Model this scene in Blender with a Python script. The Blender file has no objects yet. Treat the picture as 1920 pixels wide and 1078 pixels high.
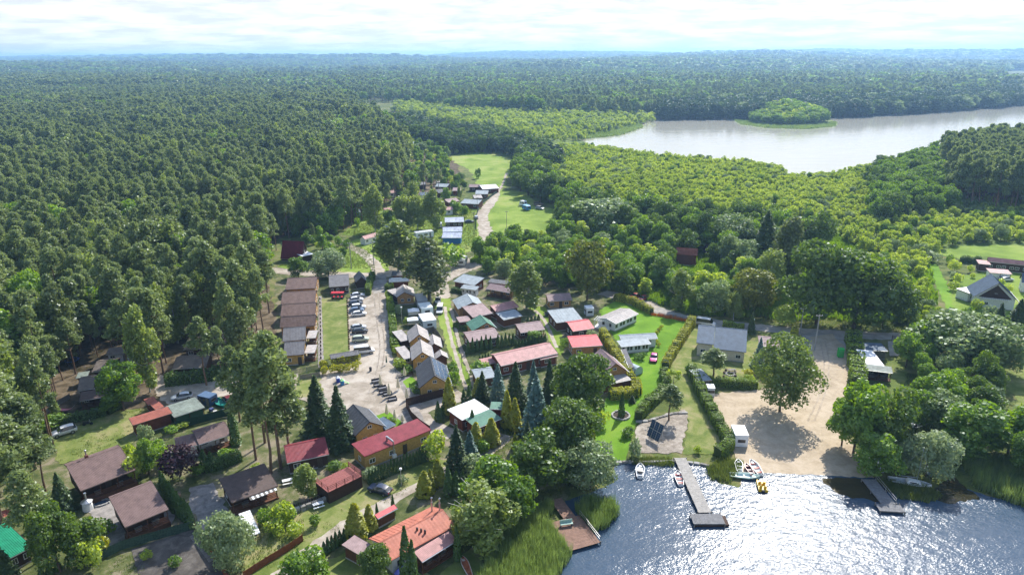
import bpy, math, random
import numpy as np
from mathutils import Vector, Matrix, Euler
R = random.Random(7)
NR = np.random.RandomState(7)
sc = bpy.context.scene
C = sc.collection
rad = math.radians

# ------------------------------------------------------------------ camera
PITCH, ROLL, CAMH, LENS = 18.7, -0.35, 70.0, 24.0
FPX = 1920 * LENS / 36.0
cam_d = bpy.data.cameras.new('camera')
cam = bpy.data.objects.new('camera', cam_d)
C.objects.link(cam)
cam_d.lens = LENS
cam_d.sensor_width = 36
cam_d.clip_start = 1
cam_d.clip_end = 40000
CR = Matrix.Rotation(rad(90 - PITCH), 3, 'X') @ Matrix.Rotation(rad(ROLL), 3, 'Z')
cam.matrix_world = Matrix.Translation((0, 0, CAMH)) @ CR.to_4x4()
sc.camera = cam
CRn = np.array(CR)

# ------------------------------------------------------------------ light
SUN_EL, SUN_AZ = 43.0, 27.0          # azimuth measured clockwise from +Y (straight ahead)
sun_d = bpy.data.lights.new('sun', 'SUN')
sun_d.energy = 4.1
sun_d.angle = rad(0.55)
sun_d.color = (1.0, 0.955, 0.88)
sun = bpy.data.objects.new('sun', sun_d)
C.objects.link(sun)
sdir = Vector((math.sin(rad(SUN_AZ)) * math.cos(rad(SUN_EL)), math.cos(rad(SUN_AZ)) * math.cos(rad(SUN_EL)), math.sin(rad(SUN_EL))))
sun.rotation_euler = sdir.to_track_quat('Z', 'Y').to_euler()

w = bpy.data.worlds.new('World')
sc.world = w
w.use_nodes = True
nt = w.node_tree
nt.nodes.clear()
out = nt.nodes.new('ShaderNodeOutputWorld')
bg = nt.nodes.new('ShaderNodeBackground')
sky = nt.nodes.new('ShaderNodeTexSky')
sky.sky_type = 'NISHITA'
sky.sun_disc = False
sky.sun_elevation = rad(SUN_EL)
sky.sun_rotation = rad(SUN_AZ)
sky.air_density = 1.0
sky.dust_density = 1.0
sky.ozone_density = 1.5
sky.altitude = 100
SKY_STRENGTH = 0.15
HAZE = 1.45e-4
# clouds: a procedural layer over the sky, on a flat ceiling seen in perspective
tc = nt.nodes.new('ShaderNodeTexCoord')
sep = nt.nodes.new('ShaderNodeSeparateXYZ')
nt.links.new(tc.outputs['Generated'], sep.inputs[0])
def wm(op, a, b=None, c=None):
    n = nt.nodes.new('ShaderNodeMath'); n.operation = op
    for i, v in enumerate((a, b, c)):
        if v is None: continue
        if isinstance(v, (int, float)): n.inputs[i].default_value = v
        else: nt.links.new(v, n.inputs[i])
    return n.outputs[0]
zz = wm('MAXIMUM', sep.outputs['Z'], 0.0)
den = wm('ADD', zz, 0.10)
cx = wm('DIVIDE', sep.outputs['X'], den)
cy = wm('DIVIDE', sep.outputs['Y'], den)
cmb = nt.nodes.new('ShaderNodeCombineXYZ')
nt.links.new(cx, cmb.inputs[0]); nt.links.new(cy, cmb.inputs[1])
n1 = nt.nodes.new('ShaderNodeTexNoise'); n1.inputs['Scale'].default_value = 0.62; n1.inputs['Detail'].default_value = 8; n1.inputs['Roughness'].default_value = 0.55; n1.inputs['Distortion'].default_value = 0.3
nt.links.new(cmb.outputs[0], n1.inputs['Vector'])
n2 = nt.nodes.new('ShaderNodeTexNoise'); n2.inputs['Scale'].default_value = 1.7; n2.inputs['Detail'].default_value = 9; n2.inputs['Roughness'].default_value = 0.6
nt.links.new(cmb.outputs[0], n2.inputs['Vector'])
# cover grows towards the horizon, where the cloud layer is seen edge-on
cov = wm('MULTIPLY_ADD', zz, -0.95, 0.60)
mask = nt.nodes.new('ShaderNodeMapRange'); mask.interpolation_type = 'SMOOTHSTEP'
nt.links.new(wm('ADD', n1.outputs[0], cov), mask.inputs[0])
mask.inputs[1].default_value = 0.62; mask.inputs[2].default_value = 0.92
shade = nt.nodes.new('ShaderNodeValToRGB')
nt.links.new(n2.outputs[0], shade.inputs[0])
shade.color_ramp.elements[0].position = 0.40; shade.color_ramp.elements[0].color = (3.45, 3.6, 3.7, 1)
shade.color_ramp.elements[1].position = 0.60; shade.color_ramp.elements[1].color = (4.9, 4.95, 5.0, 1)
mixs = nt.nodes.new('ShaderNodeMix'); mixs.data_type = 'RGBA'
nt.links.new(mask.outputs[0], mixs.inputs[0])
nt.links.new(sky.outputs[0], mixs.inputs[6])
nt.links.new(shade.outputs[0], mixs.inputs[7])
nt.links.new(mixs.outputs[2], bg.inputs[0])
bg.inputs[1].default_value = SKY_STRENGTH
nt.links.new(bg.outputs[0], out.inputs[0])

sc.view_settings.view_transform = 'Standard'
sc.view_settings.look = 'None'
sc.view_settings.gamma = 1
sc.view_settings.use_curve_mapping = False
sc.view_settings.exposure = 0.84
sc.render.engine = 'CYCLES'
cy_ = sc.cycles
cy_.use_denoising = True
try: cy_.denoiser = 'OPENIMAGEDENOISE'
except Exception: pass
cy_.max_bounces = 7
cy_.diffuse_bounces = 4
cy_.glossy_bounces = 3
cy_.transmission_bounces = 4
cy_.volume_bounces = 1
cy_.transparent_max_bounces = 6
cy_.sample_clamp_indirect = 4
cy_.sample_clamp_direct = 7
cy_.use_adaptive_sampling = True
cy_.adaptive_threshold = 0.02

# ------------------------------------------------------------------ photograph pixel -> place on the ground
def G(px, py, z=0.0):
    d = CR @ Vector(((px - 960.0) / FPX, -(py - 539.0) / FPX, -1.0))
    t = (z - CAMH) / d.z
    return Vector((d.x * t, d.y * t, z))
def proj(P):
    P = np.asarray(P, float)
    q = (P - np.array([0, 0, CAMH])) @ CRn
    return np.stack([960 + FPX * q[..., 0] / -q[..., 2], 539 - FPX * q[..., 1] / -q[..., 2]], -1), -q[..., 2]
def hz(bx, by, ty):
    """height of something standing on ground pixel (bx,by) whose top shows at row ty"""
    b = G(bx, by)
    lo, hi = 0.0, 69.0
    for _ in range(40):
        m = (lo + hi) / 2
        p, d = proj((b.x, b.y, m))
        if p[1] > ty: lo = m
        else: hi = m
    return lo
def mpp(px, py, z=0.0):
    b = G(px, py, z)
    return proj(b)[1] / FPX
def inpoly(pts, poly):
    x, y = pts[:, 0], pts[:, 1]
    r = np.zeros(len(pts), bool)
    n = len(poly)
    for i in range(n):
        x1, y1 = poly[i]; x2, y2 = poly[(i + 1) % n]
        if y1 == y2: continue
        c = ((y1 > y) != (y2 > y)) & (x < (x2 - x1) * (y - y1) / (y2 - y1) + x1)
        r ^= c
    return r

# ------------------------------------------------------------------ materials
def nn(t, typ, **kw):
    n = t.nodes.new(typ)
    for k, v in kw.items(): n.inputs[k].default_value = v
    return n
def base_mat(name):
    m = bpy.data.materials.new(name); m.use_nodes = True
    t = m.node_tree
    return m, t, t.nodes['Principled BSDF'], t.nodes['Material Output']
def col4(c): return (c[0], c[1], c[2], 1)
MATS = {}
def paint(name, c, rough=0.6, metal=0.0, var=0.12, scale=3.0, bump=0.0, spec=0.35, coat=0.0, dirt=None):
    """a painted / plain surface with soft unevenness"""
    if name in MATS: return MATS[name]
    m, t, b, o = base_mat(name)
    tcn = t.nodes.new('ShaderNodeTexCoord')
    n = nn(t, 'ShaderNodeTexNoise', Scale=scale, Detail=6, Roughness=0.65)
    t.links.new(tcn.outputs['Object'], n.inputs['Vector'])
    r = t.nodes.new('ShaderNodeValToRGB')
    d = dirt or tuple(x * (1 - 2.2 * var) for x in c)
    r.color_ramp.elements[0].position = 0.3; r.color_ramp.elements[0].color = col4(d)
    r.color_ramp.elements[1].position = 0.62; r.color_ramp.elements[1].color = col4(tuple(min(1, x * (1 + var * .4)) for x in c))
    t.links.new(n.outputs[0], r.inputs[0]); t.links.new(r.outputs[0], b.inputs['Base Color'])
    b.inputs['Roughness'].default_value = rough; b.inputs['Metallic'].default_value = metal
    b.inputs['Specular IOR Level'].default_value = spec
    if coat: b.inputs['Coat Weight'].default_value = coat; b.inputs['Coat Roughness'].default_value = 0.08
    if bump:
        bp = nn(t, 'ShaderNodeBump', Strength=bump, Distance=0.05)
        t.links.new(n.outputs[0], bp.inputs['Height']); t.links.new(bp.outputs[0], b.inputs['Normal'])
    MATS[name] = m
    return m
def roofmat(name, c, tile=0.35, rough=0.55, metal=0.0, var=0.16, axis='both', bump=0.5):
    """roof sheet: courses and ribs in fine relief, weathered colour"""
    if name in MATS: return MATS[name]
    m, t, b, o = base_mat(name)
    tcn = t.nodes.new('ShaderNodeTexCoord')
    n = nn(t, 'ShaderNodeTexNoise', Scale=0.9, Detail=8, Roughness=0.7)
    t.links.new(tcn.outputs['Object'], n.inputs['Vector'])
    n2 = nn(t, 'ShaderNodeTexNoise', Scale=9.0, Detail=3, Roughness=0.6)
    t.links.new(tcn.outputs['Object'], n2.inputs['Vector'])
    r = t.nodes.new('ShaderNodeValToRGB')
    r.color_ramp.elements[0].position = 0.28; r.color_ramp.elements[0].color = col4(tuple(x * (1 - 2.4 * var) for x in c))
    r.color_ramp.elements[1].position = 0.72; r.color_ramp.elements[1].color = col4(tuple(min(1, x * (1 + var * 1.3)) for x in c))
    mx = t.nodes.new('ShaderNodeMath'); mx.operation = 'MULTIPLY_ADD'
    t.links.new(n2.outputs[0], mx.inputs[0]); mx.inputs[1].default_value = 0.35
    t.links.new(n.outputs[0], mx.inputs[2])
    sb = t.nodes.new('ShaderNodeMath'); sb.operation = 'SUBTRACT'; t.links.new(mx.outputs[0], sb.inputs[0]); sb.inputs[1].default_value = 0.17
    t.links.new(sb.outputs[0], r.inputs[0])
    t.links.new(r.outputs[0], b.inputs['Base Color'])
    b.inputs['Roughness'].default_value = rough; b.inputs['Metallic'].default_value = metal
    b.inputs['Specular IOR Level'].default_value = 0.16
    w1 = nn(t, 'ShaderNodeTexWave', Scale=0.5 / tile, Distortion=0.0); w1.bands_direction = 'Y'; w1.wave_profile = 'SAW'
    w2 = nn(t, 'ShaderNodeTexWave', Scale=0.6 / tile, Distortion=0.0); w2.bands_direction = 'X'
    t.links.new(tcn.outputs['Object'], w1.inputs['Vector']); t.links.new(tcn.outputs['Object'], w2.inputs['Vector'])
    ms = r.color_ramp.elements.new(0.14); ms.color = (c[0] * .45 + .012, c[1] * .5 + .022, c[2] * .4 + .006, 1)   # moss and dirt
    r.color_ramp.elements[0].position = 0.12; r.color_ramp.elements[1].position = 0.27
    ad = t.nodes.new('ShaderNodeMath'); ad.operation = 'ADD'
    t.links.new(w1.outputs[1], ad.inputs[0]); t.links.new(w2.outputs[1], ad.inputs[1])
    src = ad.outputs[0] if axis == 'both' else (w2.outputs[1] if axis == 'x' else w1.outputs[1])
    bp = nn(t, 'ShaderNodeBump', Strength=bump, Distance=0.04)
    t.links.new(src, bp.inputs['Height']); t.links.new(bp.outputs[0], b.inputs['Normal'])
    MATS[name] = m
    return m
def woodmat(name, c, rough=0.75, board=0.18, axis='Z', var=0.2):
    if name in MATS: return MATS[name]
    m, t, b, o = base_mat(name)
    tcn = t.nodes.new('ShaderNodeTexCoord')
    n = nn(t, 'ShaderNodeTexNoise', Scale=2.2, Detail=8, Roughness=0.7)
    t.links.new(tcn.outputs['Object'], n.inputs['Vector'])
    w1 = nn(t, 'ShaderNodeTexWave', Scale=0.5 / board * .64, Distortion=0.05); w1.bands_direction = axis
    t.links.new(tcn.outputs['Object'], w1.inputs['Vector'])
    r = t.nodes.new('ShaderNodeValToRGB')
    r.color_ramp.elements[0].position = 0.3; r.color_ramp.elements[0].color = col4(tuple(x * (1 - 1.8 * var) for x in c))
    r.color_ramp.elements[1].position = 0.65; r.color_ramp.elements[1].color = col4(tuple(x * (1 + var * .6) for x in c))
    t.links.new(n.outputs[0], r.inputs[0]); t.links.new(r.outputs[0], b.inputs['Base Color'])
    b.inputs['Roughness'].default_value = rough; b.inputs['Specular IOR Level'].default_value = 0.2
    bp = nn(t, 'ShaderNodeBump', Strength=0.6, Distance=0.04)
    t.links.new(w1.outputs[1], bp.inputs['Height']); t.links.new(bp.outputs[0], b.inputs['Normal'])
    MATS[name] = m
    return m
def groundmat(name, cols, scale=0.35, fine=6.0, bump=0.4, rough=0.95, streak=None, pos=(0.36, 0.5, 0.64)):
    """three-tone ground: broad patches plus fine speckle"""
    if name in MATS: return MATS[name]
    m, t, b, o = base_mat(name)
    g = t.nodes.new('ShaderNodeNewGeometry')
    n = nn(t, 'ShaderNodeTexNoise', Scale=scale, Detail=9, Roughness=0.68)
    n.inputs['Distortion'].default_value = 0.4
    nf = nn(t, 'ShaderNodeTexNoise', Scale=fine, Detail=4, Roughness=0.7)
    t.links.new(g.outputs['Position'], n.inputs['Vector']); t.links.new(g.outputs['Position'], nf.inputs['Vector'])
    nb = nn(t, 'ShaderNodeTexNoise', Scale=scale * 0.12, Detail=3, Roughness=0.5)
    t.links.new(g.outputs['Position'], nb.inputs['Vector'])
    a = t.nodes.new('ShaderNodeMath'); a.operation = 'MULTIPLY_ADD'
    t.links.new(nf.outputs[0], a.inputs[0]); a.inputs[1].default_value = 0.34; t.links.new(n.outputs[0], a.inputs[2])
    a2 = t.nodes.new('ShaderNodeMath'); a2.operation = 'MULTIPLY_ADD'
    t.links.new(nb.outputs[0], a2.inputs[0]); a2.inputs[1].default_value = 0.5; t.links.new(a.outputs[0], a2.inputs[2])
    s = t.nodes.new('ShaderNodeMath'); s.operation = 'SUBTRACT'; t.links.new(a2.outputs[0], s.inputs[0]); s.inputs[1].default_value = 0.42
    r = t.nodes.new('ShaderNodeValToRGB')
    e = r.color_ramp.elements
    e[0].position = pos[0]; e[0].color = col4(cols[0]); e[1].position = pos[2]; e[1].color = col4(cols[2])
    k = e.new(pos[1]); k.color = col4(cols[1])
    t.links.new(s.outputs[0], r.inputs[0]); t.links.new(r.outputs[0], b.inputs['Base Color'])
    b.inputs['Roughness'].default_value = rough; b.inputs['Specular IOR Level'].default_value = 0.15
    bp = nn(t, 'ShaderNodeBump', Strength=bump, Distance=0.15)
    t.links.new(a.outputs[0], bp.inputs['Height']); t.links.new(bp.outputs[0], b.inputs['Normal'])
    MATS[name] = m
    return m
def leafmat(name, c, c2, trans=0.42, rough=0.6, rnd=0.35, tcol=None):
    """foliage: colour differs by leaf clump and by tree, light shines through"""
    if name in MATS: return MATS[name]
    m, t, b, o = base_mat(name)
    g = t.nodes.new('ShaderNodeNewGeometry'); oi = t.nodes.new('ShaderNodeObjectInfo')
    n = nn(t, 'ShaderNodeTexNoise', Scale=0.55, Detail=4, Roughness=0.7)
    t.links.new(g.outputs['Position'], n.inputs['Vector'])
    a = t.nodes.new('ShaderNodeMath'); a.operation = 'MULTIPLY_ADD'
    t.links.new(g.outputs['Random Per Island'], a.inputs[0]); a.inputs[1].default_value = 0.32
    t.links.new(n.outputs[0], a.inputs[2])
    a2 = t.nodes.new('ShaderNodeMath'); a2.operation = 'MULTIPLY_ADD'
    t.links.new(oi.outputs['Random'], a2.inputs[0]); a2.inputs[1].default_value = rnd; t.links.new(a.outputs[0], a2.inputs[2])
    nb = nn(t, 'ShaderNodeTexNoise', Scale=0.021, Detail=3, Roughness=0.6)   # stands of lighter and darker growth
    t.links.new(g.outputs['Position'], nb.inputs['Vector'])
    a3 = t.nodes.new('ShaderNodeMath'); a3.operation = 'MULTIPLY_ADD'
    t.links.new(nb.outputs[0], a3.inputs[0]); a3.inputs[1].default_value = 0.9; t.links.new(a2.outputs[0], a3.inputs[2])
    a2 = t.nodes.new('ShaderNodeMath'); a2.operation = 'SUBTRACT'; t.links.new(a3.outputs[0], a2.inputs[0]); a2.inputs[1].default_value = 0.42
    r = t.nodes.new('ShaderNodeValToRGB')
    r.color_ramp.elements[0].position = 0.42; r.color_ramp.elements[0].color = col4(c)
    r.color_ramp.elements[1].position = 0.98 + rnd * 0.3 if rnd < .05 else 1.0; r.color_ramp.elements[1].color = col4(c2)
    t.links.new(a2.outputs[0], r.inputs[0])
    t.nodes.remove(b)
    d = nn(t, 'ShaderNodeBsdfDiffuse'); tr = nn(t, 'ShaderNodeBsdfTranslucent'); gl = nn(t, 'ShaderNodeBsdfGlossy', Roughness=0.45)
    t.links.new(r.outputs[0], d.inputs[0])
    hs = nn(t, 'ShaderNodeHueSaturation', Hue=0.49, Saturation=1.15, Value=1.5)
    t.links.new(r.outputs[0], hs.inputs['Color']); t.links.new(hs.outputs[0], tr.inputs[0])
    mx = nn(t, 'ShaderNodeMixShader', Fac=trans)
    t.links.new(d.outputs[0], mx.inputs[1]); t.links.new(tr.outputs[0], mx.inputs[2])
    gl.inputs[0].default_value = (0.9, 0.95, 1, 1)
    mg = nn(t, 'ShaderNodeMixShader', Fac=0.035)
    t.links.new(mx.outputs[0], mg.inputs[1]); t.links.new(gl.outputs[0], mg.inputs[2])
    t.links.new(mg.outputs[0], o.inputs[0])
    MATS[name] = m
    return m
def glassmat():
    if 'window_glass' in MATS: return MATS['window_glass']
    m, t, b, o = base_mat('window_glass')
    b.inputs['Base Color'].default_value = (0.02, 0.025, 0.03, 1); b.inputs['Roughness'].default_value = 0.06
    b.inputs['Specular IOR Level'].default_value = 0.8
    MATS['window_glass'] = m
    return m
GLASS = glassmat()
WHITE = paint('white_paint', (0.78, 0.78, 0.76), 0.5, var=0.06)
DARKW = woodmat('dark_brown_timber', (0.060, 0.032, 0.022))
BROWNW = woodmat('brown_timber', (0.13, 0.060, 0.034))
REDW = woodmat('red_brown_timber', (0.17, 0.055, 0.032))
TANW = woodmat('honey_timber', (0.42, 0.235, 0.09))
OCHRE = woodmat('ochre_boarding', (0.52, 0.32, 0.10))
GREYW = woodmat('weathered_timber', (0.20, 0.185, 0.165))
DECKW = woodmat('deck_boards', (0.24, 0.225, 0.20), axis='X', board=0.15)
CREAM = paint('cream_render', (0.62, 0.55, 0.43), 0.9, var=0.1, bump=0.2)
WHITEW = paint('white_render', (0.74, 0.74, 0.73), 0.85, var=0.1, bump=0.2)
CONC = paint('concrete', (0.36, 0.35, 0.33), 0.9, var=0.15, bump=0.3)
METAL = paint('galvanised_metal', (0.5, 0.51, 0.52), 0.35, metal=0.8, var=0.1)
BLACKM = paint('black_plastic', (0.02, 0.02, 0.022), 0.55)
BARK = woodmat('bark', (0.115, 0.085, 0.062), axis='X', board=0.3, var=0.25)
PBARK = woodmat('pine_bark', (0.20, 0.125, 0.082), axis='X', board=0.3, var=0.28)
BBARK = paint('birch_bark', (0.5, 0.49, 0.45), 0.9, var=0.3, scale=6)

# ------------------------------------------------------------------ mesh helpers
class MB:
    def __init__(s): s.v = []; s.f = []; s.m = []; s.mats = []
    def mi(s, m):
        if m not in s.mats: s.mats.append(m)
        return s.mats.index(m)
    def add(s, vs, fs, m):
        k = len(s.v); i = s.mi(m)
        s.v += [tuple(v) for v in vs]
        for f in fs: s.f.append(tuple(a + k for a in f)); s.m.append(i)
    def box(s, x0, x1, y0, y1, z0, z1, m):
        s.add([(x0, y0, z0), (x1, y0, z0), (x1, y1, z0), (x0, y1, z0), (x0, y0, z1), (x1, y0, z1), (x1, y1, z1), (x0, y1, z1)],
              [(3, 2, 1, 0), (4, 5, 6, 7), (0, 1, 5, 4), (1, 2, 6, 5), (2, 3, 7, 6), (3, 0, 4, 7)], m)
    def slab(s, a, b, c, d, t, m):
        """four top corners, thickness t straight down"""
        lo = [(p[0], p[1], p[2] - t) for p in (a, b, c, d)]
        s.add([a, b, c, d] + lo, [(0, 1, 2, 3), (7, 6, 5, 4), (0, 4, 5, 1), (1, 5, 6, 2), (2, 6, 7, 3), (3, 7, 4, 0)], m)
    def prism(s, prof, x0, x1, m, cap=True):
        """profile of (y,z) pushed along x"""
        n = len(prof)
        vs = [(x0, y, z) for y, z in prof] + [(x1, y, z) for y, z in prof]
        fs = [(i, (i + 1) % n, n + (i + 1) % n, n + i) for i in range(n)]
        if cap: fs += [tuple(range(n))[::-1], tuple(range(n, 2 * n))]
        s.add(vs, fs, m)
    def tube(s, p, q, r0, r1, m, n=6, cap=True):
        p = Vector(p); q = Vector(q); d = (q - p)
        if d.length < 1e-6: return
        d.normalize(); a = d.orthogonal().normalized(); b = d.cross(a)
        vs = []
        for c, r in ((p, r0), (q, r1)):
            for i in range(n):
                t = 2 * math.pi * i / n; vs.append(c + a * (r * math.cos(t)) + b * (r * math.sin(t)))
        fs = [(i, (i + 1) % n, n + (i + 1) % n, n + i) for i in range(n)]
        if cap: fs += [tuple(range(n))[::-1], tuple(range(n, 2 * n))]
        s.add(vs, fs, m)
    def lathe(s, prof, m, n=10, cx=0, cy=0):
        k = len(prof); vs = []
        for r, z in prof:
            for i in range(n):
                t = 2 * math.pi * i / n; vs.append((cx + r * math.cos(t), cy + r * math.sin(t), z))
        fs = [(j * n + i, j * n + (i + 1) % n, (j + 1) * n + (i + 1) % n, (j + 1) * n + i) for j in range(k - 1) for i in range(n)]
        fs += [tuple(range(n))[::-1], tuple((k - 1) * n + i for i in range(n))]
        s.add(vs, fs, m)
    def build(s, name, parent=None, loc=None, rz=0, smooth=False, kind=None, label=None):
        me = bpy.data.meshes.new(name)
        me.from_pydata(s.v, [], s.f)
        for m in s.mats: me.materials.append(m)
        if len(s.mats) > 1: me.polygons.foreach_set('material_index', s.m)
        if smooth: me.polygons.foreach_set('use_smooth', [True] * len(me.polygons))
        me.update()
        o = bpy.data.objects.new(name, me); C.objects.link(o)
        if parent is not None: o.parent = parent
        if loc is not None: o.location = loc
        o.rotation_euler = (0, 0, rz)
        if kind: o['kind'] = kind
        if label: o['label'] = label
        return o
def npmesh(name, v, f4, mat, smooth=False):
    me = bpy.data.meshes.new(name)
    nv, nf = len(v), len(f4); k = f4.shape[1]
    me.vertices.add(nv); me.vertices.foreach_set('co', np.ascontiguousarray(v, np.float32).ravel())
    me.loops.add(nf * k); me.loops.foreach_set('vertex_index', np.ascontiguousarray(f4, np.int32).ravel())
    me.polygons.add(nf); me.polygons.foreach_set('loop_start', np.arange(nf, dtype=np.int32) * k)
    me.polygons.foreach_set('loop_total', np.full(nf, k, np.int32))
    if mat: me.materials.append(mat)
    me.update(calc_edges=True)
    return me
def thing(name, label, cat, loc=(0, 0, 0), rz=0, group=None):
    o = bpy.data.objects.new(name, None); C.objects.link(o)
    o.empty_display_size = 0.5
    o.location = loc; o.rotation_euler = (0, 0, rz)
    o['label'] = label; o['category'] = cat
    if group: o['group'] = group
    return o
def tag(o, label, cat, group=None):
    o['label'] = label; o['category'] = cat
    if group: o['group'] = group
    return o
def copy_tree(o, parent=None):
    c = o.copy(); C.objects.link(c); c.parent = parent
    for ch in list(o.children): copy_tree(ch, c)
    return c
# ------------------------------------------------------------------ ground
GRASSB = groundmat('meadow_grass', ((0.052, 0.075, 0.018), (0.105, 0.135, 0.032), (0.19, 0.17, 0.075)), 0.25, 5)
FLOOR = groundmat('forest_floor', ((0.035, 0.03, 0.015), (0.10, 0.075, 0.045), (0.19, 0.15, 0.10)), 0.3, 5)
LAWN = groundmat('mown_lawn', ((0.09, 0.19, 0.012), (0.125, 0.25, 0.018), (0.17, 0.28, 0.03)), 0.12, 9, bump=0.2)
LAWN2 = groundmat('dry_lawn', ((0.10, 0.14, 0.028), (0.17, 0.20, 0.055), (0.28, 0.25, 0.12)), 0.22, 8, bump=0.2)
MEADOW = groundmat('bright_meadow', ((0.12, 0.19, 0.022), (0.19, 0.27, 0.04), (0.28, 0.31, 0.09)), 0.06, 3, bump=0.2)
YARD = groundmat('yard_grass', ((0.05, 0.07, 0.02), (0.105, 0.12, 0.042), (0.24, 0.20, 0.14)), 0.3, 6)
SAND = groundmat('beach_sand', ((0.35, 0.28, 0.195), (0.42, 0.34, 0.24), (0.475, 0.39, 0.285)), 0.5, 2.2, bump=0.8)
DIRT = groundmat('dirt_road', ((0.26, 0.22, 0.17), (0.37, 0.32, 0.26), (0.46, 0.41, 0.345)), 0.3, 7, bump=0.3)
GRAVEL = groundmat('grey_gravel', ((0.07, 0.062, 0.055), (0.10, 0.09, 0.08), (0.15, 0.135, 0.12)), 0.6, 9, bump=0.5)
GREYRD = groundmat('grey_road', ((0.22, 0.205, 0.185), (0.31, 0.29, 0.26), (0.40, 0.37, 0.33)), 0.25, 6, bump=0.3)
PAVE = groundmat('paving', ((0.18, 0.165, 0.15), (0.26, 0.24, 0.22), (0.34, 0.31, 0.285)), 0.8, 10, bump=0.3)
TRK = groundmat('tyre_worn_dirt', ((0.20, 0.17, 0.135), (0.29, 0.25, 0.205), (0.40, 0.355, 0.30)), 0.8, 5, bump=0.3)
MARSH = groundmat('marsh_grass', ((0.065, 0.105, 0.018), (0.115, 0.165, 0.032), (0.19, 0.22, 0.065)), 0.05, 1.5)

def fnoise(x, y, s):
    return math.sin(x * s * 1.3 + 1.7 * math.sin(y * s * .7)) * .5 + math.sin(y * s * 1.1 + 2.1 * math.sin(x * s * .9 + 1)) * .5
# one sheet to the horizon; low hills far off
DL = G(2080, 143)
def ground_h(x, y):
    r = math.hypot(x, y)
    if r < 1500: return 0.0
    k = min(1.0, (r - 1500) / 3500) * min(1, max(0, math.hypot((x - DL.x) / 900, (y - DL.y) / 500) - 1))
    a = math.atan2(x, y)
    h = 30 * fnoise(x, y, 0.0014) + 24
    far = min(1, max(0, (r - 6500) / 2500))
    h = h * k + far * (14 + 34 * max(0, math.sin(a * 1.6 + 0.4)) + 7 * math.sin(a * 9 + 1) + 4 * math.sin(a * 23))
    return h
mb = MB()
rr = [0, 60, 120, 200, 320, 500, 800, 1200, 1500] + [1500 + 200 * i for i in range(1, 14)] + [4100 + 350 * i for i in range(1, 34)]
NA = 200
vs = []; fs = []
for r in rr:
    for i in range(NA):
        a = 2 * math.pi * i / NA
        x, y = r * math.sin(a), r * math.cos(a)
        vs.append((x, y, ground_h(x, y)))
for j in range(len(rr) - 1):
    for i in range(NA):
        fs.append((j * NA + i, (j + 1) * NA + i, (j + 1) * NA + (i + 1) % NA, j * NA + (i + 1) % NA))
mb.add(vs, fs, GRASSB)
mb.build('ground', kind='structure')

SHEET = [0]
def rough_poly(pts, step, amp, seed=0):
    rr_ = random.Random(seed); o = []
    n = len(pts)
    for i in range(n):
        a = Vector(pts[i][:2]); b = Vector(pts[(i + 1) % n][:2])
        d = (b - a).length; k = max(1, int(d / step))
        nv = (b - a).orthogonal().normalized() if d > 1e-6 else Vector((0, 0))
        for j in range(k):
            p = a.lerp(b, j / k)
            off = amp * (0.6 * fnoise(p.x * 1.0, p.y * 1.0, 0.9 / max(amp, .2) * .5) + rr_.uniform(-.6, .6))
            o.append(p + nv * off)
    return o
def smooth_closed(pts, it=2):
    for _ in range(it):
        n = len(pts); q = []
        for i in range(n):
            a = Vector(pts[i][:2]); b = Vector(pts[(i + 1) % n][:2])
            q.append(a.lerp(b, .25)); q.append(a.lerp(b, .75))
        pts = q
    return pts
def sheet(name, px, mat, level, amp=0.35, step=0.8, smooth=0, z=0.0, world=False, kind='structure'):
    """a flush ground sheet outlined by photograph pixels on the ground, laid 'level' x 5 mm above it"""
    w_ = px if world else [G(x, y, z) for x, y in px]
    if smooth: w_ = smooth_closed(w_, smooth)
    if amp: w_ = rough_poly(w_, step, amp, len(px) + level)
    SHEET[0] += 1; zz_ = 0.012 * level + 0.0002 * SHEET[0]
    from mathutils.geometry import tessellate_polygon
    P = [Vector((p[0], p[1], zz_)) for p in w_]
    tris = tessellate_polygon([P])
    m = MB(); m.add(P, [tuple(t) for t in tris], mat)
    # make every triangle face up
    m.f = [f if ((P[f[1]] - P[f[0]]).cross(P[f[2]] - P[f[0]])).z > 0 else f[::-1] for f in m.f]
    o = m.build(name, kind=kind)
    return o
def strip(name, px, width, mat, level, amp=0.25, step=0.8):
    """a road or path: centre line in pixels, width in metres"""
    c = [G(x, y) for x, y in px]
    # smooth
    pts = []
    for i in range(len(c) - 1):
        p0 = c[max(0, i - 1)]; p1 = c[i]; p2 = c[i + 1]; p3 = c[min(len(c) - 1, i + 2)]
        k = max(2, int((p2 - p1).length / 1.2))
        for j in range(k):
            t = j / k
            pts.append(0.5 * ((2 * p1) + (p2 - p0) * t + (2 * p0 - 5 * p1 + 4 * p2 - p3) * t * t + (3 * p1 - p0 - 3 * p2 + p3) * t ** 3))
    pts.append(c[-1])
    L = []; Rr = []
    for i, p in enumerate(pts):
        d = (pts[min(i + 1, len(pts) - 1)] - pts[max(i - 1, 0)]).normalized(); nrm = Vector((-d.y, d.x, 0))
        wd = width if not callable(width) else width(i / (len(pts) - 1))
        L.append(p + nrm * (wd / 2 + R.uniform(-amp, amp))); Rr.append(p - nrm * (wd / 2 + R.uniform(-amp, amp)))
    SHEET[0] += 1; z = 0.012 * level + 0.0002 * SHEET[0]
    n = len(pts); m = MB()
    m.add([(p.x, p.y, z) for p in L] + [(p.x, p.y, z) for p in Rr], [(n + i, n + i + 1, i + 1, i) for i in range(n - 1)], mat)
    return m.build(name, kind='structure')

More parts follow.
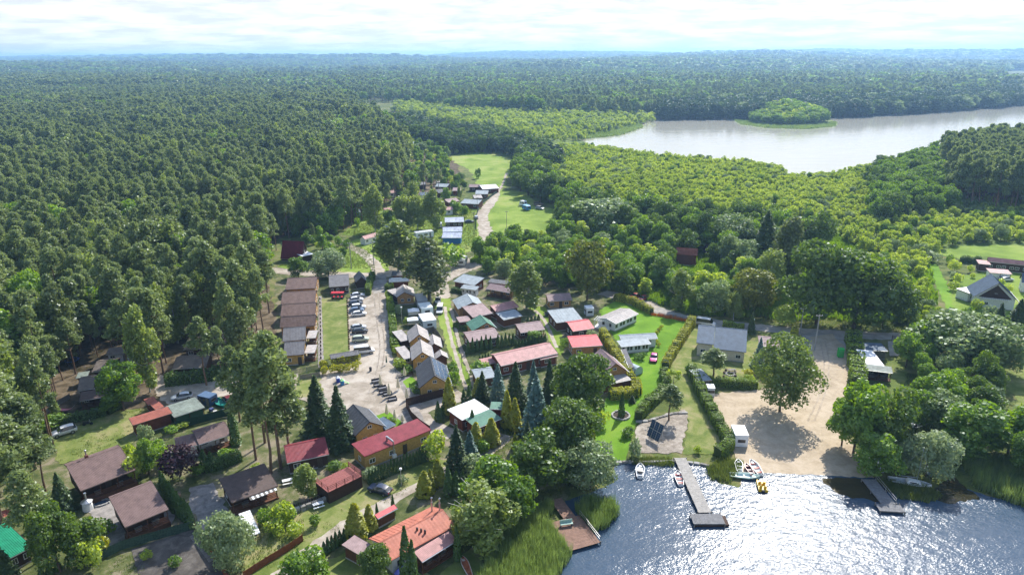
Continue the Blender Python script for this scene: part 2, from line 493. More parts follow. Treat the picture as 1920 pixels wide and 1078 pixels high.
# forest floor under the pines, left
sheet('forest_floor', [(-500, 900), (60, 800), (90, 780), (330, 762), (430, 742), (520, 700), (522, 600), (500, 520), (510, 460), (600, 400), (760, 372), (860, 350), (860, 300), (760, 262), (640, 240), (300, 230), (-500, 240)], FLOOR, 1, 1.5, 3)
sheet('yard_ground', [(-60, 1200), (-60, 900), (80, 800), (330, 762), (560, 695), (640, 660), (760, 740), (900, 720), (1100, 790), (1100, 880), (1000, 1000), (900, 1200)], YARD, 1, 0.8)
sheet('camp_ground', [(520, 700), (515, 500), (720, 480), (900, 470), (1140, 540), (1130, 640), (1180, 760), (1060, 800), (860, 790), (760, 745), (640, 760)], YARD, 2, 0.8)
sheet('marsh', [(730, 190), (1230, 205), (1300, 225), (1180, 262), (1500, 330), (1640, 320), (1700, 300), (2000, 300), (2100, 520), (1760, 480), (1740, 560), (1600, 520), (1300, 455), (1040, 400), (950, 330), (940, 290), (800, 250)], MARSH, 2, 2, 6)
# meadows and open grass
sheet('meadow', [(905, 470), (897, 430), (905, 390), (935, 355), (985, 360), (1010, 385), (1052, 395), (1050, 425), (1030, 455), (960, 470)], MEADOW, 3, 1.2, 2)
sheet('far_meadow', [(845, 294), (885, 284), (930, 290), (965, 305), (955, 330), (945, 352), (915, 352), (895, 345), (880, 318), (850, 305)], MEADOW, 3, 1.5, 3)
sheet('roadside_grass', [(520, 500), (600, 480), (655, 455), (700, 440), (735, 480), (725, 512), (560, 512)], MEADOW, 3, 1, 2)
sheet('village_grass', [(640, 440), (690, 400), (760, 380), (890, 380), (905, 400), (895, 470), (840, 480), (740, 450)], MEADOW, 3, 1, 2)
sheet('far_field', [(1750, 475), (1800, 462), (1930, 458), (2100, 458), (2100, 500), (1920, 490), (1850, 482), (1800, 486)], MEADOW, 4, 1, 2)
sheet('mown_strip', [(1738, 496), (1756, 496), (1770, 520), (1790, 560), (1800, 590), (1784, 592), (1766, 560), (1752, 525)], LAWN, 4, 0.5)
sheet('side_meadow', [(1862, 640), (2050, 636), (2050, 900), (1925, 780), (1890, 735), (1870, 690)], LAWN2, 4, 0.8)
sheet('garden_ground', [(1780, 520), (1920, 500), (2050, 500), (2050, 625), (1790, 625)], MEADOW, 4, 0.8)
# roads
strip('dirt_road', [(430, 500), (520, 508), (600, 514), (700, 516), (780, 508), (850, 500), (905, 480), (915, 455), (908, 425), (905, 402), (922, 378), (940, 350), (950, 325)], lambda t: 6.0 if t < .5 else (5.2 if t < .7 else max(1.4, 5.2 - 34 * (t - .7))), DIRT, 6, 0.5)
sheet('road_junction', [(800, 522), (838, 497), (885, 482), (905, 470), (925, 462), (905, 500), (870, 512), (838, 530), (846, 552), (830, 572), (818, 560), (812, 540)], DIRT, 5, 0.6)
strip('forest_track', [(712, 512), (702, 495), (680, 474), (655, 462), (640, 455)], 4.2, DIRT, 5, 0.4)
strip('lake_road', [(1130, 548), (1170, 560), (1220, 578), (1290, 598), (1400, 612), (1500, 622), (1600, 628), (1700, 632), (1800, 634), (2050, 630)], 5.2, GREYRD, 5, 0.4)
sheet('parking_bay', [(1165, 556), (1225, 560), (1238, 575), (1225, 582), (1180, 566)], DIRT, 6, 0.4)
sheet('lane_mouth', [(1500, 618), (1570, 624), (1600, 640), (1598, 672), (1520, 668), (1505, 650)], GREYRD, 6, 0.5)
# plaza with the car park
sheet('plaza', [(720, 518), (724, 545), (728, 600), (735, 655), (742, 692), (770, 715), (778, 745), (758, 778), (742, 790), (700, 792), (660, 770), (600, 762), (560, 748), (552, 715), (610, 695), (655, 672), (652, 560), (690, 548), (700, 520)], DIRT, 7, 0.5, 1)
sheet('entrance_road', [(700, 514), (724, 514), (727, 545), (700, 552), (694, 535)], GREYRD, 8, 0.2)
sheet('pavement', [(598, 556), (603, 556), (608, 690), (596, 690)], PAVE, 8, 0.1)
sheet('lawn', [(603, 561), (650, 559), (656, 664), (607, 676)], LAWN2, 8, 0.2)
sheet('terrace', [(690, 800), (742, 784), (775, 758), (790, 775), (800, 800), (760, 812), (700, 812)], PAVE, 9, 0.15)
sheet('play_area', [(550, 745), (560, 705), (600, 700), (605, 745)], LAWN2, 8, 0.4)
sheet('astroturf', [(703, 781), (728, 772), (752, 790), (754, 800), (740, 800), (726, 788), (708, 790)], LAWN, 10, 0.1)
sheet('garden_lawn', [(755, 715), (772, 706), (782, 716), (776, 728), (762, 727)], LAWN, 9, 0.1)
sheet('brick_terrace', [(738, 690), (758, 704), (770, 700), (786, 730), (790, 755), (776, 766), (758, 742)], PAVE, 8, 0.2)
# grass lanes with wheel tracks
sheet('grass_lane', [(812, 560), (845, 560), (850, 620), (868, 680), (890, 722), (878, 730), (860, 705), (842, 660), (822, 600)], MEADOW, 5, 0.4)
strip('wheel_track', [(834, 575), (838, 600), (846, 635), (856, 670), (866, 705), (874, 730)], 0.9, DIRT, 6, 0.15)
strip('wheel_track', [(845, 578), (852, 605), (860, 640), (872, 675), (884, 705), (890, 730)], 0.9, DIRT, 6, 0.15)
sheet('grass_lane', [(985, 572), (1020, 575), (1045, 605), (1062, 650), (1050, 668), (1030, 640), (1015, 600)], MEADOW, 5, 0.4)
strip('wheel_track', [(1002, 582), (1020, 600), (1032, 625), (1044, 652)], 1.0, DIRT, 6, 0.15)
for off_ in (0, 9):
    strip('wheel_track', [(700 + off_, 548), (706 + off_, 600), (712 + off_, 650), (705 + off_, 700), (690 + off_, 740)], .35, TRK, 8, 0.08)
    strip('wheel_track', [(1538 + off_, 640), (1545 + off_, 680), (1540 + off_, 730), (1515 + off_ * 1.3, 790)], .35, groundmat('tyre_worn_sand', ((0.29, 0.24, 0.175), (0.36, 0.295, 0.22), (0.42, 0.35, 0.265)), 0.8, 5), 9, 0.08)
strip('footpath', [(745, 792), (775, 770), (808, 756), (838, 748), (868, 738)], 5.5, DIRT, 5, 0.3)
strip('footpath', [(800, 900), (850, 880), (890, 860), (925, 835), (948, 815)], 3.5, DIRT, 5, 0.3)
strip('footpath', [(785, 778), (800, 795), (820, 805), (850, 815)], 4.0, DIRT, 6, 0.3)
# estate lawns on the right
sheet('estate_lawn', [(1122, 582), (1160, 562), (1250, 592), (1300, 606), (1292, 625), (1245, 700), (1240, 740), (1190, 800), (1172, 866), (1105, 872), (1092, 800), (1140, 745), (1200, 700), (1150, 630)], LAWN, 4, 0.3)
sheet('cottage_lawn', [(1305, 612), (1410, 640), (1470, 640), (1440, 700), (1400, 715), (1320, 712), (1335, 760), (1372, 832), (1350, 852), (1280, 852), (1292, 790), (1268, 760), (1240, 725), (1248, 690)], LAWN2, 5, 0.3)
sheet('sand_patch', [(1192, 800), (1250, 775), (1285, 768), (1290, 792), (1278, 850), (1190, 850)], TRK, 6, 0.4)
sheet('beach', [(1334, 738), (1420, 732), (1495, 702), (1512, 665), (1520, 632), (1560, 626), (1602, 668), (1592, 705), (1575, 770), (1600, 840), (1640, 897), (1660, 930), (1395, 930), (1388, 880), (1352, 800)], SAND, 7, 0.5)
sheet('side_lawn', [(1660, 672), (1702, 672), (1700, 740), (1712, 800), (1680, 800), (1668, 740)], LAWN2, 6, 0.3)
sheet('side_lawn_yard', [(1664, 640), (1700, 640), (1698, 668), (1668, 668)], GREYRD, 7, 0.2)
# foreground plots
sheet('plot_grass', [(95, 815), (235, 768), (300, 770), (250, 830), (200, 850), (110, 870)], LAWN2, 4, 0.6)
sheet('forest_clearing_track', [(285, 720), (300, 700), (330, 722), (430, 708), (560, 700), (560, 735), (430, 740), (330, 762), (300, 750)], DIRT, 4, 0.5)
sheet('plot_grass', [(560, 960), (690, 890), (760, 862), (850, 862), (800, 905), (700, 950), (620, 1000), (480, 1110), (420, 1110), (480, 1050)], LAWN2, 4, 0.6)
strip('dirt_lane', [(480, 1130), (540, 1070), (600, 1020), (650, 985), (720, 945), (800, 905), (860, 878)], lambda t: 3.2 - 1.2 * t, DIRT, 5, 0.35)
sheet('gravel_parking', [(245, 1030), (362, 992), (430, 1078), (470, 1140), (300, 1180), (262, 1090)], GRAVEL, 5, 0.15)
sheet('cabin_yard', [(165, 945), (270, 925), (330, 965), (315, 1000), (205, 1035), (175, 1000)], PAVE, 5, 0.3)
sheet('cabin_yard', [(355, 915), (400, 905), (430, 960), (385, 1000), (355, 950)], PAVE, 5, 0.4)
sheet('garden_grass', [(440, 1000), (560, 960), (570, 1015), (455, 1075)], LAWN2, 5, 0.5)
sheet('garden_grass', [(600, 1060), (660, 1030), (820, 1080), (900, 1010), (920, 1140), (560, 1140)], LAWN2, 5, 0.5)

# ------------------------------------------------------------------ water
def watermat(name, c, scale, strength, rough, c2=None, dist=0.5, streak=0.0):
    m, t, b, o = base_mat(name)
    g = t.nodes.new('ShaderNodeNewGeometry')
    mp = t.nodes.new('ShaderNodeMapping'); mp.inputs['Rotation'].default_value = (0, 0, rad(-62)); mp.inputs['Scale'].default_value = (1.0, 1.7, 1)
    t.links.new(g.outputs['Position'], mp.inputs['Vector'])
    n = nn(t, 'ShaderNodeTexNoise', Scale=scale, Detail=3, Roughness=0.55)
    n2 = nn(t, 'ShaderNodeTexNoise', Scale=scale * 0.22, Detail=3, Roughness=0.5)
    t.links.new(mp.outputs[0], n.inputs['Vector']); t.links.new(mp.outputs[0], n2.inputs['Vector'])
    a = t.nodes.new('ShaderNodeMath'); a.operation = 'MULTIPLY_ADD'; t.links.new(n2.outputs[0], a.inputs[0]); a.inputs[1].default_value = 2.2; t.links.new(n.outputs[0], a.inputs[2])
    bp = nn(t, 'ShaderNodeBump', Strength=strength, Distance=dist)
    # calmer and livelier patches
    np_ = nn(t, 'ShaderNodeTexNoise', Scale=0.05, Detail=5, Roughness=0.65)
    mp2 = t.nodes.new('ShaderNodeMapping'); mp2.inputs['Rotation'].default_value = (0, 0, rad(-75)); mp2.inputs['Scale'].default_value = (.5, 2.6, 1); t.links.new(g.outputs['Position'], mp2.inputs['Vector'])
    t.links.new(mp2.outputs[0], np_.inputs['Vector'])
    mr = nn(t, 'ShaderNodeMapRange'); t.links.new(np_.outputs[0], mr.inputs[0]); mr.inputs[1].default_value = .3; mr.inputs[2].default_value = .7; mr.inputs[3].default_value = strength * .35; mr.inputs[4].default_value = strength * 1.35
    t.links.new(mr.outputs[0], bp.inputs['Strength'])
    t.links.new(a.outputs[0], bp.inputs['Height']); t.links.new(bp.outputs[0], b.inputs['Normal'])
    b.inputs['Base Color'].default_value = col4(c); b.inputs['Roughness'].default_value = rough
    b.inputs['IOR'].default_value = 1.33; b.inputs['Specular IOR Level'].default_value = 0.5
    if c2:
        r = t.nodes.new('ShaderNodeValToRGB'); r.color_ramp.elements[0].color = col4(c); r.color_ramp.elements[1].color = col4(c2)
        r.color_ramp.elements[0].position = .35; r.color_ramp.elements[1].position = .65
        t.links.new(np_.outputs[0], r.inputs[0]); t.links.new(r.outputs[0], b.inputs['Base Color'])
    return m
WATER = watermat('lake_water', (0.036, 0.066, 0.104), 2.3, 0.33, 0.14, (0.050, 0.082, 0.125), dist=0.2)
SHALLOW = watermat('shallow_water', (0.062, 0.046, 0.02), 1.2, 0.22, 0.08, (0.03, 0.028, 0.015), dist=0.3)
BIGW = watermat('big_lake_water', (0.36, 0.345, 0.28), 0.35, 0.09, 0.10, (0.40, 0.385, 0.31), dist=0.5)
near_shore = [(1010, 1300), (1030, 1110), (1055, 1020), (1085, 985), (1060, 940), (1105, 925), (1150, 905), (1150, 878), (1172, 868), (1262, 868), (1275, 862), (1330, 880), (1345, 905), (1385, 915),
              (1396, 890), (1440, 887), (1530, 891), (1640, 897), (1665, 922), (1745, 932), (1765, 905), (1790, 895), (1805, 915), (1850, 930), (1925, 950), (2100, 960), (2600, 1100), (2600, 1500), (1010, 1500)]
sheet('lake_water', near_shore, WATER, 9, 0.25, 0.7)
sheet('lake_shallows', [(1540, 894), (1645, 899), (1668, 925), (1650, 945), (1610, 935), (1560, 925)], SHALLOW, 10, 0.5, 0.6, smooth=1)
sheet('lake_shallows', [(1745, 930), (1768, 900), (1790, 892), (1806, 915), (1840, 932), (1800, 945), (1760, 942)], SHALLOW, 10, 0.5, 0.6, smooth=1)
def Gz(p, z):
    q = G(p[0], p[1], z); return (q.x, q.y)
big = [Gz(p, 0) for p in [(1085, 262), (1135, 258), (1170, 250), (1205, 238), (1185, 230), (1232, 216), (1330, 212), (1440, 212), (1560, 211), (1650, 207), (1760, 203), (1920, 190), (2150, 176), (2500, 150)]]
big += [Gz(p, 9) for p in [(2600, 250), (2050, 240), (1920, 246), (1790, 258), (1700, 282), (1640, 306), (1560, 318), (1490, 322), (1465, 306), (1400, 297), (1290, 290), (1200, 280), (1130, 268)]]
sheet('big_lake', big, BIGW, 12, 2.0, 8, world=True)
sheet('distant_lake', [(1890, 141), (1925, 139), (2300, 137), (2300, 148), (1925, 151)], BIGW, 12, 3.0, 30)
sheet('island_shore', [(1372, 224), (1410, 219), (1500, 216), (1560, 226), (1572, 235), (1520, 243), (1450, 240), (1395, 233)], MARSH, 14, 1.0, 5)
for k_, pp in enumerate([[(0, 122), (120, 121), (190, 124), (60, 126)], [(250, 119), (420, 118), (520, 120), (380, 122), (240, 121)], [(470, 128), (540, 126.5), (560, 129), (480, 131)], [(600, 117), (900, 116), (880, 118), (620, 119)], [(1478, 150), (1500, 147), (1504, 152), (1482, 153)]]):
    sheet('distant_field', pp, groundmat('ripe_field', ((0.42, 0.40, 0.25), (0.5, 0.47, 0.3), (0.55, 0.5, 0.36)), 0.01, .2), 30 + k_, 6, 60)
# ------------------------------------------------------------------ trees
L_PINE = leafmat('pine_needles', (0.078, 0.122, 0.040), (0.215, 0.275, 0.095), trans=0.42, rnd=0.45)
L_SPRUCE = leafmat('spruce_needles', (0.03, 0.062, 0.02), (0.1, 0.155, 0.045), trans=0.28, rnd=0.2)
L_BLUE = leafmat('blue_spruce_needles', (0.06, 0.12, 0.095), (0.16, 0.26, 0.21), trans=0.2, rnd=0.15)
L_OAK = leafmat('oak_leaves', (0.05, 0.098, 0.016), (0.145, 0.225, 0.036), trans=0.42, rnd=0.2)
L_DEC = leafmat('broad_leaves', (0.065, 0.135, 0.016), (0.20, 0.32, 0.045), trans=0.48, rnd=0.3)
L_LIGHT = leafmat('young_leaves', (0.16, 0.255, 0.025), (0.40, 0.485, 0.09), trans=0.52, rnd=0.3)
L_BIRCH = leafmat('birch_leaves', (0.11, 0.165, 0.035), (0.27, 0.34, 0.085), trans=0.45, rnd=0.2)
L_WILLOW = leafmat('willow_leaves', (0.14, 0.2, 0.085), (0.32, 0.39, 0.2), trans=0.4, rnd=0.15)
L_SILVER = leafmat('silver_willow_leaves', (0.11, 0.17, 0.055), (0.27, 0.35, 0.14), trans=0.4, rnd=0.15)
L_BEACH = leafmat('shade_tree_leaves', (0.07, 0.115, 0.022), (0.18, 0.25, 0.055), trans=0.42, rnd=0.1)
L_DARK = leafmat('shade_toned_alder_leaves', (0.022, 0.048, 0.016), (0.06, 0.105, 0.03), trans=0.3, rnd=0.15)  # alder leaf colour darkened: shade on the far shore belt is put into it
L_THUJA = leafmat('thuja_foliage', (0.035, 0.08, 0.016), (0.095, 0.17, 0.03), trans=0.25, rnd=0.15)
L_GOLD = leafmat('golden_thuja_foliage', (0.17, 0.2, 0.014), (0.42, 0.42, 0.04), trans=0.35, rnd=0.15)
L_HEDGE = leafmat('hedge_leaves', (0.085, 0.15, 0.014), (0.22, 0.32, 0.03), trans=0.35, rnd=0.1)
L_YHEDGE = leafmat('yellow_hedge_leaves', (0.2, 0.22, 0.012), (0.5, 0.5, 0.03), trans=0.35, rnd=0.1)
L_PURPLE = leafmat('purple_leaves', (0.018, 0.008, 0.013), (0.055, 0.024, 0.035), trans=0.25, rnd=0.1)
L_REED = leafmat('reed_blades', (0.085, 0.15, 0.034), (0.23, 0.31, 0.10), trans=0.4, rnd=0.3)
L_WEED = leafmat('weed_leaves', (0.05, 0.09, 0.018), (0.15, 0.19, 0.05), trans=0.4, rnd=0.3)
L_FLOW = leafmat('flower_petals', (0.35, 0.08, 0.02), (0.7, 0.3, 0.05), trans=0.2, rnd=0.1)
L_LARCH = leafmat('larch_needles', (0.075, 0.105, 0.03), (0.19, 0.235, 0.075), trans=0.35, rnd=0.15)
L_AUT = leafmat('russet_leaves', (0.075, 0.105, 0.014), (0.19, 0.215, 0.032), trans=0.35, rnd=0.2)

def leaf_quads(P, N, s, rs, aspect=1.0, jit=0.7):
    """a bent leaf-clump face at each point; faces look roughly along N"""
    n = len(P)
    N = N + jit * rs.normal(size=(n, 3)); N /= np.linalg.norm(N, axis=1, keepdims=True) + 1e-9
    a = np.cross(N, rs.normal(size=(n, 3))); a /= np.linalg.norm(a, axis=1, keepdims=True) + 1e-9
    b = np.cross(N, a)
    sz = (s * rs.uniform(0.6, 1.3, size=(n, 1)))
    a = a * sz; b = b * sz * aspect
    k = rs.uniform(0.15, .35, size=(n, 1)) * sz
    v = np.stack([P - a * .5 - b * .35 - N * k * .5, P + a * .12 - b * .6, P + a * .6 + b * .1 - N * k * .5, P - a * .05 + b * .6], 1).reshape(-1, 3)
    f = np.arange(n * 4).reshape(n, 4)
    return v, f
def blob_points(blobs, n, rs, shell=0.32, top=0.25):
    """points in the outer shell of a union of ellipsoids (cx,cy,cz,rx,ry,rz)"""
    B = np.array(blobs, float)
    area = (B[:, 3] * B[:, 4] + B[:, 3] * B[:, 5] + B[:, 4] * B[:, 5])
    idx = rs.choice(len(B), size=n, p=area / area.sum())
    d = rs.normal(size=(n, 3)); d[:, 2] += top; d /= np.linalg.norm(d, axis=1, keepdims=True)
    r = 1 - shell * rs.uniform(size=(n, 1)) ** 1.6 + 0.06 * rs.normal(size=(n, 1))
    P = B[idx, :3] + d * B[idx, 3:] * r
    N = d / B[idx, 3:]; N /= np.linalg.norm(N, axis=1, keepdims=True)
    return P, N
def cull_inside(P, N, blobs, k=0.72):
    B = np.array(blobs, float); keep = np.ones(len(P), bool)
    for b in B:
        q = ((P - b[:3]) / b[3:]); keep &= (q ** 2).sum(1) > k * k * .55
    return P[keep], N[keep]
def make_crown(kind, rs, H, n, s):
    """returns (verts, faces) of a crown for a tree H m tall standing at the origin"""
    if kind == 'pine':
        bl = []
        W = H * rs.uniform(.13, .16); zb = rs.uniform(.40, .52)
        m = 30
        for i in range(m):
            t = rs.uniform(0, 1); z = H * (zb + (.975 - zb) * t)
            rr_ = W * (1.22 * (1 - t) ** 0.6 + 0.12) * (0.7 + .4 * rs.uniform())
            a = rs.uniform(0, 6.28)
            bl.append((rr_ * .75 * math.cos(a), rr_ * .75 * math.sin(a), z, W * rs.uniform(.40, .66) * (1.1 - .35 * t), W * rs.uniform(.40, .66) * (1.1 - .35 * t), W * rs.uniform(.25, .42)))
        bl.append((0, 0, H * .94, W * .36, W * .36, W * .45))
        P, N = blob_points(bl, n, rs, .8, .5)
        return leaf_quads(P, N, s, rs, .55, 1.0)
    if kind == 'spruce':
        z = H * (1 - rs.uniform(0.0, 0.94, size=n) ** 0.62)
        t = (H - z) / H
        lay = 0.5 + 0.5 * np.sin(z / H * 60 + rs.uniform(0, 6))
        a = rs.uniform(0, 6.283, n); nb = 9
        ang = np.round(a / 6.283 * nb + 2 * np.sin(z * 2.1)) / nb * 6.283 * .5 + a * .5
        Rr = H * 0.205 * t ** 0.86 * (0.78 + .3 * lay) * (0.45 + 0.6 * rs.uniform(size=n) ** .4) * (1 + .16 * np.sin(ang * 7 + z))
        P = np.stack([Rr * np.cos(ang), Rr * np.sin(ang), z - Rr * .28], 1)
        N = np.stack([np.cos(ang) * .5, np.sin(ang) * .5, np.full(n, .9)], 1)
        return leaf_quads(P, N, s, rs, .6, .5)
    if kind == 'thuja':
        z = H * rs.uniform(0.01, 1.0, size=n); t = z / H
        a = rs.uniform(0, 6.283, n)
        Rr = H * 0.15 * np.clip(1 - t ** 1.25, 0, 1) ** .72 * (0.70 + .5 * np.minimum(t * 5, .6)) * (1 + .10 * np.sin(a * 5 + z * 3)) * rs.uniform(.86, 1.06, n)
        P = np.stack([Rr * np.cos(a), Rr * np.sin(a), z], 1)
        N = np.stack([np.cos(a), np.sin(a), np.full(n, .45)], 1)
        return leaf_quads(P, N, s, rs, .9, .45)
    if kind == 'birch':
        bl = []
        W = H * 0.22
        for i in range(20):
            t = rs.uniform(0, 1) ; z = H * (0.22 + 0.7 * t)
            prof = math.sin(min(1, (t * .85 + .15)) * math.pi) ** .7
            a = rs.uniform(0, 6.28); r_ = W * prof * rs.uniform(.3, .85)
            bl.append((r_ * math.cos(a), r_ * math.sin(a), z, W * .38, W * .38, W * rs.uniform(.5, .9)))
        P, N = blob_points(bl, n, rs, .55, 0)
        drop = rs.uniform(size=len(P)) ** 3 * H * .12; P[:, 2] -= drop
        P[:, 2] = np.maximum(P[:, 2], H * .1)
        return leaf_quads(P, N, s, rs, 1.1, .8)
    if kind in ('bush', 'hedgeball'):
        bl = []
        W = H * 0.55
        for i in range(9):
            a = rs.uniform(0, 6.28); r_ = W * rs.uniform(0, .62)
            bl.append((r_ * math.cos(a), r_ * math.sin(a), H * rs.uniform(.32, .66), W * rs.uniform(.38, .58), W * rs.uniform(.38, .58), H * rs.uniform(.24, .36)))
        P, N = blob_points(bl, n, rs, .35, .2)
        P, N = cull_inside(P, N, bl)
        P[:, 2] = np.maximum(P[:, 2], .03)
        return leaf_quads(P, N, s, rs, .9, .6)
    # broad crowns: 'oak' wide, 'decid' rounder, 'willow' low and domed, 'column'
    W, z0, z1, kb = {'oak': (.42, .04, .98, 40), 'decid': (.36, .03, .98, 32), 'willow': (.50, -.02, .96, 32), 'young': (.29, .03, .98, 16), 'column': (.16, .04, .98, 16), 'beach': (.47, .10, .99, 44), 'ball': (.36, .45, .98, 12)}[kind]
    W *= H; bl = []
    cz, rz = H * (z0 + z1) / 2, H * (z1 - z0) / 2
    sub = .34 if kind not in ('column', 'young') else .5
    for i in range(kb):
        d = rs.normal(size=3); d[2] += .15; d /= np.linalg.norm(d)
        q = rs.uniform(.45, .80) if i > 3 else .25
        k = rs.uniform(.7, 1.25)
        bl.append((d[0] * W * q, d[1] * W * q, cz + d[2] * rz * q, W * sub * k, W * sub * k, W * sub * k * .78))
    P, N = blob_points(bl, n, rs, .38, .35)
    P, N = cull_inside(P, N, bl)
    P[:, 2] = np.maximum(P[:, 2], H * .03)
    if kind == 'willow':
        P[:, 2] -= rs.uniform(size=len(P)) ** 4 * H * .08
    return leaf_quads(P, N, s, rs, .85, .65)
def make_trunk(kind, rs, H, mat):
    m = MB()
    r0 = {'pine': .0125, 'spruce': .013, 'thuja': .012, 'bush': .012, 'birch': .012}.get(kind, .019) * H
    top = {'pine': .93, 'spruce': .97, 'birch': .85, 'thuja': .7, 'bush': .5}.get(kind, .62) * H
    p = Vector((0, 0, -0.3)); k = 4; lean = Vector((rs.normal() * .02, rs.normal() * .02, 0))
    pts = [p]
    for i in range(1, k + 1):
        q = Vector((lean.x * H * i / k + rs.normal() * .006 * H, lean.y * H * i / k + rs.normal() * .006 * H, top * i / k)); pts.append(q)
    for i in range(k):
        m.tube(pts[i], pts[i + 1], r0 * (1 - .8 * i / k), r0 * (1 - .8 * (i + 1) / k), mat, 7, cap=False)
    nb = {'pine': 9, 'spruce': 0, 'thuja': 0, 'bush': 3, 'birch': 7}.get(kind, 9)
    for i in range(nb):
        t = rs.uniform(.42, .97) if kind == 'pine' else rs.uniform(.3, .95)
        b = pts[0].lerp(pts[-1], t); b = Vector((pts[int(t * k)].x, pts[int(t * k)].y, t * top))
        a = rs.uniform(0, 6.28); L = H * (.10 if kind == 'pine' else .24) * rs.uniform(.6, 1.1)
        e = b + Vector((math.cos(a) * L, math.sin(a) * L, L * (.25 if kind == 'pine' else .7)))
        m.tube(b, e, r0 * .32, r0 * .1, mat, 4, cap=False)
    return m
PROTO = {}
SPECS = {
    'dark_alder': ('decid', L_DARK, BARK, 14, 4200, .5),
    # key: crown shape, leaf material, bark, design height, leaf faces near, leaf size near
    'pine': ('pine', L_PINE, PBARK, 20, 3300, .60), 'spruce': ('spruce', L_SPRUCE, BARK, 14, 3600, .52), 'larch': ('birch', L_LARCH, BARK, 18, 4600, .5), 'blue_spruce': ('spruce', L_BLUE, BARK, 12, 2600, .48),
    'oak': ('oak', L_OAK, BARK, 15, 9500, .48), 'decid': ('decid', L_DEC, BARK, 12, 5200, .46), 'light': ('young', L_LIGHT, BARK, 8, 1300, .48),
    'birch': ('birch', L_BIRCH, BBARK, 15, 4200, .42), 'willow': ('willow', L_WILLOW, BARK, 9, 6500, .36), 'thuja': ('thuja', L_THUJA, BARK, 4, 750, .22),
    'gold_thuja': ('thuja', L_GOLD, BARK, 5, 900, .28), 'bush': ('bush', L_DEC, BARK, 3, 800, .28), 'light_bush': ('bush', L_LIGHT, BARK, 3, 800, .28), 'grey_bush': ('bush', L_WILLOW, BARK, 3, 800, .28),
    'purple': ('bush', L_PURPLE, BARK, 5, 1500, .35), 'column': ('column', L_DEC, BARK, 12, 1800, .45), 'beach': ('beach', L_BEACH, BARK, 14, 12000, .40), 'gold_bush': ('bush', L_YHEDGE, BARK, 2, 700, .2),
    'ball': ('ball', L_LIGHT, BARK, 4, 600, .25), 'russet': ('oak', L_AUT, BARK, 13, 4800, .5), 'alder': ('decid', L_OAK, BARK, 14, 5400, .5), 'silver': ('oak', L_SILVER, BARK, 12, 4600, .5),
}
def crown_mesh(key, var, lod=0):
    k = (key, var, lod)
    if k not in PROTO:
        shape, lm, bm_, H, n, s = SPECS[key]
        rs = np.random.RandomState(abs(hash_str(key)) % 9999 + var * 17)
        n2, s2 = {0: (n, s), 1: (int(n * .38), s * 1.55), 2: (int(n * .12) + 30, s * 2.6)}[lod]
        v, f = make_crown(shape, rs, H, n2, s2)
        PROTO[k] = npmesh('crown', v, f, lm)
        rs = np.random.RandomState(abs(hash_str(key)) % 9999 + var * 17)
        t = make_trunk(shape if shape in ('pine', 'spruce', 'birch', 'thuja', 'bush') else 'x', rs, H, bm_)
        me = bpy.data.meshes.new('trunk'); me.from_pydata(t.v, [], t.f); me.materials.append(bm_)
        me.polygons.foreach_set('use_smooth', [True] * len(me.polygons))
        PROTO[k + ('t',)] = me
    return PROTO[k], PROTO[k + ('t',)]
def hash_str(s):
    h = 7
    for c in s: h = (h * 31 + ord(c)) & 0xffff
    return h
TREE_N = [0]
NAMES = {'pine': 'pine_tree', 'spruce': 'spruce_tree', 'blue_spruce': 'blue_spruce_tree', 'oak': 'oak_tree', 'decid': 'broadleaf_tree', 'light': 'young_tree', 'birch': 'birch_tree', 'larch': 'larch_tree', 'willow': 'willow_tree', 'thuja': 'thuja_shrub',
         'gold_thuja': 'golden_thuja_shrub', 'bush': 'garden_bush', 'light_bush': 'garden_bush', 'grey_bush': 'garden_bush', 'gold_bush': 'garden_bush', 'purple': 'purple_leaf_tree', 'column': 'columnar_tree', 'beach': 'shade_tree', 'ball': 'ball_crown_tree', 'russet': 'russet_tree', 'alder': 'alder_tree', 'dark_alder': 'alder_tree', 'silver': 'silver_willow_tree'}
def put_tree(key, x, y, H, W=None, label=None, cat=None, group=None, lod=0, parts=True, var=None, z=0.0):
    shape, lm, bm_, H0, n, s = SPECS[key]
    TREE_N[0] += 1
    v = (TREE_N[0] % 3) if var is None else var
    cm, tm = crown_mesh(key, v, lod)
    if ('w', key, v) not in PROTO:
        a_ = np.empty(len(cm.vertices) * 3, np.float32); cm.vertices.foreach_get('co', a_); a_ = a_.reshape(-1, 3)
        PROTO[('w', key, v)] = 2 * float(np.percentile(np.abs(a_[:, :2]), 98.5 if shape != 'spruce' else 99))
    w0 = PROTO[('w', key, v)]
    sz = H / H0; sx = (W / w0) if W else sz * R.uniform(.80, 1.18)
    cat = cat or ('shrub' if shape in ('bush', 'thuja') else 'tree')
    rz = R.uniform(0, 6.28)
    if parts:
        t = thing(NAMES[key], label, cat, (x, y, z), rz, group)
        t.scale = (sx, sx, sz)
        c = bpy.data.objects.new('crown', cm); C.objects.link(c); c.parent = t
        tr = bpy.data.objects.new('trunk', tm); C.objects.link(tr); tr.parent = t
    else:
        t = bpy.data.objects.new(NAMES[key], cm); C.objects.link(t); t.location = (x, y, z); t.rotation_euler = (0, 0, rz); t.scale = (sx, sx, sz)
        tag(t, label, cat, group)
    return t
def tree_px(key, bx, by, ty, wpx, label, cat=None, group=None, **k):
    b = G(bx, by); H = hz(bx, by, ty); m = mpp(bx, by)
    HAND.append((b.x, b.y, wpx * m * .5))
    return put_tree(key, b.x, b.y, H, wpx * m, label, cat, group, **k)
HAND = []
KEEP = []      # no automatic tree inside these (x, y, r)

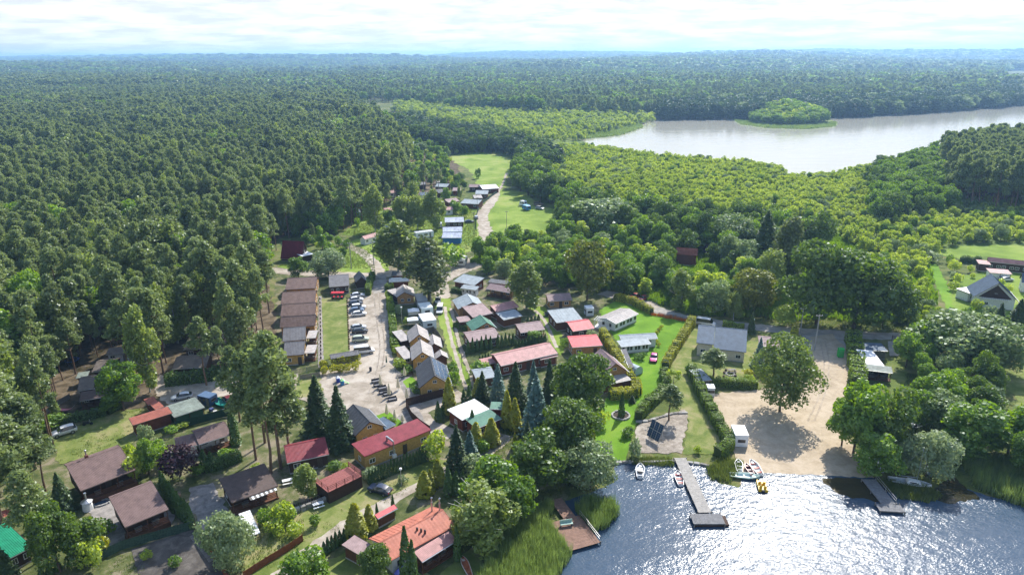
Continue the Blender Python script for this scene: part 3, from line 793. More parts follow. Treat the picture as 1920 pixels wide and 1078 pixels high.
# ---- instanced masses
COLL = {}
def variant_collection(keys, lod):
    k = (tuple(keys), lod)
    if k in COLL: return COLL[k]
    c = bpy.data.collections.new('variants')
    i = 0
    for key in keys:
        for var in range(3):
            cm, tm = crown_mesh(key, var, lod)
            # crown and trunk joined for the mass
            if lod < 2:
                v1 = np.empty(len(cm.vertices) * 3, np.float32); cm.vertices.foreach_get('co', v1)
                f1 = [tuple(p.vertices) for p in cm.polygons]
                v2 = [tuple(q.co) for q in tm.vertices]; nv = len(cm.vertices)
                me = bpy.data.meshes.new('tree')
                me.from_pydata([tuple(q) for q in v1.reshape(-1, 3)] + v2, [], f1 + [tuple(a + nv for a in p.vertices) for p in tm.polygons])
                me.materials.append(cm.materials[0]); me.materials.append(tm.materials[0])
                me.polygons.foreach_set('material_index', [0] * len(f1) + [1] * len(tm.polygons))
            else: me = cm
            o = bpy.data.objects.new('v%03d' % i, me); c.objects.link(o); i += 1
    COLL[k] = (c, i)
    return COLL[k]
def gn_scatter(name, label, cat, pos, scl, rot, idx, coll, kind='stuff'):
    me = bpy.data.meshes.new(name)
    n = len(pos)
    me.vertices.add(n); me.vertices.foreach_set('co', np.asarray(pos, np.float32).ravel())
    a = me.attributes.new('scl', 'FLOAT_VECTOR', 'POINT'); a.data.foreach_set('vector', np.asarray(scl, np.float32).ravel())
    a = me.attributes.new('rot', 'FLOAT_VECTOR', 'POINT'); a.data.foreach_set('vector', np.asarray(rot, np.float32).ravel())
    a = me.attributes.new('idx', 'INT', 'POINT'); a.data.foreach_set('value', np.asarray(idx, np.int32))
    o = bpy.data.objects.new(name, me); C.objects.link(o)
    g = bpy.data.node_groups.new('scatter_nodes', 'GeometryNodeTree')
    g.interface.new_socket('Geometry', in_out='INPUT', socket_type='NodeSocketGeometry')
    g.interface.new_socket('Geometry', in_out='OUTPUT', socket_type='NodeSocketGeometry')
    gi = g.nodes.new('NodeGroupInput'); go = g.nodes.new('NodeGroupOutput')
    ip = g.nodes.new('GeometryNodeInstanceOnPoints'); ci = g.nodes.new('GeometryNodeCollectionInfo')
    ci.inputs['Collection'].default_value = coll; ci.inputs['Separate Children'].default_value = True; ci.inputs['Reset Children'].default_value = True
    def attr(nm, typ):
        x = g.nodes.new('GeometryNodeInputNamedAttribute'); x.data_type = typ; x.inputs['Name'].default_value = nm
        return [s for s in x.outputs if s.enabled and s.name == 'Attribute'][0]
    g.links.new(gi.outputs[0], ip.inputs['Points']); g.links.new(ci.outputs[0], ip.inputs['Instance'])
    ip.inputs['Pick Instance'].default_value = True
    g.links.new(attr('idx', 'INT'), ip.inputs['Instance Index'])
    g.links.new(attr('rot', 'FLOAT_VECTOR'), ip.inputs['Rotation']); g.links.new(attr('scl', 'FLOAT_VECTOR'), ip.inputs['Scale'])
    g.links.new(ip.outputs[0], go.inputs[0])
    md = o.modifiers.new('scatter', 'NODES'); md.node_group = g
    o['kind'] = kind
    o['label'] = label; o['category'] = cat
    return o
# ------------------------------------------------------------------ woods, traced on the canopy
# zone: polygon on the canopy (pixels), test height, spacing, {kind: share}, height range
Z = [
 ('pines', [(-400, 150), (300, 152), (640, 178), (700, 205), (735, 232), (770, 262), (752, 282), (760, 318), (720, 345), (650, 372), (600, 378), (540, 385), (512, 412), (488, 430), (494, 480), (495, 535), (486, 580), (440, 600), (400, 618), (330, 618), (250, 628), (200, 640), (140, 640), (95, 690), (60, 745), (30, 800), (-30, 860), (-400, 980)],
  14, 4.5, {'pine': .91, 'birch': .05, 'decid': .02, 'larch': .02}, (11.5, 22), 'Scots pine in the dense forest on the left', 'pines of the left forest'),
 ('strip', [(728, 214), (820, 226), (930, 244), (1042, 268), (1050, 292), (985, 290), (962, 300), (930, 285), (890, 275), (800, 250), (745, 232)], 10, 5.5, {'dark_alder': .6, 'alder': .4}, (11, 15), 'dark alder in the belt behind the far meadow', 'alders behind the far meadow'),
 ('orchard', [(745, 262), (790, 250), (860, 262), (900, 280), (880, 292), (850, 296), (850, 320), (880, 330), (872, 350), (770, 330), (750, 310)], 5, 6.5, {'decid': .6, 'silver': .1, 'light_bush': .3}, (4, 9), 'low tree at the edge of the far meadow', 'low trees by the far meadow'),
 ('wetland', [(742, 178), (870, 190), (1000, 196), (1150, 196), (1215, 203), (1225, 222), (1180, 232), (1120, 245), (1090, 256), (1040, 258), (940, 238), (820, 218), (735, 206)], 4, 5.5, {'light': .9, 'silver': .1}, (3.5, 8), 'pale young birch in the lakeside marsh', 'young trees in the marsh'),
 ('thicket', [(1045, 266), (1130, 272), (1200, 283), (1290, 292), (1400, 298), (1462, 308), (1482, 326), (1560, 320), (1640, 306), (1672, 312), (1668, 370), (1650, 412), (1500, 392), (1350, 382), (1180, 366), (1060, 335), (1000, 296), (1020, 280)], 5, 2.9, {'light': .92, 'decid': .04, 'silver': .04}, (3.8, 7.5), 'bright young tree in the thicket before the big lake', 'thicket before the big lake'),
 ('belt', [(955, 300), (985, 284), (1010, 296), (1060, 335), (1180, 368), (1350, 386), (1500, 396), (1560, 405), (1570, 425), (1500, 425), (1350, 416), (1220, 412), (1120, 396), (1050, 385), (1005, 368), (965, 340)], 11, 5.8, {'alder': .75, 'decid': .25}, (11, 16), 'dark alder in the belt behind the copse', 'alders behind the copse'),
 ('hangers', [(1636, 306), (1700, 284), (1780, 266), (1800, 300), (1792, 360), (1720, 372), (1690, 385), (1650, 375), (1640, 345)], 11, 6.2, {'decid': .55, 'alder': .45}, (11, 16), 'broadleaf tree on the far lake shore left of the pines', 'broadleaf trees by the right pines'),
 ('rightpines', [(1772, 264), (1830, 252), (1920, 248), (2150, 244), (2150, 338), (1920, 330), (1800, 322)], 19, 4.6, {'pine': 1.0}, (21, 26), 'tall bare-stemmed pine in the grove at the right edge', 'pines of the right grove'),
 ('scrub', [(1575, 418), (1650, 405), (1700, 385), (1760, 366), (1850, 368), (2150, 372), (2150, 440), (1920, 436), (1840, 446), (1760, 462), (1735, 480), (1728, 505), (1745, 545), (1770, 585), (1735, 598), (1680, 590), (1660, 540), (1640, 480), (1590, 440)], 4.5, 3.8, {'light': .80, 'decid': .10, 'bush': .03, 'silver': .07}, (4, 7.5), 'bright green scrub tree right of the big oaks', 'scrub right of the big oaks'),
 ('copse', [(876, 480), (915, 448), (975, 428), (1020, 424), (1090, 415), (1180, 418), (1255, 436), (1262, 455), (1262, 485), (1300, 505), (1380, 500), (1460, 490), (1468, 530), (1440, 572), (1350, 588), (1280, 578), (1240, 552), (1165, 530), (1050, 520), (985, 500), (920, 490)], 5.5, 6.0, {'decid': .72, 'alder': .1, 'light': .13, 'silver': .05}, (6, 11), 'bushy green tree in the copse at the centre', 'trees of the central copse'),
 ('behindcopse', [(1180, 420), (1260, 418), (1400, 425), (1490, 425), (1490, 470), (1440, 470), (1340, 474), (1310, 455), (1250, 438)], 8, 6.5, {'decid': .45, 'alder': .4, 'silver': .15}, (7, 13), 'mixed tree between copse and alder belt', 'trees behind the central copse'),
 ('villageedge', [(535, 398), (600, 388), (650, 376), (672, 392), (640, 420), (600, 432), (560, 425), (545, 432)], 6, 6.0, {'decid': .6, 'bush': .2, 'pine': .2}, (5, 13), 'tree at the forest edge behind the maroon barn', 'trees behind the maroon barn'),
 ('lakewood', [(1700, 600), (1760, 590), (1870, 618), (1885, 650), (1875, 700), (1935, 760), (2100, 830), (2100, 880), (1920, 855), (1830, 845), (1780, 790), (1730, 770), (1712, 710), (1690, 665)], 5.5, 5.6, {'decid': .62, 'alder': .28, 'silver': .10}, (5, 10), 'leafy tree in the wood at the right lake shore', 'trees of the right shore wood'),
 ('farshore', [(1235, 192), (1330, 186), (1560, 184), (1700, 178), (1920, 160), (2300, 138), (2300, 160), (1920, 186), (1760, 198), (1560, 208), (1235, 211)], 9, 6.5, {'dark_alder': .93, 'silver': .03, 'alder': .04}, (14, 19), 'alder on the far lake shore', 'alders on the far lake shore'),
 ('farforest', [(-500, 112), (2500, 100), (2500, 140), (2300, 138), (1920, 162), (1870, 150), (1880, 140), (1860, 172), (1700, 178), (1560, 184), (1330, 186), (1225, 200), (1000, 196), (870, 190), (742, 178), (640, 178), (300, 152), (-500, 150)], 12, 9, {'pine': .8, 'decid': .2}, (14, 20), 'pine in the far forest', 'far forest'),
 ('island', [(1408, 222), (1430, 215), (1500, 213), (1538, 219), (1546, 229), (1500, 233), (1440, 232), (1410, 228)], 2, 4.8, {'light': .22, 'decid': .78}, (15, 18), 'broadleaf tree on the lake island', 'trees on the island'),
 ('plots', [(236, 832), (312, 812), (352, 860), (352, 905), (290, 908), (262, 882), (240, 850)], 1.5, 3.2, {'bush': .4, 'light_bush': .4, 'grey_bush': .2}, (1.3, 3), 'garden shrub between the tiled cabin and the purple-leaved tree', 'shrubs by the purple-leaved tree'),
 ('plots2', [(440, 838), (515, 850), (548, 905), (600, 965), (560, 1000), (520, 960), (450, 868), (395, 872)], 1.5, 3.6, {'bush': .5, 'light_bush': .3, 'grey_bush': .2}, (1.2, 2.8), 'garden shrub between the dark cabins and the garden fence', 'shrubs of the dark cabin gardens'),
 ('conifers', [(1000, 735), (1060, 705), (1120, 790), (1060, 850), (960, 850), (928, 815), (900, 850), (870, 880), (840, 850), (850, 815), (940, 800)], 4, 4.6, {'spruce': .4, 'gold_thuja': .25, 'blue_spruce': .15, 'bush': .2}, (3, 8), 'small conifer in the dense garden planting behind the path', 'conifers of the dense garden'),
 ('lakewood2', [(985, 850), (1060, 850), (1110, 900), (1080, 950), (1000, 960), (930, 1000), (880, 1000), (850, 940), (880, 890)], 3, 5.2, {'decid': .5, 'bush': .4, 'alder': .1}, (3, 7), 'leafy undergrowth tree between path and reeds', 'undergrowth by the reeds'),
 ('campgardens', [(728, 560), (745, 556), (765, 600), (748, 612), (750, 690), (775, 712), (752, 715), (738, 690)], 1.2, 3.4, {'bush': .45, 'light_bush': .45, 'grey_bush': .1}, (1, 2.4), 'small garden shrub in the strip between plaza and cabins', 'shrubs between plaza and cabins'),
 ('villagetrees', [(640, 400), (700, 385), (780, 350), (860, 345), (900, 370), (880, 400), (800, 410), (740, 440), (690, 430)], 3, 13, {'decid': .5, 'bush': .25, 'birch': .25}, (3, 9), 'garden tree among the village cabins', 'trees of the village'),
 ('pinefront', [(600, 370), (700, 328), (760, 306), (850, 314), (885, 322), (850, 328), (780, 324), (720, 345), (650, 375), (600, 388)], 12, 9.5, {'pine': .8, 'decid': .2}, (11, 16), 'pine at the back of the village', 'pines behind the village'),
 ('garden', [(1780, 470), (1800, 480), (1830, 505), (1870, 505), (1920, 502), (2100, 500), (2100, 600), (1920, 612), (1830, 612), (1800, 590), (1785, 545), (1762, 500)], 2.0, 6.5, {'bush': .35, 'light_bush': .35, 'grey_bush': .15, 'decid': .15}, (2, 5), 'garden shrub around the white gabled house', 'garden shrubs of the white house'),
 ('dump', [(536, 440), (600, 430), (640, 445), (700, 438), (655, 452), (650, 505), (600, 512), (560, 514), (560, 495), (600, 470), (560, 440)], 2.5, 4.6, {'bush': .4, 'light_bush': .3, 'decid': .3}, (2.5, 6), 'bush on the grass behind the long brown cabins', 'bushes behind the long cabins'),
]
KW = {'dark_alder': 'dark alder', 'pine': 'Scots pine', 'larch': 'olive larch', 'decid': 'round green tree', 'alder': 'dark alder', 'light': 'bright young tree', 'bush': 'green bush', 'light_bush': 'yellow-green bush', 'grey_bush': 'silvery bush', 'silver': 'silver willow', 'birch': 'pale birch', 'spruce': 'dark spruce', 'gold_thuja': 'golden thuja', 'blue_spruce': 'blue-green spruce'}
LM = [(G(x, y), n) for x, y, n in [(60, 960, 'the left edge pines'), (120, 810, 'the white car on the lawn'), (190, 740, 'the dark log cabin porch'), (350, 700, 'the dark clipped hedge'), (280, 640, 'the clearing trampoline'), (400, 640, 'the brown forest huts'), (500, 680, 'the lower grey terrace cabin'), (515, 590, 'the umber terrace'), (515, 510, 'the dirt road bend'), (545, 480, 'the maroon barn'),
  (660, 480, 'the twin concrete poles'), (700, 430, 'the pink-roofed village cabin'), (850, 440, 'the striped sheds'), (890, 370, 'the village lane end'), (740, 390, 'the village birches'), (850, 310, 'the far meadow corner'), (965, 330, 'the far meadow end'), (1000, 400, 'the meadow trailers'), (950, 480, 'the gravel lane bend'), (1000, 530, 'the long grey lane house'), (1100, 560, 'the olive oak'), (1050, 560, 'the tan timber cabin'),
  (1200, 545, 'the crimson cars'), (1135, 440, 'the large silver willow'), (1285, 475, 'the copse villa'), (1372, 470, 'the copse silver willow'), (1410, 590, 'the russet-topped tree'), (1475, 540, 'the open larch'), (1600, 610, 'the great oaks'), (1745, 540, 'the mown grass strip'), (1870, 470, 'the long dark house'), (1870, 560, 'the steep gabled house'), (1790, 690, 'the large silvery willows'), (1820, 840, 'the right reed bed'), (1690, 740, 'the side lawn'),
  (1700, 360, 'the right pine grove'), (1850, 380, 'the right grove stems'), (1500, 400, 'the thicket centre'), (1640, 330, 'the lake corner'), (1650, 420, 'the scrub slope'), (1250, 300, 'the big lake edge'), (1000, 880, 'the chestnut-like tree'), (930, 830, 'the garden path'), (300, 870, 'the purple-leaved tree'), (480, 900, 'the dark felt-roofed cabin'), (745, 640, 'the twin taupe cabins')]]
def where(key, x, y, H, lab, grp, hr):
    p = Vector((x, y, 0)); q, n = min(LM, key=lambda a: (a[0] - p).length); d = p - q; r = d.length
    k = (H - hr[0]) / (hr[1] - hr[0] + 1e-6)
    size = 'tall' if k > .66 else ('low' if k < .33 else 'mid-height')
    if abs(d.y) > abs(d.x): rel = 'behind' if d.y > 0 else 'in front of'
    else: rel = 'right of' if d.x > 0 else 'left of'
    far = 'close ' if r < 14 else ('' if r < 35 else 'well ')
    l = '%s %s %s%s %s' % (size, KW[key], far, rel, n)
    return l[0].upper() + l[1:], l[0].upper() + l[1:]
KEYI = list(SPECS)
def cand(sp, x0, x1, y0, y1):
    nx = int((x1 - x0) / sp) + 1; ny = int((y1 - y0) / sp) + 1
    X, Y = np.meshgrid(np.arange(nx), np.arange(ny))
    X = X + (Y % 2) * .5
    P = np.stack([x0 + X.ravel() * sp, y0 + Y.ravel() * sp], 1)
    return P + NR.uniform(-.42, .42, P.shape) * sp
def build_woods(blocked):
    stuff = {}   # (lod) -> rows
    total = 0
    singles = []
    nz = {}
    for zi, (nm, poly, h, sp, mix, hr, lab, grp) in enumerate(Z):
        pp = [G(x, max(y, 118), h) for x, y in poly]
        y0 = min(p.y for p in pp); y1 = min(max(p.y for p in pp), 9500)
        rings = [(y0, 700, 1.0), (700, 1400, 1.35), (1400, 2600, 2.0), (2600, 5000, 3.6), (5000, 9500, 6.5)]
        for a, b, k in rings:
            a = max(a, y0); b = min(b, y1)
            if b <= a: continue
            x0 = max(min(p.x for p in pp), -0.86 * b - 60); x1 = min(max(p.x for p in pp), 0.86 * b + 60)
            P = cand(sp * k, x0, x1, a, b)
            P = P[(P[:, 1] >= a) & (P[:, 1] < b) & (np.abs(P[:, 0]) < .86 * P[:, 1] + 60)]
            if not len(P): continue
            hh = np.array([ground_h(x, y) for x, y in P]) if b > 1400 else np.zeros(len(P))
            uv, d = proj(np.column_stack([P, hh * 0 + h]))
            P = P[inpoly(uv, poly)]
            if k > 1.5:
                # clearings and fields far off
                f = np.array([fnoise(x, y, .0017) + .4 * fnoise(x, y, .006) for x, y in P]); P = P[f > -1.05]
            if not len(P): continue
            if nm == 'pines': P = P[np.array([fnoise(x + 90, y, .11) for x, y in P]) < .80]
            # keep clear of houses, roads, water
            keep = np.ones(len(P), bool)
            for (bx, by, br) in blocked:
                if by > b + 30 or by < a - 30: continue
                keep &= ((P[:, 0] - bx) ** 2 + (P[:, 1] - by) ** 2) > br * br
            P = P[keep]
            uvg, dg = proj(np.column_stack([P, np.zeros(len(P))]))
            for bad in NOTREES:
                P_ok = ~inpoly(uvg, bad); P = P[P_ok]; uvg = uvg[P_ok]; dg = dg[P_ok]
            n = len(P)
            if not n: continue
            keys = list(mix); pr = np.array([mix[q] for q in keys]); pr /= pr.sum()
            cx_ = NR.choice(len(keys), n, p=pr)
            # broad-leaved patches in the pine forest
            if nm in ('pines', 'farforest'):
                f = np.array([fnoise(x + 300, y, .009) + .5 * fnoise(x, y, .031) for x, y in P])
                cx_ = np.where((f > 0.92) & (NR.uniform(size=n) < .6), NR.randint(1, len(keys), n), cx_)
            H = NR.uniform(hr[0], hr[1], n) * (1 + (k - 1) * .28)
            if nm in ('pines', 'farforest'): H *= np.array([1 + .13 * fnoise(x, y, .05) + .08 * fnoise(y, x, .017) for x, y in P])
            if nm == 'thicket':
                H *= 1 - .25 * np.clip((uvg[:, 1] - 330) / 90, 0, 1)
            if nm == 'island':
                q_ = G(1476, 223); H *= 1.35 - .75 * np.clip(np.hypot((P[:, 0] - q_.x) / 45, (P[:, 1] - q_.y) / 75), 0, 1)
            for i in range(n):
                key = keys[cx_[i]]
                hgt = H[i]
                if key in ('bush', 'light_bush', 'grey_bush'): hgt = min(hgt, 4.2)
                if nm == 'pines' and key in ('light',): hgt = H[i] * .8
                wx = (k if k < 2 else k * .95) * NR.uniform(.78, 1.2)
                g = ground_h(P[i, 0], P[i, 1]) if b > 1400 else 0.0
                on = -20 < uvg[i, 0] < 1940 and uvg[i, 1] < 1120
                row = (nm, key, P[i, 0], P[i, 1], hgt, wx, dg[i], on, g)
                nz.setdefault(nm, []).append(row)
    # singles: the nearest in the frame, pines and broadleaves apart
    rows = [r for v in nz.values() for r in v]
    zl = {z[0]: z for z in Z}
    pine = sorted([r for r in rows if r[1] == 'pine' and r[7]], key=lambda r: r[6])[:290]
    fam = {}
    for r in rows:
        if r[1] != 'pine' and r[7] and r[6] < 620: fam.setdefault(r[1], []).append(r)
    chosen = list(pine)
    for kf, v in fam.items():
        cap = {'decid': 240, 'alder': 200, 'light': 180, 'bush': 40, 'light_bush': 40, 'grey_bush': 20, 'silver': 50, 'birch': 30}.get(kf, 40)
        chosen += sorted(v, key=lambda r: r[6])[:cap]
    ids = {id(r) for r in chosen}
    hr_of = {z[0]: z[5] for z in Z}
    words = {'pine': 'pine', 'decid': 'broadleaf', 'alder': 'alder', 'light': 'young', 'silver': 'silvery willow', 'birch': 'birch'}
    for r in chosen:
        nm, key, x, y, H, wx, d, on, g = r
        z = zl[nm]
        lab = z[6]; grp = z[7]
        if key != 'pine' and nm == 'pines': lab = {'birch': 'pale birch crown among the dense forest pines on the left', 'decid': 'round broadleaf crown among the dense forest pines on the left'}.get(key, 'light green young tree among the forest pines on the left'); grp = key + ' trees among the left forest pines'
        if key == 'silver': lab = 'silver-grey willow standing out of: ' + z[7]; lab = lab.replace(':', ''); grp = 'silver willows, ' + z[7]
        lab, grp = where(key, x, y, H, lab, grp, hr_of[nm])
        put_tree(key, x, y, H, None, lab, None, grp, lod=0 if d < 420 else 1, parts=d < 420)
    # the rest: masses
    rest = [r for r in rows if id(r) not in ids]
    groups = {}
    for r in rest:
        lod = 0 if r[6] < 430 else (1 if r[6] < 1300 else 2)
        nmz = 'pine_forest' if r[0] in ('pines', 'farforest') else ('right_pine_grove' if r[0] == 'rightpines' else ('young_thicket' if r[0] in ('thicket', 'wetland', 'scrub') else 'broadleaf_woods'))
        groups.setdefault((nmz, lod), []).append(r)
    labs = {'pine_forest': 'endless dark pine forest running to the horizon', 'right_pine_grove': 'rear ranks of the pine grove at the right edge', 'young_thicket': 'bright green thicket of young trees around the big lake', 'broadleaf_woods': 'dark broadleaf woods beyond the village and along the lake'}
    for (nmz, lod), v in groups.items():
        keys = sorted({r[1] for r in v})
        coll, cnt = variant_collection(keys, lod)
        pos = [(r[2], r[3], r[8]) for r in v]
        scl = []
        for r in v:
            H0 = SPECS[r[1]][3]; s = r[4] / H0
            scl.append((s * r[5], s * r[5], s))
        rot = [(NR.normal() * .05, NR.normal() * .05, NR.uniform(0, 6.28)) for r in v]
        idx = [keys.index(r[1]) * 3 + NR.randint(3) for r in v]
        gn_scatter(nmz, labs[nmz], 'woodland', pos, scl, rot, idx, coll)
    print('WOODS', len(rows), 'single', len(chosen), {k: len(v) for k, v in nz.items()})
NOTREES = [
    [(1878, 134), (2500, 130), (2500, 158), (1878, 156)],
    [(712, 530), (690, 470), (630, 445), (655, 440), (720, 490), (735, 540)],
    [(520, 500), (720, 505), (720, 525), (520, 525)],
    [(1738, 492), (1760, 494), (1775, 520), (1806, 595), (1780, 596), (1760, 560), (1745, 525)],
    [(1130, 548), (1225, 568), (1290, 588), (1500, 612), (1700, 624), (2050, 622), (2050, 645), (1500, 640), (1290, 612), (1170, 585)],
    [(1750, 472), (1800, 458), (2100, 452), (2100, 494), (1850, 494)],
    [(905, 460), (900, 352), (840, 330), (845, 290), (940, 286), (975, 300), (960, 352), (1010, 380), (1055, 392), (1045, 440), (1020, 455)],
]
# ------------------------------------------------------------------ buildings
ROOFS = {
    'brown': roofmat('brown_tile_roof', (0.175, 0.115, 0.105), .35), 'dkbrown': roofmat('dark_brown_roof', (0.115, 0.082, 0.072), .3), 'felt': roofmat('roofing_felt', (0.17, 0.14, 0.115), 1.0, bump=.2, var=.2),
    'red': roofmat('dark_red_sheet_roof', (0.23, 0.045, 0.055), .4, .4, axis='x'), 'maroon': roofmat('maroon_sheet_roof', (0.15, 0.016, 0.028), .4, .45, axis='x'),
    'orange': roofmat('orange_sheet_roof', (0.47, 0.17, 0.115), 1.1, .5, axis='x', bump=.15), 'pink': roofmat('faded_pink_roof', (0.45, 0.235, 0.22), .4, .5, axis='x'), 'bright': roofmat('bright_red_roof', (0.60, 0.10, 0.11), .4, .45, axis='x'),
    'lilac': roofmat('faded_lilac_roof', (0.33, 0.235, 0.23), .4, .55), 'grey': roofmat('grey_shingle_roof', (0.17, 0.165, 0.17), .4), 'slate': roofmat('slate_grey_roof', (0.10, 0.105, 0.115), .4, .45, axis='x'),
    'blue': roofmat('blue_grey_sheet_roof', (0.085, 0.125, 0.175), .45, .62, axis='x'), 'pale': roofmat('pale_grey_roof', (0.30, 0.345, 0.37), .5, .6, axis='x', bump=.25), 'taupe': roofmat('taupe_sheet_roof', (0.42, 0.385, 0.36), .4, .55, axis='x'),
    'white': roofmat('white_membrane_roof', (0.80, 0.80, 0.80), 1.5, .5, axis='x', bump=.1, var=.08), 'green': roofmat('green_sheet_roof', (0.10, 0.22, 0.16), .4, .5, axis='x'), 'teal': roofmat('teal_sheet_roof', (0.02, 0.24, 0.13), .5, .45),
    'rowbrown': roofmat('umber_shingle_roof', (0.185, 0.125, 0.105), .7), 'rowgrey': roofmat('lichen_grey_roof', (0.175, 0.17, 0.175), .7), 'tarp': roofmat('worn_tarpaulin_roof', (0.215, 0.25, 0.215), 1.5, .6, bump=.15, var=.25),
    'stripe': roofmat('sun_faded_blue_roof', (0.42, 0.46, 0.55), 1.2, .5, axis='x', var=.25), 'terracotta': roofmat('terracotta_roof', (0.33, 0.11, 0.08), .35),
}
YELLOWB = paint('blue_paint', (0.03, 0.17, 0.42), .5)
WALLS = {'dark': DARKW, 'brown': BROWNW, 'red': REDW, 'tan': TANW, 'ochre': OCHRE, 'cream': CREAM, 'white': WHITEW, 'grey': GREYW, 'blue': YELLOWB, 'green': paint('green_boarding', (0.035, 0.09, 0.055), .8), 'caravan': paint('caravan_skin', (0.66, 0.67, 0.66), .4, var=.06), 'greywall': paint('grey_render', (.3, .3, .31), .9)}
FRAME_D = paint('dark_window_frame', (0.07, 0.05, 0.04), .6)

class House:
    """local frame: x along the ridge 0..L, near eave at y=-W1, ridge at y=0, far eave at y=+W2"""
    pass
def window(parent, x, y, z, w_, h, face, fm, nx=2):
    """face: 'y-' 'y+' 'x-' 'x+' ; centre x,y,z"""
    d = 0.05; t = 0.07
    m = MB(); g = MB()
    sx = {'y-': (1, 0, 0, -1), 'y+': (-1, 0, 0, 1), 'x-': (0, -1, -1, 0), 'x+': (0, 1, 1, 0)}[face]
    def bx(mb_, a0, a1, b0, b1, n0, n1, mat):
        if face[0] == 'y':
            s = -1 if face[1] == '-' else 1
            ys = sorted((y + s * n0, y + s * n1)); mb_.box(x + a0, x + a1, ys[0], ys[1], z + b0, z + b1, mat)
        else:
            s = -1 if face[1] == '-' else 1
            xs = sorted((x + s * n0, x + s * n1)); mb_.box(xs[0], xs[1], y + a0, y + a1, z + b0, z + b1, mat)
    hw, hh = w_ / 2, h / 2
    bx(m, -hw, -hw + t, -hh, hh, 0.003, d, fm); bx(m, hw - t, hw, -hh, hh, 0.003, d, fm)
    bx(m, -hw + t, hw - t, hh - t, hh, 0.003, d, fm); bx(m, -hw + t, hw - t, -hh, -hh + t, 0.003, d + .03, fm)
    for i in range(1, nx): bx(m, -hw + w_ * i / nx - .025, -hw + w_ * i / nx + .025, -hh + t, hh - t, 0.012, d - .01, fm)
    o = m.build('window', parent)
    bx(g, -hw + t, hw - t, -hh + t, hh - t, 0.002, 0.02, GLASS)
    g.build('pane', o)
    return o
def door(parent, x, y, z0, face, mat, w_=.9, h=2.0):
    m = MB(); s = -1 if face[1] == '-' else 1
    if face[0] == 'y':
        ys = sorted((y + s * .004, y + s * .06)); m.box(x - w_ / 2, x + w_ / 2, ys[0], ys[1], z0, z0 + h, mat)
    else:
        xs = sorted((x + s * .004, x + s * .06)); m.box(xs[0], xs[1], y - w_ / 2, y + w_ / 2, z0, z0 + h, mat)
    return m.build('door', parent)
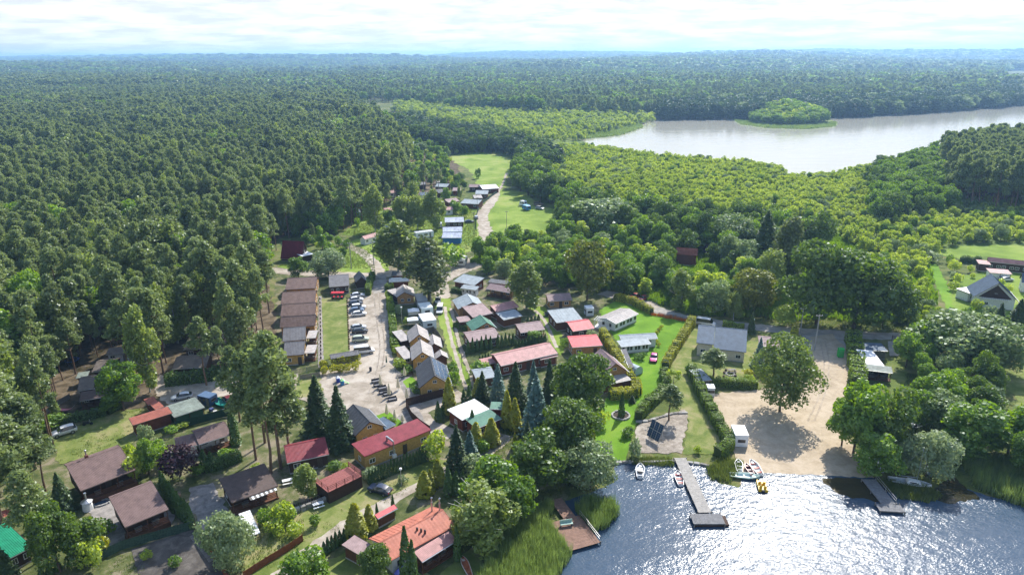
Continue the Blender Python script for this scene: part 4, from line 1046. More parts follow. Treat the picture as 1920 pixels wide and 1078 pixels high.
def house(name, label, roof, wall, P0, P1, Rg, he=2.6, hr=3.8, W2=None, shed=False, ridge=False, w=None, oh=0.35, group=None, cat='cabin', win=2, gwin=True, porch=0.0, chim=None, ribs=0.0, base=0.0, fr='white', trim=None, dr=True, posts=False, plinth=True, roofname='roof', wallz=None, skirt=None):
    """P0,P1: ends of the near eave, Rg: the ridge over P0 (pixels). ridge=True: P0,P1 are the ridge ends (near first), w=(wl,wr) half widths"""
    if ridge:
        a = G(P0[0], P0[1], hr); b = G(P1[0], P1[1], hr)
        u = Vector((b.x - a.x, b.y - a.y, 0)); L = u.length; u.normalize()
        v = Vector((-u.y, u.x, 0))       # left of the direction away from us -> +y is left
        W1, W2_ = w[1], w[0]
        o3 = Vector((a.x, a.y, 0))
    else:
        a = G(P0[0], P0[1], he); b = G(P1[0], P1[1], he); r = G(Rg[0], Rg[1], hr)
        a.z = b.z = r.z = 0
        u = (b - a); L = u.length; u.normalize(); v = Vector((-u.y, u.x, 0))
        W1 = (r - a).dot(v)
        if W1 < 0:
            a, b = b, a; u = -u; v = -v; W1 = -W1
        W1 = max(W1, .8)
        W2_ = 0.0 if shed else (W1 if W2 is None else W2)
        o3 = a + v * W1
    yaw = math.atan2(u.y, u.x)
    t = thing(name, label, cat, (o3.x, o3.y, 0), yaw, group)
    rm = ROOFS[roof]; wm_ = WALLS[wall]
    sl1 = (hr - he) / W1
    sl2 = 0 if W2_ <= 0 else (sl1 if (W2 is not None and not ridge) else (hr - he) / W2_)
    th = 0.10
    # walls
    y0 = -W1 + oh + porch; y1 = (W2_ - oh) if W2_ > 0 else -min(oh, .25)
    x0, x1 = min(oh, .6), L - min(oh, .6)
    def top(y): return (hr + y * sl1 if y <= 0 else hr - y * sl2) - th - .01
    m = MB()
    prof = [(y0, base), (y1, base), (y1, top(y1))] + ([(0, top(0))] if y1 > 0.05 else []) + [(y0, top(y0))]
    m.prism(prof, x0, x1, wm_)
    m.build('wall', t)
    if plinth and base == 0:
        m = MB(); m.box(x0 - .04, x1 + .04, y0 - .04, y1 + .04, -.3, .28, CONC); m.build('plinth', t)
    # roof
    m = MB()
    m.slab((0, -W1, he), (L, -W1, he), (L, 0, hr), (0, 0, hr), th, rm)
    if W2_ > 0: m.slab((0, 0, hr), (L, 0, hr), (L, W2_, hr - W2_ * sl2), (0, W2_, hr - W2_ * sl2), th, rm)
    if ribs:
        k = max(1, int(L / ribs))
        for i in range(k + 1):
            x = min(max(L * i / k, .03), L - .03); nb = math.hypot(W1, hr - he); nz_ = .035
            m.slab((x - .025, -W1 + .01, he + nz_ + .01 * sl1), (x + .025, -W1 + .01, he + nz_ + .01 * sl1), (x + .025, -.02, hr + nz_ - .02 * sl1), (x - .025, -.02, hr + nz_ - .02 * sl1), .034, rm)
            if W2_ > 0: m.slab((x - .025, .02, hr + nz_ - .02 * sl2), (x + .025, .02, hr + nz_ - .02 * sl2), (x + .025, W2_ - .01, hr - W2_ * sl2 + nz_ + .01 * sl2), (x - .025, W2_ - .01, hr - W2_ * sl2 + nz_ + .01 * sl2), .034, rm)
    ro = m.build(roofname, t)
    # ridge cap and edge boards
    m = MB()
    tm = {None: FRAME_D, 'white': WHITE, 'dark': FRAME_D, 'roof': rm}[trim]
    if W2_ > 0: m.prism([(-.16, hr - .16 * sl1 + .03), (.16, hr - .16 * sl2 + .03), (0, hr + .075)], .01, L - .01, rm); m.build('ridge_cap', t)
    for x in (-.045, L + .005):
        m = MB()
        m.slab((x, -W1 - .01, he + .03), (x + .04, -W1 - .01, he + .03), (x + .04, 0, hr + .03), (x, 0, hr + .03), .17, tm)
        m.build('bargeboard', t)
        if W2_ > 0:
            m = MB(); m.slab((x, 0, hr + .03), (x + .04, 0, hr + .03), (x + .04, W2_ + .01, hr - W2_ * sl2 + .03), (x, W2_ + .01, hr - W2_ * sl2 + .03), .17, tm); m.build('bargeboard', t)
    m = MB(); m.box(.0, L, -W1 - .13, -W1 - .02, he - .14, he - .03, tm if trim == 'white' else METAL if trim is None else tm); m.build('gutter', t)
    fm = WHITE if fr == 'white' else FRAME_D
    wl = x1 - x0; wz = max(base + 1.35, min(1.45 + base, he - .75))
    if win:
        k = win
        for i in range(k):
            xx = x0 + wl * (i + .5) / k + (0.1 * wl / k if i % 2 else -0.1 * wl / k)
            if dr and i == k // 2 and wl > 3 and k > 1:
                door(t, xx, y0, base + .06, 'y-', FRAME_D if wall not in ('white', 'caravan') else GREYW)
            else:
                window(t, xx, y0, wz, min(1.2, wl / k * .6), .95, 'y-', fm)
    if gwin and (y1 - y0) > 2.2:
        for f, xx in (('x-', x0), ('x+', x1)):
            for q in ((.3, .7) if (y1 - y0) > 4.5 else (.5,)):
                window(t, xx, y0 + (y1 - y0) * q, wz, .9, .9, f, fm)
        if hr - he > 1.7 and y1 > 1:
            for f, xx in (('x-', x0), ('x+', x1)): window(t, xx, 0, he + (hr - he) * .38, .9, .7, f, fm)
    if porch or posts:
        for xx in np.linspace(.25, L - .25, max(2, int(L / 2.6) + 1)):
            m = MB(); m.box(xx - .06, xx + .06, -W1 + .22, -W1 + .34, 0, he + .12 * 0 - th - .005 + .22 * sl1, BROWNW); m.build('post', t)
    if porch:
        fl = base if base > .3 else .25
        m = MB(); m.box(.05, L - .05, -W1 + .08, y0 - .005, 0, fl, WALLS['brown']); m.build('porch_floor', t)
        for zz_ in (.35, .62, .9):
            m = MB(); m.box(.31, L - .31, -W1 + .25, -W1 + .30, fl + zz_ - .06, fl + zz_ + .05, BROWNW); m.build('rail', t)
        for q in range(2):
            xx = L * (.3 + .4 * q); m = MB()
            m.box(xx - .55, xx + .55, -W1 + .7, -W1 + 1.2, fl + .70, fl + .75, GREYW); m.box(xx - .45, xx + .45, -W1 + .85, -W1 + 1.05, fl, fl + .7, GREYW); m.build('porch_table', t)
    if chim:
        cxx, cyy = chim[0] * L, chim[1] * (W1 if chim[1] < 0 else W2_)
        zc = hr + cyy * sl1 if cyy < 0 else hr - cyy * sl2
        m = MB(); m.box(cxx - .25, cxx + .25, cyy - .25, cyy + .25, zc - .5, zc + .55, paint('chimney_brick', (.20, .08, .055), .9)); c_ = m.build('chimney', t)
        m = MB(); m.lathe([(.12, zc + .5), (.12, zc + 1.3), (.2, zc + 1.32), (.2, zc + 1.5), (.05, zc + 1.6)], METAL, 8, cxx, cyy); m.build('flue', c_)
    HOUSES.append((o3.x + u.x * L / 2 + v.x * (W2_ - W1) / 2, o3.y + u.y * L / 2 + v.y * (W2_ - W1) / 2, max(L, W1 + W2_) / 2 + 1.2))
    t['_dim'] = (L, W1, W2_)
    del t['_dim']
    t_info[t.name] = (L, W1, W2_, he, hr, sl1, sl2)
    return t
HOUSES = []
t_info = {}
def solar_on(t, cols, rows, side, x0f=.08, x1f=.92, y0f=.08, y1f=.92):
    L, W1, W2_, he, hr, s1, s2 = t_info[t.name]
    PV = MATS.get('solar_cell') or paint('solar_cell', (0.05, 0.085, 0.15), .22, var=.1, spec=.6)
    for i in range(cols):
        for j in range(rows):
            xa = L * (x0f + (x1f - x0f) * i / cols) + .02; xb = L * (x0f + (x1f - x0f) * (i + 1) / cols) - .02
            W = W1 if side < 0 else W2_; s_ = s1 if side < 0 else s2
            ya = W * (y0f + (y1f - y0f) * j / rows) + .02; yb = W * (y0f + (y1f - y0f) * (j + 1) / rows) - .02
            m = MB(); zo = .11
            m.slab((xa, side * ya, hr - ya * s_ + zo), (xb, side * ya, hr - ya * s_ + zo), (xb, side * yb, hr - yb * s_ + zo), (xa, side * yb, hr - yb * s_ + zo), .04, METAL)
            ia = .03
            m.slab((xa + ia, side * (ya + ia), hr - (ya + ia) * s_ + zo + .006), (xb - ia, side * (ya + ia), hr - (ya + ia) * s_ + zo + .006), (xb - ia, side * (yb - ia), hr - (yb - ia) * s_ + zo + .006), (xa + ia, side * (yb - ia), hr - (yb - ia) * s_ + zo + .006), .005, PV)
            m.build('solar_panel', t)

# ------------------------------------------------------------------ vehicles
TYRE = paint('tyre_rubber', (0.018, 0.018, 0.019), .85); RIM = paint('wheel_rim', (.45, .45, .46), .35, metal=.7)
LAMPR = paint('tail_lamp', (.35, .01, .01), .25); LAMPW = paint('headlamp_glass', (.75, .77, .8), .15, spec=.7)
def carpaint(c):
    return paint('car_paint_%d_%d_%d' % tuple(int(x * 100) for x in c), c, .32, var=.03, spec=.5, coat=.7)
CARP = {}
def car_parts(style):
    """stations along x: (x, half width, z low, z belt, z top, half width of the top)"""
    if style == 'suv': S = [(-2.2, .78, .55, .95, .95, .7), (-2.12, .86, .38, 1.05, 1.08, .72), (-1.75, .92, .34, 1.08, 1.62, .62), (-1.2, .93, .34, 1.06, 1.70, .66), (0, .93, .34, 1.04, 1.70, .67), (.45, .93, .34, 1.03, 1.62, .64), (1.05, .92, .34, 1.02, 1.04, .78), (1.7, .90, .36, .96, .97, .75), (2.1, .82, .42, .84, .85, .66), (2.2, .7, .5, .75, .75, .6)]
    elif style == 'van': S = [(-2.5, .9, .45, 1.0, 1.95, .8), (-2.45, .95, .4, 1.1, 2.05, .84), (0, .96, .4, 1.1, 2.08, .85), (1.1, .96, .4, 1.1, 2.0, .8), (1.75, .94, .4, 1.08, 1.12, .82), (2.35, .9, .42, .9, .92, .75), (2.5, .78, .5, .8, .8, .68)]
    else: S = [(-2.15, .74, .5, .82, .83, .66), (-2.05, .83, .36, .92, .96, .68), (-1.5, .87, .32, .95, 1.22, .58), (-.9, .88, .3, .94, 1.42, .60), (0, .88, .3, .92, 1.45, .61), (.35, .88, .3, .92, 1.40, .6), (1.05, .87, .3, .90, .92, .74), (1.65, .85, .32, .84, .86, .7), (2.05, .77, .38, .72, .74, .62), (2.15, .65, .45, .65, .65, .55)]
    v = []; f = []; gl = []
    for x, w_, zl, zb, zt, wt in S:
        ring = [(-w_ * .93, zl), (-w_, (zl + zb) / 2), (-w_ * .97, zb), (-wt, zt), (-wt * .6, zt + .035 * (zt > zb + .1)), (wt * .6, zt + .035 * (zt > zb + .1)), (wt, zt), (w_ * .97, zb), (w_, (zl + zb) / 2), (w_ * .93, zl)]
        v += [(x, y, z) for y, z in ring]
    k = 10
    for i in range(len(S) - 1):
        for j in range(k):
            a, b = i * k + j, i * k + (j + 1) % k
            q = (a, a + k, b + k, b)
            cab = max(S[i][4] - S[i][3], S[i + 1][4] - S[i + 1][3]) > .25
            if cab and j in (2, 6): gl.append(q)
            elif j in (3, 4, 5) and abs(S[i][4] - S[i + 1][4]) > .2 and cab: gl.append(q)
            else: f.append(q)
    f.append(tuple(range(k))[::-1]); f.append(tuple((len(S) - 1) * k + j for j in range(k)))
    return v, f, gl, S
def make_car(label, c, style='hatch', cat='car', group=None):
    key = (tuple(c), style)
    t = thing('parked_car' if style != 'van' else 'parked_van', label, cat, group=group)
    if key not in CARP:
        v, f, gl, S = car_parts(style)
        cp = carpaint(c)
        m = MB(); m.add(v, f, cp); body = m.build('body', t)
        pillars = MB()
        body.data.polygons.foreach_set('use_smooth', [len(p.vertices) == 4 for p in body.data.polygons])
        m = MB(); m.add(v, gl, GLASS); win = m.build('windows', t)
        wb = {'suv': 1.33, 'van': 1.5, 'hatch': 1.28}[style]; r = {'suv': .37, 'van': .36, 'hatch': .32}[style]; ww = {'suv': .93, 'van': .96, 'hatch': .88}[style]
        m = MB()
        m.tube((0, -.11, 0), (0, .11, 0), r, r, TYRE, 14); wheel = m.build('wheel')
        m = MB(); m.tube((0, -.115, 0), (0, .115, 0), r * .62, r * .62, RIM, 12)
        for q in range(5):
            a = q * 1.2566
            m.tube((0, -.122, 0), (r * .58 * math.cos(a), -.122, r * .58 * math.sin(a)), .03, .03, RIM, 4)
        rim = m.build('rim', wheel)
        m = MB(); m.box(-.12, .03, -.16, .16, -.07, .07, LAMPW); hl = m.build('headlight')
        m = MB(); m.box(-.03, .08, -.15, .15, -.09, .09, LAMPR); tl = m.build('tail_light')
        m = MB(); m.box(-.08, .08, -.08, .08, -.05, .07, cp); mir = m.build('mirror')
        CARP[key] = (body.data, win.data, wheel.data, rim.data, hl.data, tl.data, mir.data, wb, r, ww, S)
        for o in (rim, wheel, hl, tl, mir, body, win): bpy.data.objects.remove(o)
    bd, wd, whd, rd, hd, td, md, wb, r, ww, S = CARP[key]
    def lk(n, d, par, loc=(0, 0, 0)):
        o = bpy.data.objects.new(n, d); C.objects.link(o); o.parent = par; o.location = loc; return o
    lk('body', bd, t); lk('windows', wd, t)
    for sx in (-1, 1):
        for sy in (-1, 1):
            wl = lk('wheel', whd, t, (sx * wb, sy * (ww - .08), r)); lk('rim', rd, wl)
    for sy in (-1, 1):
        lk('headlight', hd, t, (S[-2][0] - .0, sy * S[-2][1] * .72, (S[-2][3] + S[-2][2]) / 2 + .08)); lk('tail_light', td, t, (S[0][0] - .02, sy * S[0][1] * .8, S[0][3] - .12)); lk('mirror', md, t, (.85, sy * (ww + .06), S[3][3] + .05))
    return t
def car_px(bx, by, tx, ty, label, c, style='hatch', group=None, cat=None, z=0.0):
    """centre pixel, and a pixel its nose points towards"""
    p = G(bx, by, .5); q = G(tx, ty, .5)
    t = make_car(label, c, style, cat or ('van' if style == 'van' else 'car'), group)
    t.location = (p.x, p.y, 0.05); t.rotation_euler = (0, 0, math.atan2(q.y - p.y, q.x - p.x))
    HAND.append((p.x, p.y, 2.5))
    return t
def caravan(label, px, tx, L=5.5, W=2.3, H=2.5, c=(.74, .75, .74), group=None, roofc=None, name='caravan', cat='caravan', rounded=True, wheels=True, z0=.45):
    p = G(px[0], px[1], 0); q = G(tx[0], tx[1], 0)
    t = thing(name, label, cat, (p.x, p.y, 0), math.atan2(q.y - p.y, q.x - p.x), group)
    cm = paint('caravan_%d%d%d' % tuple(int(x * 100) for x in c), c, .4, var=.06)
    m = MB()
    e = .28 if rounded else .02
    prof = [(-L / 2 + .02, z0), (L / 2 - .02, z0), (L / 2, z0 + .9), (L / 2 - e, H - .12), (L / 2 - e * 1.8, H), (-L / 2 + e * 1.8, H), (-L / 2 + e, H - .12), (-L / 2, z0 + .9)]
    vs = [(x, -W / 2, z) for x, z in prof] + [(x, W / 2, z) for x, z in prof]; n = len(prof)
    m.add(vs, [(i, (i + 1) % n, n + (i + 1) % n, n + i) for i in range(n)] + [tuple(range(n))[::-1], tuple(range(n, 2 * n))], cm)
    m.build('body', t)
    if roofc: m = MB(); m.box(-L / 2 + e * 1.9, L / 2 - e * 1.9, -W / 2 - .05, W / 2 + .05, H + .003, H + .06, paint('caravan_roof_%d%d%d' % tuple(int(x * 100) for x in roofc), roofc, .4)); m.build('roof', t)
    else: m = MB(); m.box(-.35, .35, -.3, .3, H + .003, H + .12, WHITE); m.build('roof_hatch', t)
    for x in (-L * .28, L * .05): window(t, x, -W / 2, z0 + 1.25, L * .2, .6, 'y-', FRAME_D, 1); window(t, x, W / 2, z0 + 1.25, L * .2, .6, 'y+', FRAME_D, 1)
    door(t, L * .30, -W / 2, z0 + .05, 'y-', GREYW, .7, 1.8)
    window(t, -L / 2 + .01, 0, z0 + 1.2, 1.4, .6, 'x-', FRAME_D, 1); window(t, L / 2 - .01, 0, z0 + 1.2, 1.4, .6, 'x+', FRAME_D, 1)
    if wheels:
        for sy in (-1, 1): m = MB(); m.tube((0, sy * (W / 2 - .2) - .1, .33), (0, sy * (W / 2 - .2) + .1, .33), .33, .33, TYRE, 12); m.build('wheel', t)
    else:
        m = MB(); m.box(-L / 2 + .1, L / 2 - .1, -W / 2 + .08, W / 2 - .08, -.1, z0 + .01, GREYW); m.build('skirt', t)
    HAND.append((p.x, p.y, max(L, W) / 2)); HOUSES.append((p.x, p.y, max(L, W) / 2 + .8))
    return t

# ------------------------------------------------------------------ boats
def rowboat(label, px, tx, L=4.2, W=1.5, hull=(.75, .75, .74), inner=(.6, .6, .58), name='rowing_boat', cat='boat', group=None, z=0.0, bench=2, flip=False, seatc=None):
    p = G(px[0], px[1], 0); q = G(tx[0], tx[1], 0)
    t = thing(name, label, cat, (p.x, p.y, z), math.atan2(q.y - p.y, q.x - p.x), group)
    hm = paint('hull_%d%d%d' % tuple(int(x * 100) for x in hull), hull, .35, var=.08); im = paint('inner_%d%d%d' % tuple(int(x * 100) for x in inner), inner, .5, var=.1)
    st = []
    n = 9
    for i in range(n):
        s = i / (n - 1); x = -L / 2 + L * s
        w_ = W / 2 * (math.sin(min(1, .42 + s * .7) * math.pi * .5) if s < .55 else math.cos((s - .55) / .45 * math.pi / 2) ** .75)
        sheer = .48 + .18 * s * s
        st.append((x, max(w_, .02), sheer))
    if flip: st = [(x, w_, h) for x, w_, h in st]
    def ringo(x, w_, h, k=0): return [(x, -w_ + k, h), (x, -w_ * .88 + k, h * .45), (x, -w_ * .4, .06 + k), (x, w_ * .4, .06 + k), (x, w_ * .88 - k, h * .45), (x, w_ - k, h)]
    m = MB(); vs = []
    for s_ in st: vs += ringo(*s_)
    fs = [(i * 6 + j, (i + 1) * 6 + j, (i + 1) * 6 + j + 1, i * 6 + j + 1) for i in range(n - 1) for j in range(5)] + [(5, 4, 3, 2, 1, 0)]
    m.add(vs, fs, hm); h = m.build('hull', t, smooth=False)
    m = MB(); vs = []
    k = .07
    for x, w_, hh in st: vs += ringo(x * .97, max(w_ - .0, .03), hh - .004, min(k, w_ * .4))
    m.add(vs, fs, im); m.build('inner_hull', t)
    m = MB()
    for sg in (-1, 1):
        for i in range(n - 1):
            a, b = st[i], st[i + 1]
            m.slab((a[0], sg * a[1] - .0, a[2] + .02), (b[0], sg * b[1], b[2] + .02), (b[0], sg * max(b[1] - .09, 0), b[2] + .02), (a[0], sg * max(a[1] - .09, 0), a[2] + .02), .04, hm)
    m.build('gunwale', t)
    sm = im if seatc is None else paint('seat_%d%d%d' % tuple(int(x * 100) for x in seatc), seatc, .6)
    for i in range(bench):
        x = -L * .30 + i * L * .28; i0 = min(range(n), key=lambda j: abs(st[j][0] - x)); w_ = st[i0][1] - .1
        m = MB(); m.box(x - .15, x + .15, -w_, w_, .30, .35, sm); m.build('bench', t)
    m = MB(); m.box(L * .24, L * .36, -.22, .22, .44, .47, hm); m.build('foredeck', t)
    if flip: t.rotation_euler = (math.pi, 0, t.rotation_euler[2]); t.location.z = z + .66
    return t
# ------------------------------------------------------------------ foreground cabins, left
house('cabin', 'brown tiled cabin on a raised base with a steel chimney flue', 'brown', 'dark', (151, 920), (254, 880), (119, 875), 3.4, 5.0, W2=1.6, chim=(.38, .25), porch=1.6, base=1.0, win=3, trim='dark', fr='dark')
house('cabin', 'brown tiled cabin with log veranda just above the green mesh fence', 'brown', 'dark', (234, 988), (316, 954), (203, 933), 3.3, 4.7, W2=.5, porch=1.6, base=1.0, win=2, trim='dark', fr='dark')
house('cabin', 'dark cabin with one big sloping felt roof and a striped awning strip along the eave', 'dkbrown', 'dark', (434, 942), (521, 910), (405, 899), 2.6, 3.5, shed=True, porch=2.2, win=3, trim='dark')
house('cabin', 'brown roofed cabin with a white end wall behind the purple-leaved tree', 'brown', 'white', (373, 833), (434, 814), (358, 811), 2.6, 3.5, W2=1.5, porch=1.8, win=2)
house('cabin_annex', 'square lilac-brown roofed annex left of the white-ended cabin', 'brown', 'white', (331, 843), (372, 833), (315, 823), 2.5, 3.1, shed=True, win=1, gwin=False, cat='annex')
house('tool_shed', 'rust-brown flat shed at the top of the small lawn', 'terracotta', 'red', (249, 797), (323, 774), (234, 786), 2.8, 3.1, shed=True, win=0, gwin=False, cat='shed', trim='dark')
house('tool_shed', 'small dark shed with pitched lid behind the rust-brown shed', 'terracotta', 'red', (291, 768), (308, 762), (283, 757), 2.2, 2.5, shed=True, win=0, gwin=False, cat='shed')
house('tool_shed', 'tiny shed directly joined to the back of the rust-brown shed', 'terracotta', 'red', (277, 759), (296, 753), (274, 747), 2.2, 2.5, shed=True, win=0, gwin=False, cat='shed')
house('workshop', 'worn grey-green tarpaulin roofed workshop with dark green wall and white posts', 'tarp', 'green', (326, 782), (384, 763), (312, 761), 2.6, 2.9, shed=True, win=0, gwin=False, cat='workshop', posts=True)
house('cabin', 'dark log cabin under the pines with white veranda windows and a lean-to porch', 'felt', 'dark', (145, 733), (176, 728), (133, 712), 2.8, 3.8, W2=2.0, win=1)
house('cabin_porch', 'low felt porch roof on posts in front of the dark log cabin under the pines', 'dkbrown', 'dark', (149, 752), (204, 742), (146, 736), 2.2, 2.6, shed=True, porch=1.2, win=3, cat='porch')
house('cabin', 'needle-covered cabin second from the hedge in the shade of the pines', 'felt', 'dark', (172, 697), (208, 694), (168, 678), 2.6, 3.6, win=1)
house('lean_to', 'small pale green shelter left of the needle-covered cabin', 'tarp', 'dark', (142, 709), (164, 706), (140, 699), 2.2, 2.4, shed=True, win=0, gwin=False, cat='shelter')
house('cabin', 'felt roofed hut with a bright white front deep among the pines', 'felt', 'white', (198, 665), (262, 662), (202, 652), 2.4, 3.2, W2=1.5, win=3)
house('cabin', 'round-shouldered brown hut directly behind the dark clipped hedge', 'felt', 'dark', (322, 692), (386, 688), (323, 670), 2.5, 3.7, W2=2.5, win=0, gwin=False)
house('cabin', 'brown cabin up the slope behind the round-shouldered hut', 'felt', 'dark', (344, 655), (394, 653), (344, 634), 2.6, 3.9, W2=2.2, win=2)
house('cabin', 'purple-brown roofed cabin at the top of the pine camp', 'brown', 'dark', (372, 630), (416, 628), (374, 613), 2.6, 3.9, W2=2.2, win=2)
house('cabin', 'long low log hut almost hidden behind pine trunks', 'felt', 'dark', (258, 618), (312, 610), (260, 598), 2.4, 3.6, W2=2.2, win=2)
house('outbuilding', 'grey shed with reddish roof edge at the left picture edge', 'terracotta', 'greywall', (-6, 975), (22, 965), (-10, 962), 2.3, 2.6, shed=True, win=1, gwin=False, cat='shed')
house('cabin', 'green sheet roofed cabin half hidden under trees at the lower left', 'teal', 'dark', (14, 1048), (60, 1024), (-14, 996), 2.6, 3.6, W2=1.0, win=2)
house('cabin', 'dark cabin with two-tone red and brown roof and one white window', 'red', 'dark', (538, 868), (617, 851), (530, 837), 2.6, 3.7, W2=.9, win=2, chim=None, porch=0)
# restaurant group
t = house('restaurant_building', 'long ochre building with a flat crimson roof and silver vent pipe', 'red', 'ochre', (683, 855), (808, 805), (658, 832), 3.1, 3.4, shed=True, win=4, oh=.25, cat='building', trim='roof')
m = MB(); L_ = t_info[t.name][0]
m.tube((L_ * .40, -3.0, 3.1), (L_ * .40, -3.0, 4.1), .22, .22, METAL, 10); m.tube((L_ * .40, -3.0, 4.0), (L_ * .42, -4.6, 3.7), .2, .2, METAL, 10); m.tube((L_ * .42, -4.75, 3.8), (L_ * .42, -4.75, 1.0), .12, .12, METAL, 8); m.box(L_ * .42 - .35, L_ * .42 + .35, -5.1, -4.5, .5, 1.1, WHITE)
m.build('vent_pipe', t)
house('gabled_hall', 'charcoal gabled hall with an ochre gable behind the crimson roof', 'slate', 'ochre', (693.5, 790.6), (662, 757.5), None, 3.0, 5.0, ridge=True, w=(3.1, 3.1), win=0, oh=.4, cat='building', ribs=.9, dr=False)
house('side_roof', 'low blue-grey lean-to roof right of the charcoal gabled hall', 'blue', 'grey', (722, 805), (742, 795), (708, 786), 2.5, 2.8, shed=True, win=0, gwin=False, cat='lean-to', posts=True)
# orange villa
t = house('villa', 'white walled villa with a wide orange sheet roof at the bottom of the picture', 'orange', 'white', (733, 1049), (853, 984), (702, 1021), 3.0, 4.1, win=3, oh=.4, cat='house', trim='roof', fr='dark')
L_, W1_, W2_, he_, hr_, s1_, s2_ = t_info[t.name]
for i in range(11):
    a = L_ * (.03 + .058 * i); m = MB()
    m.slab((a, .05, hr_ + .035), (a + L_ * .058 - .06, .05, hr_ + .035), (a + L_ * .058 - .06, W2_ - .1, hr_ - (W2_ - .1) * s2_ + .055), (a, W2_ - .1, hr_ - (W2_ - .1) * s2_ + .055), .05, ROOFS['orange']); m.build('roof_panel', t)
for q, (fx, fy) in enumerate(((.93, 1.2), (1.0, .3))):
    m = MB(); m.lathe([(.16, hr_ - .4), (.16, hr_ + 1.2), (.1, hr_ + 1.25), (.1, hr_ + 1.9), (.2, hr_ + 1.95), (.05, hr_ + 2.1)], METAL, 8, L_ * fx - .3, fy * 1.1); m.build('flue', t)
for q in range(3):
    m = MB(); m.lathe([(.16, hr_ - .9), (.16, hr_ + .05 - .3 * q / 3), (.02, hr_ + .12 - .3 * q / 3)], BLACKM, 8, L_ * .52 + q * .35, -1.0 - .5 * q); m.build('roof_vent', t)
house('terrace_roof', 'faded pink terrace roof along the lake side of the orange villa', 'pink', 'brown', (791, 1053), (857, 1012), (779, 1032), 2.4, 3.0, shed=True, porch=1.4, win=0, gwin=False, cat='terrace roof')
house('carport', 'mauve-brown carport roof at the left end of the orange villa', 'lilac', 'brown', (673, 1040), (697, 1021), (644, 1018), 2.4, 2.6, shed=True, win=0, gwin=False, cat='carport', posts=True)
house('garden_shed', 'low dark red roof peeping out behind the orange villa', 'bright', 'brown', (708, 972), (745, 952), (704, 966), 2.2, 2.5, shed=True, win=0, gwin=False, cat='shed')
# white and green roof
t = house('bungalow', 'bungalow with a white membrane roof and one green sheet half among conifers', 'white', 'red', (866, 787), (917, 766), (832, 770), 3.0, 3.25, shed=True, win=2, cat='bungalow', trim='white')
house('bungalow_wing', 'green sheet roofed front wing of the white-roofed bungalow', 'green', 'red', (893, 803), (941, 784), (866, 787), 2.7, 3.05, shed=True, win=2, gwin=False, cat='wing')
house('bungalow_wing', 'green sheet roofed rear wing of the white-roofed bungalow', 'green', 'red', (918, 766), (941, 767), (884, 751), 2.9, 3.1, shed=True, win=0, gwin=False, cat='wing')
house('cabin', 'pale sage roofed hut hidden by spruces above the white-roofed bungalow', 'pale', 'brown', (893, 712), (930, 706), (886, 694), 2.5, 3.3, W2=1.0, win=0, gwin=False)

# ------------------------------------------------------------------ terrace of umber cabins left of the lawn
g_ = 'umber shingled cabins in the terrace by the lawn'
house('row_cabin', 'northernmost umber cabin of the terrace, set apart behind the others', 'rowbrown', 'tan', (535, 543), (592, 540), (535, 522), 2.7, 4.6, group=g_, win=3, oh=.3, trim='dark')
house('row_cabin', 'second umber cabin of the terrace, its front facing the paved strip', 'rowbrown', 'tan', (526.5, 570), (590.5, 566), (528, 548), 2.8, 4.7, group=g_, win=0, gwin=True, oh=.3, trim='dark')
house('row_cabin', 'middle umber cabin of the terrace with patched dark shingles', 'rowbrown', 'tan', (525.5, 593), (591, 589), (526, 571), 2.8, 4.7, group=g_, win=0, oh=.3, trim='dark')
house('row_cabin', 'southernmost umber cabin of the terrace, above the two grey ones', 'rowbrown', 'tan', (524.5, 614), (591, 610), (525, 594), 2.8, 4.7, group=g_, win=2, oh=.3, trim='dark')
house('row_cabin', 'upper of the two grey shingled cabins of the terrace', 'rowgrey', 'ochre', (530, 640), (573, 636), (526, 616), 2.8, 4.6, win=1, oh=.3, trim='dark', W2=2.5)
house('row_cabin', 'lower of the two grey shingled cabins of the terrace, ochre front with window', 'rowgrey', 'ochre', (531, 667), (570, 664), (529, 642), 2.8, 4.6, win=2, oh=.3, trim='dark', W2=2.3)
house('porch_roof', 'flat pale lilac porch roof in front of the upper grey cabin', 'taupe', 'brown', (574, 634), (592, 633), (574, 620), 2.4, 2.5, shed=True, win=0, gwin=False, cat='porch', posts=True, porch=1.6)
house('porch_roof', 'flat pale lilac porch roof in front of the lower grey cabin', 'taupe', 'brown', (570, 662), (590, 661), (569, 647), 2.4, 2.5, shed=True, win=0, gwin=False, cat='porch', posts=True, porch=1.6)
house('log_cabin', 'dark brown log cabin with grey shingles at the top end of the lawn', 'grey', 'dark', (617, 538), (655, 535), (615, 517), 2.7, 4.3, win=4, oh=.3, W2=2.2)
house('gabled_shed', 'small steep gabled timber shed beside the entrance hedge', 'grey', 'dark', (678, 519), (673, 508), None, 2.3, 4.0, ridge=True, w=(1.9, 1.5), win=0, gwin=False, oh=.2, cat='shed')
house('shelter', 'long grey shingled bin shelter behind the golden clipped bushes', 'rowgrey', 'grey', (620, 672), (674, 663), (617, 665), 2.2, 2.7, W2=.6, win=0, gwin=False, cat='shelter')
house('maroon_barn', 'steep maroon sheet-clad barn house at the forest edge', 'maroon', 'dark', (526, 485), (566, 487), (527, 451), 1.0, 7.0, W2=1.6, win=0, gwin=True, oh=.15, cat='barn')
house('porch_roof', 'white flat roof patched onto the front of the maroon barn', 'white', 'dark', (566, 481), (588, 476), (561, 472), 2.6, 2.8, shed=True, win=0, gwin=False, cat='porch', posts=True)

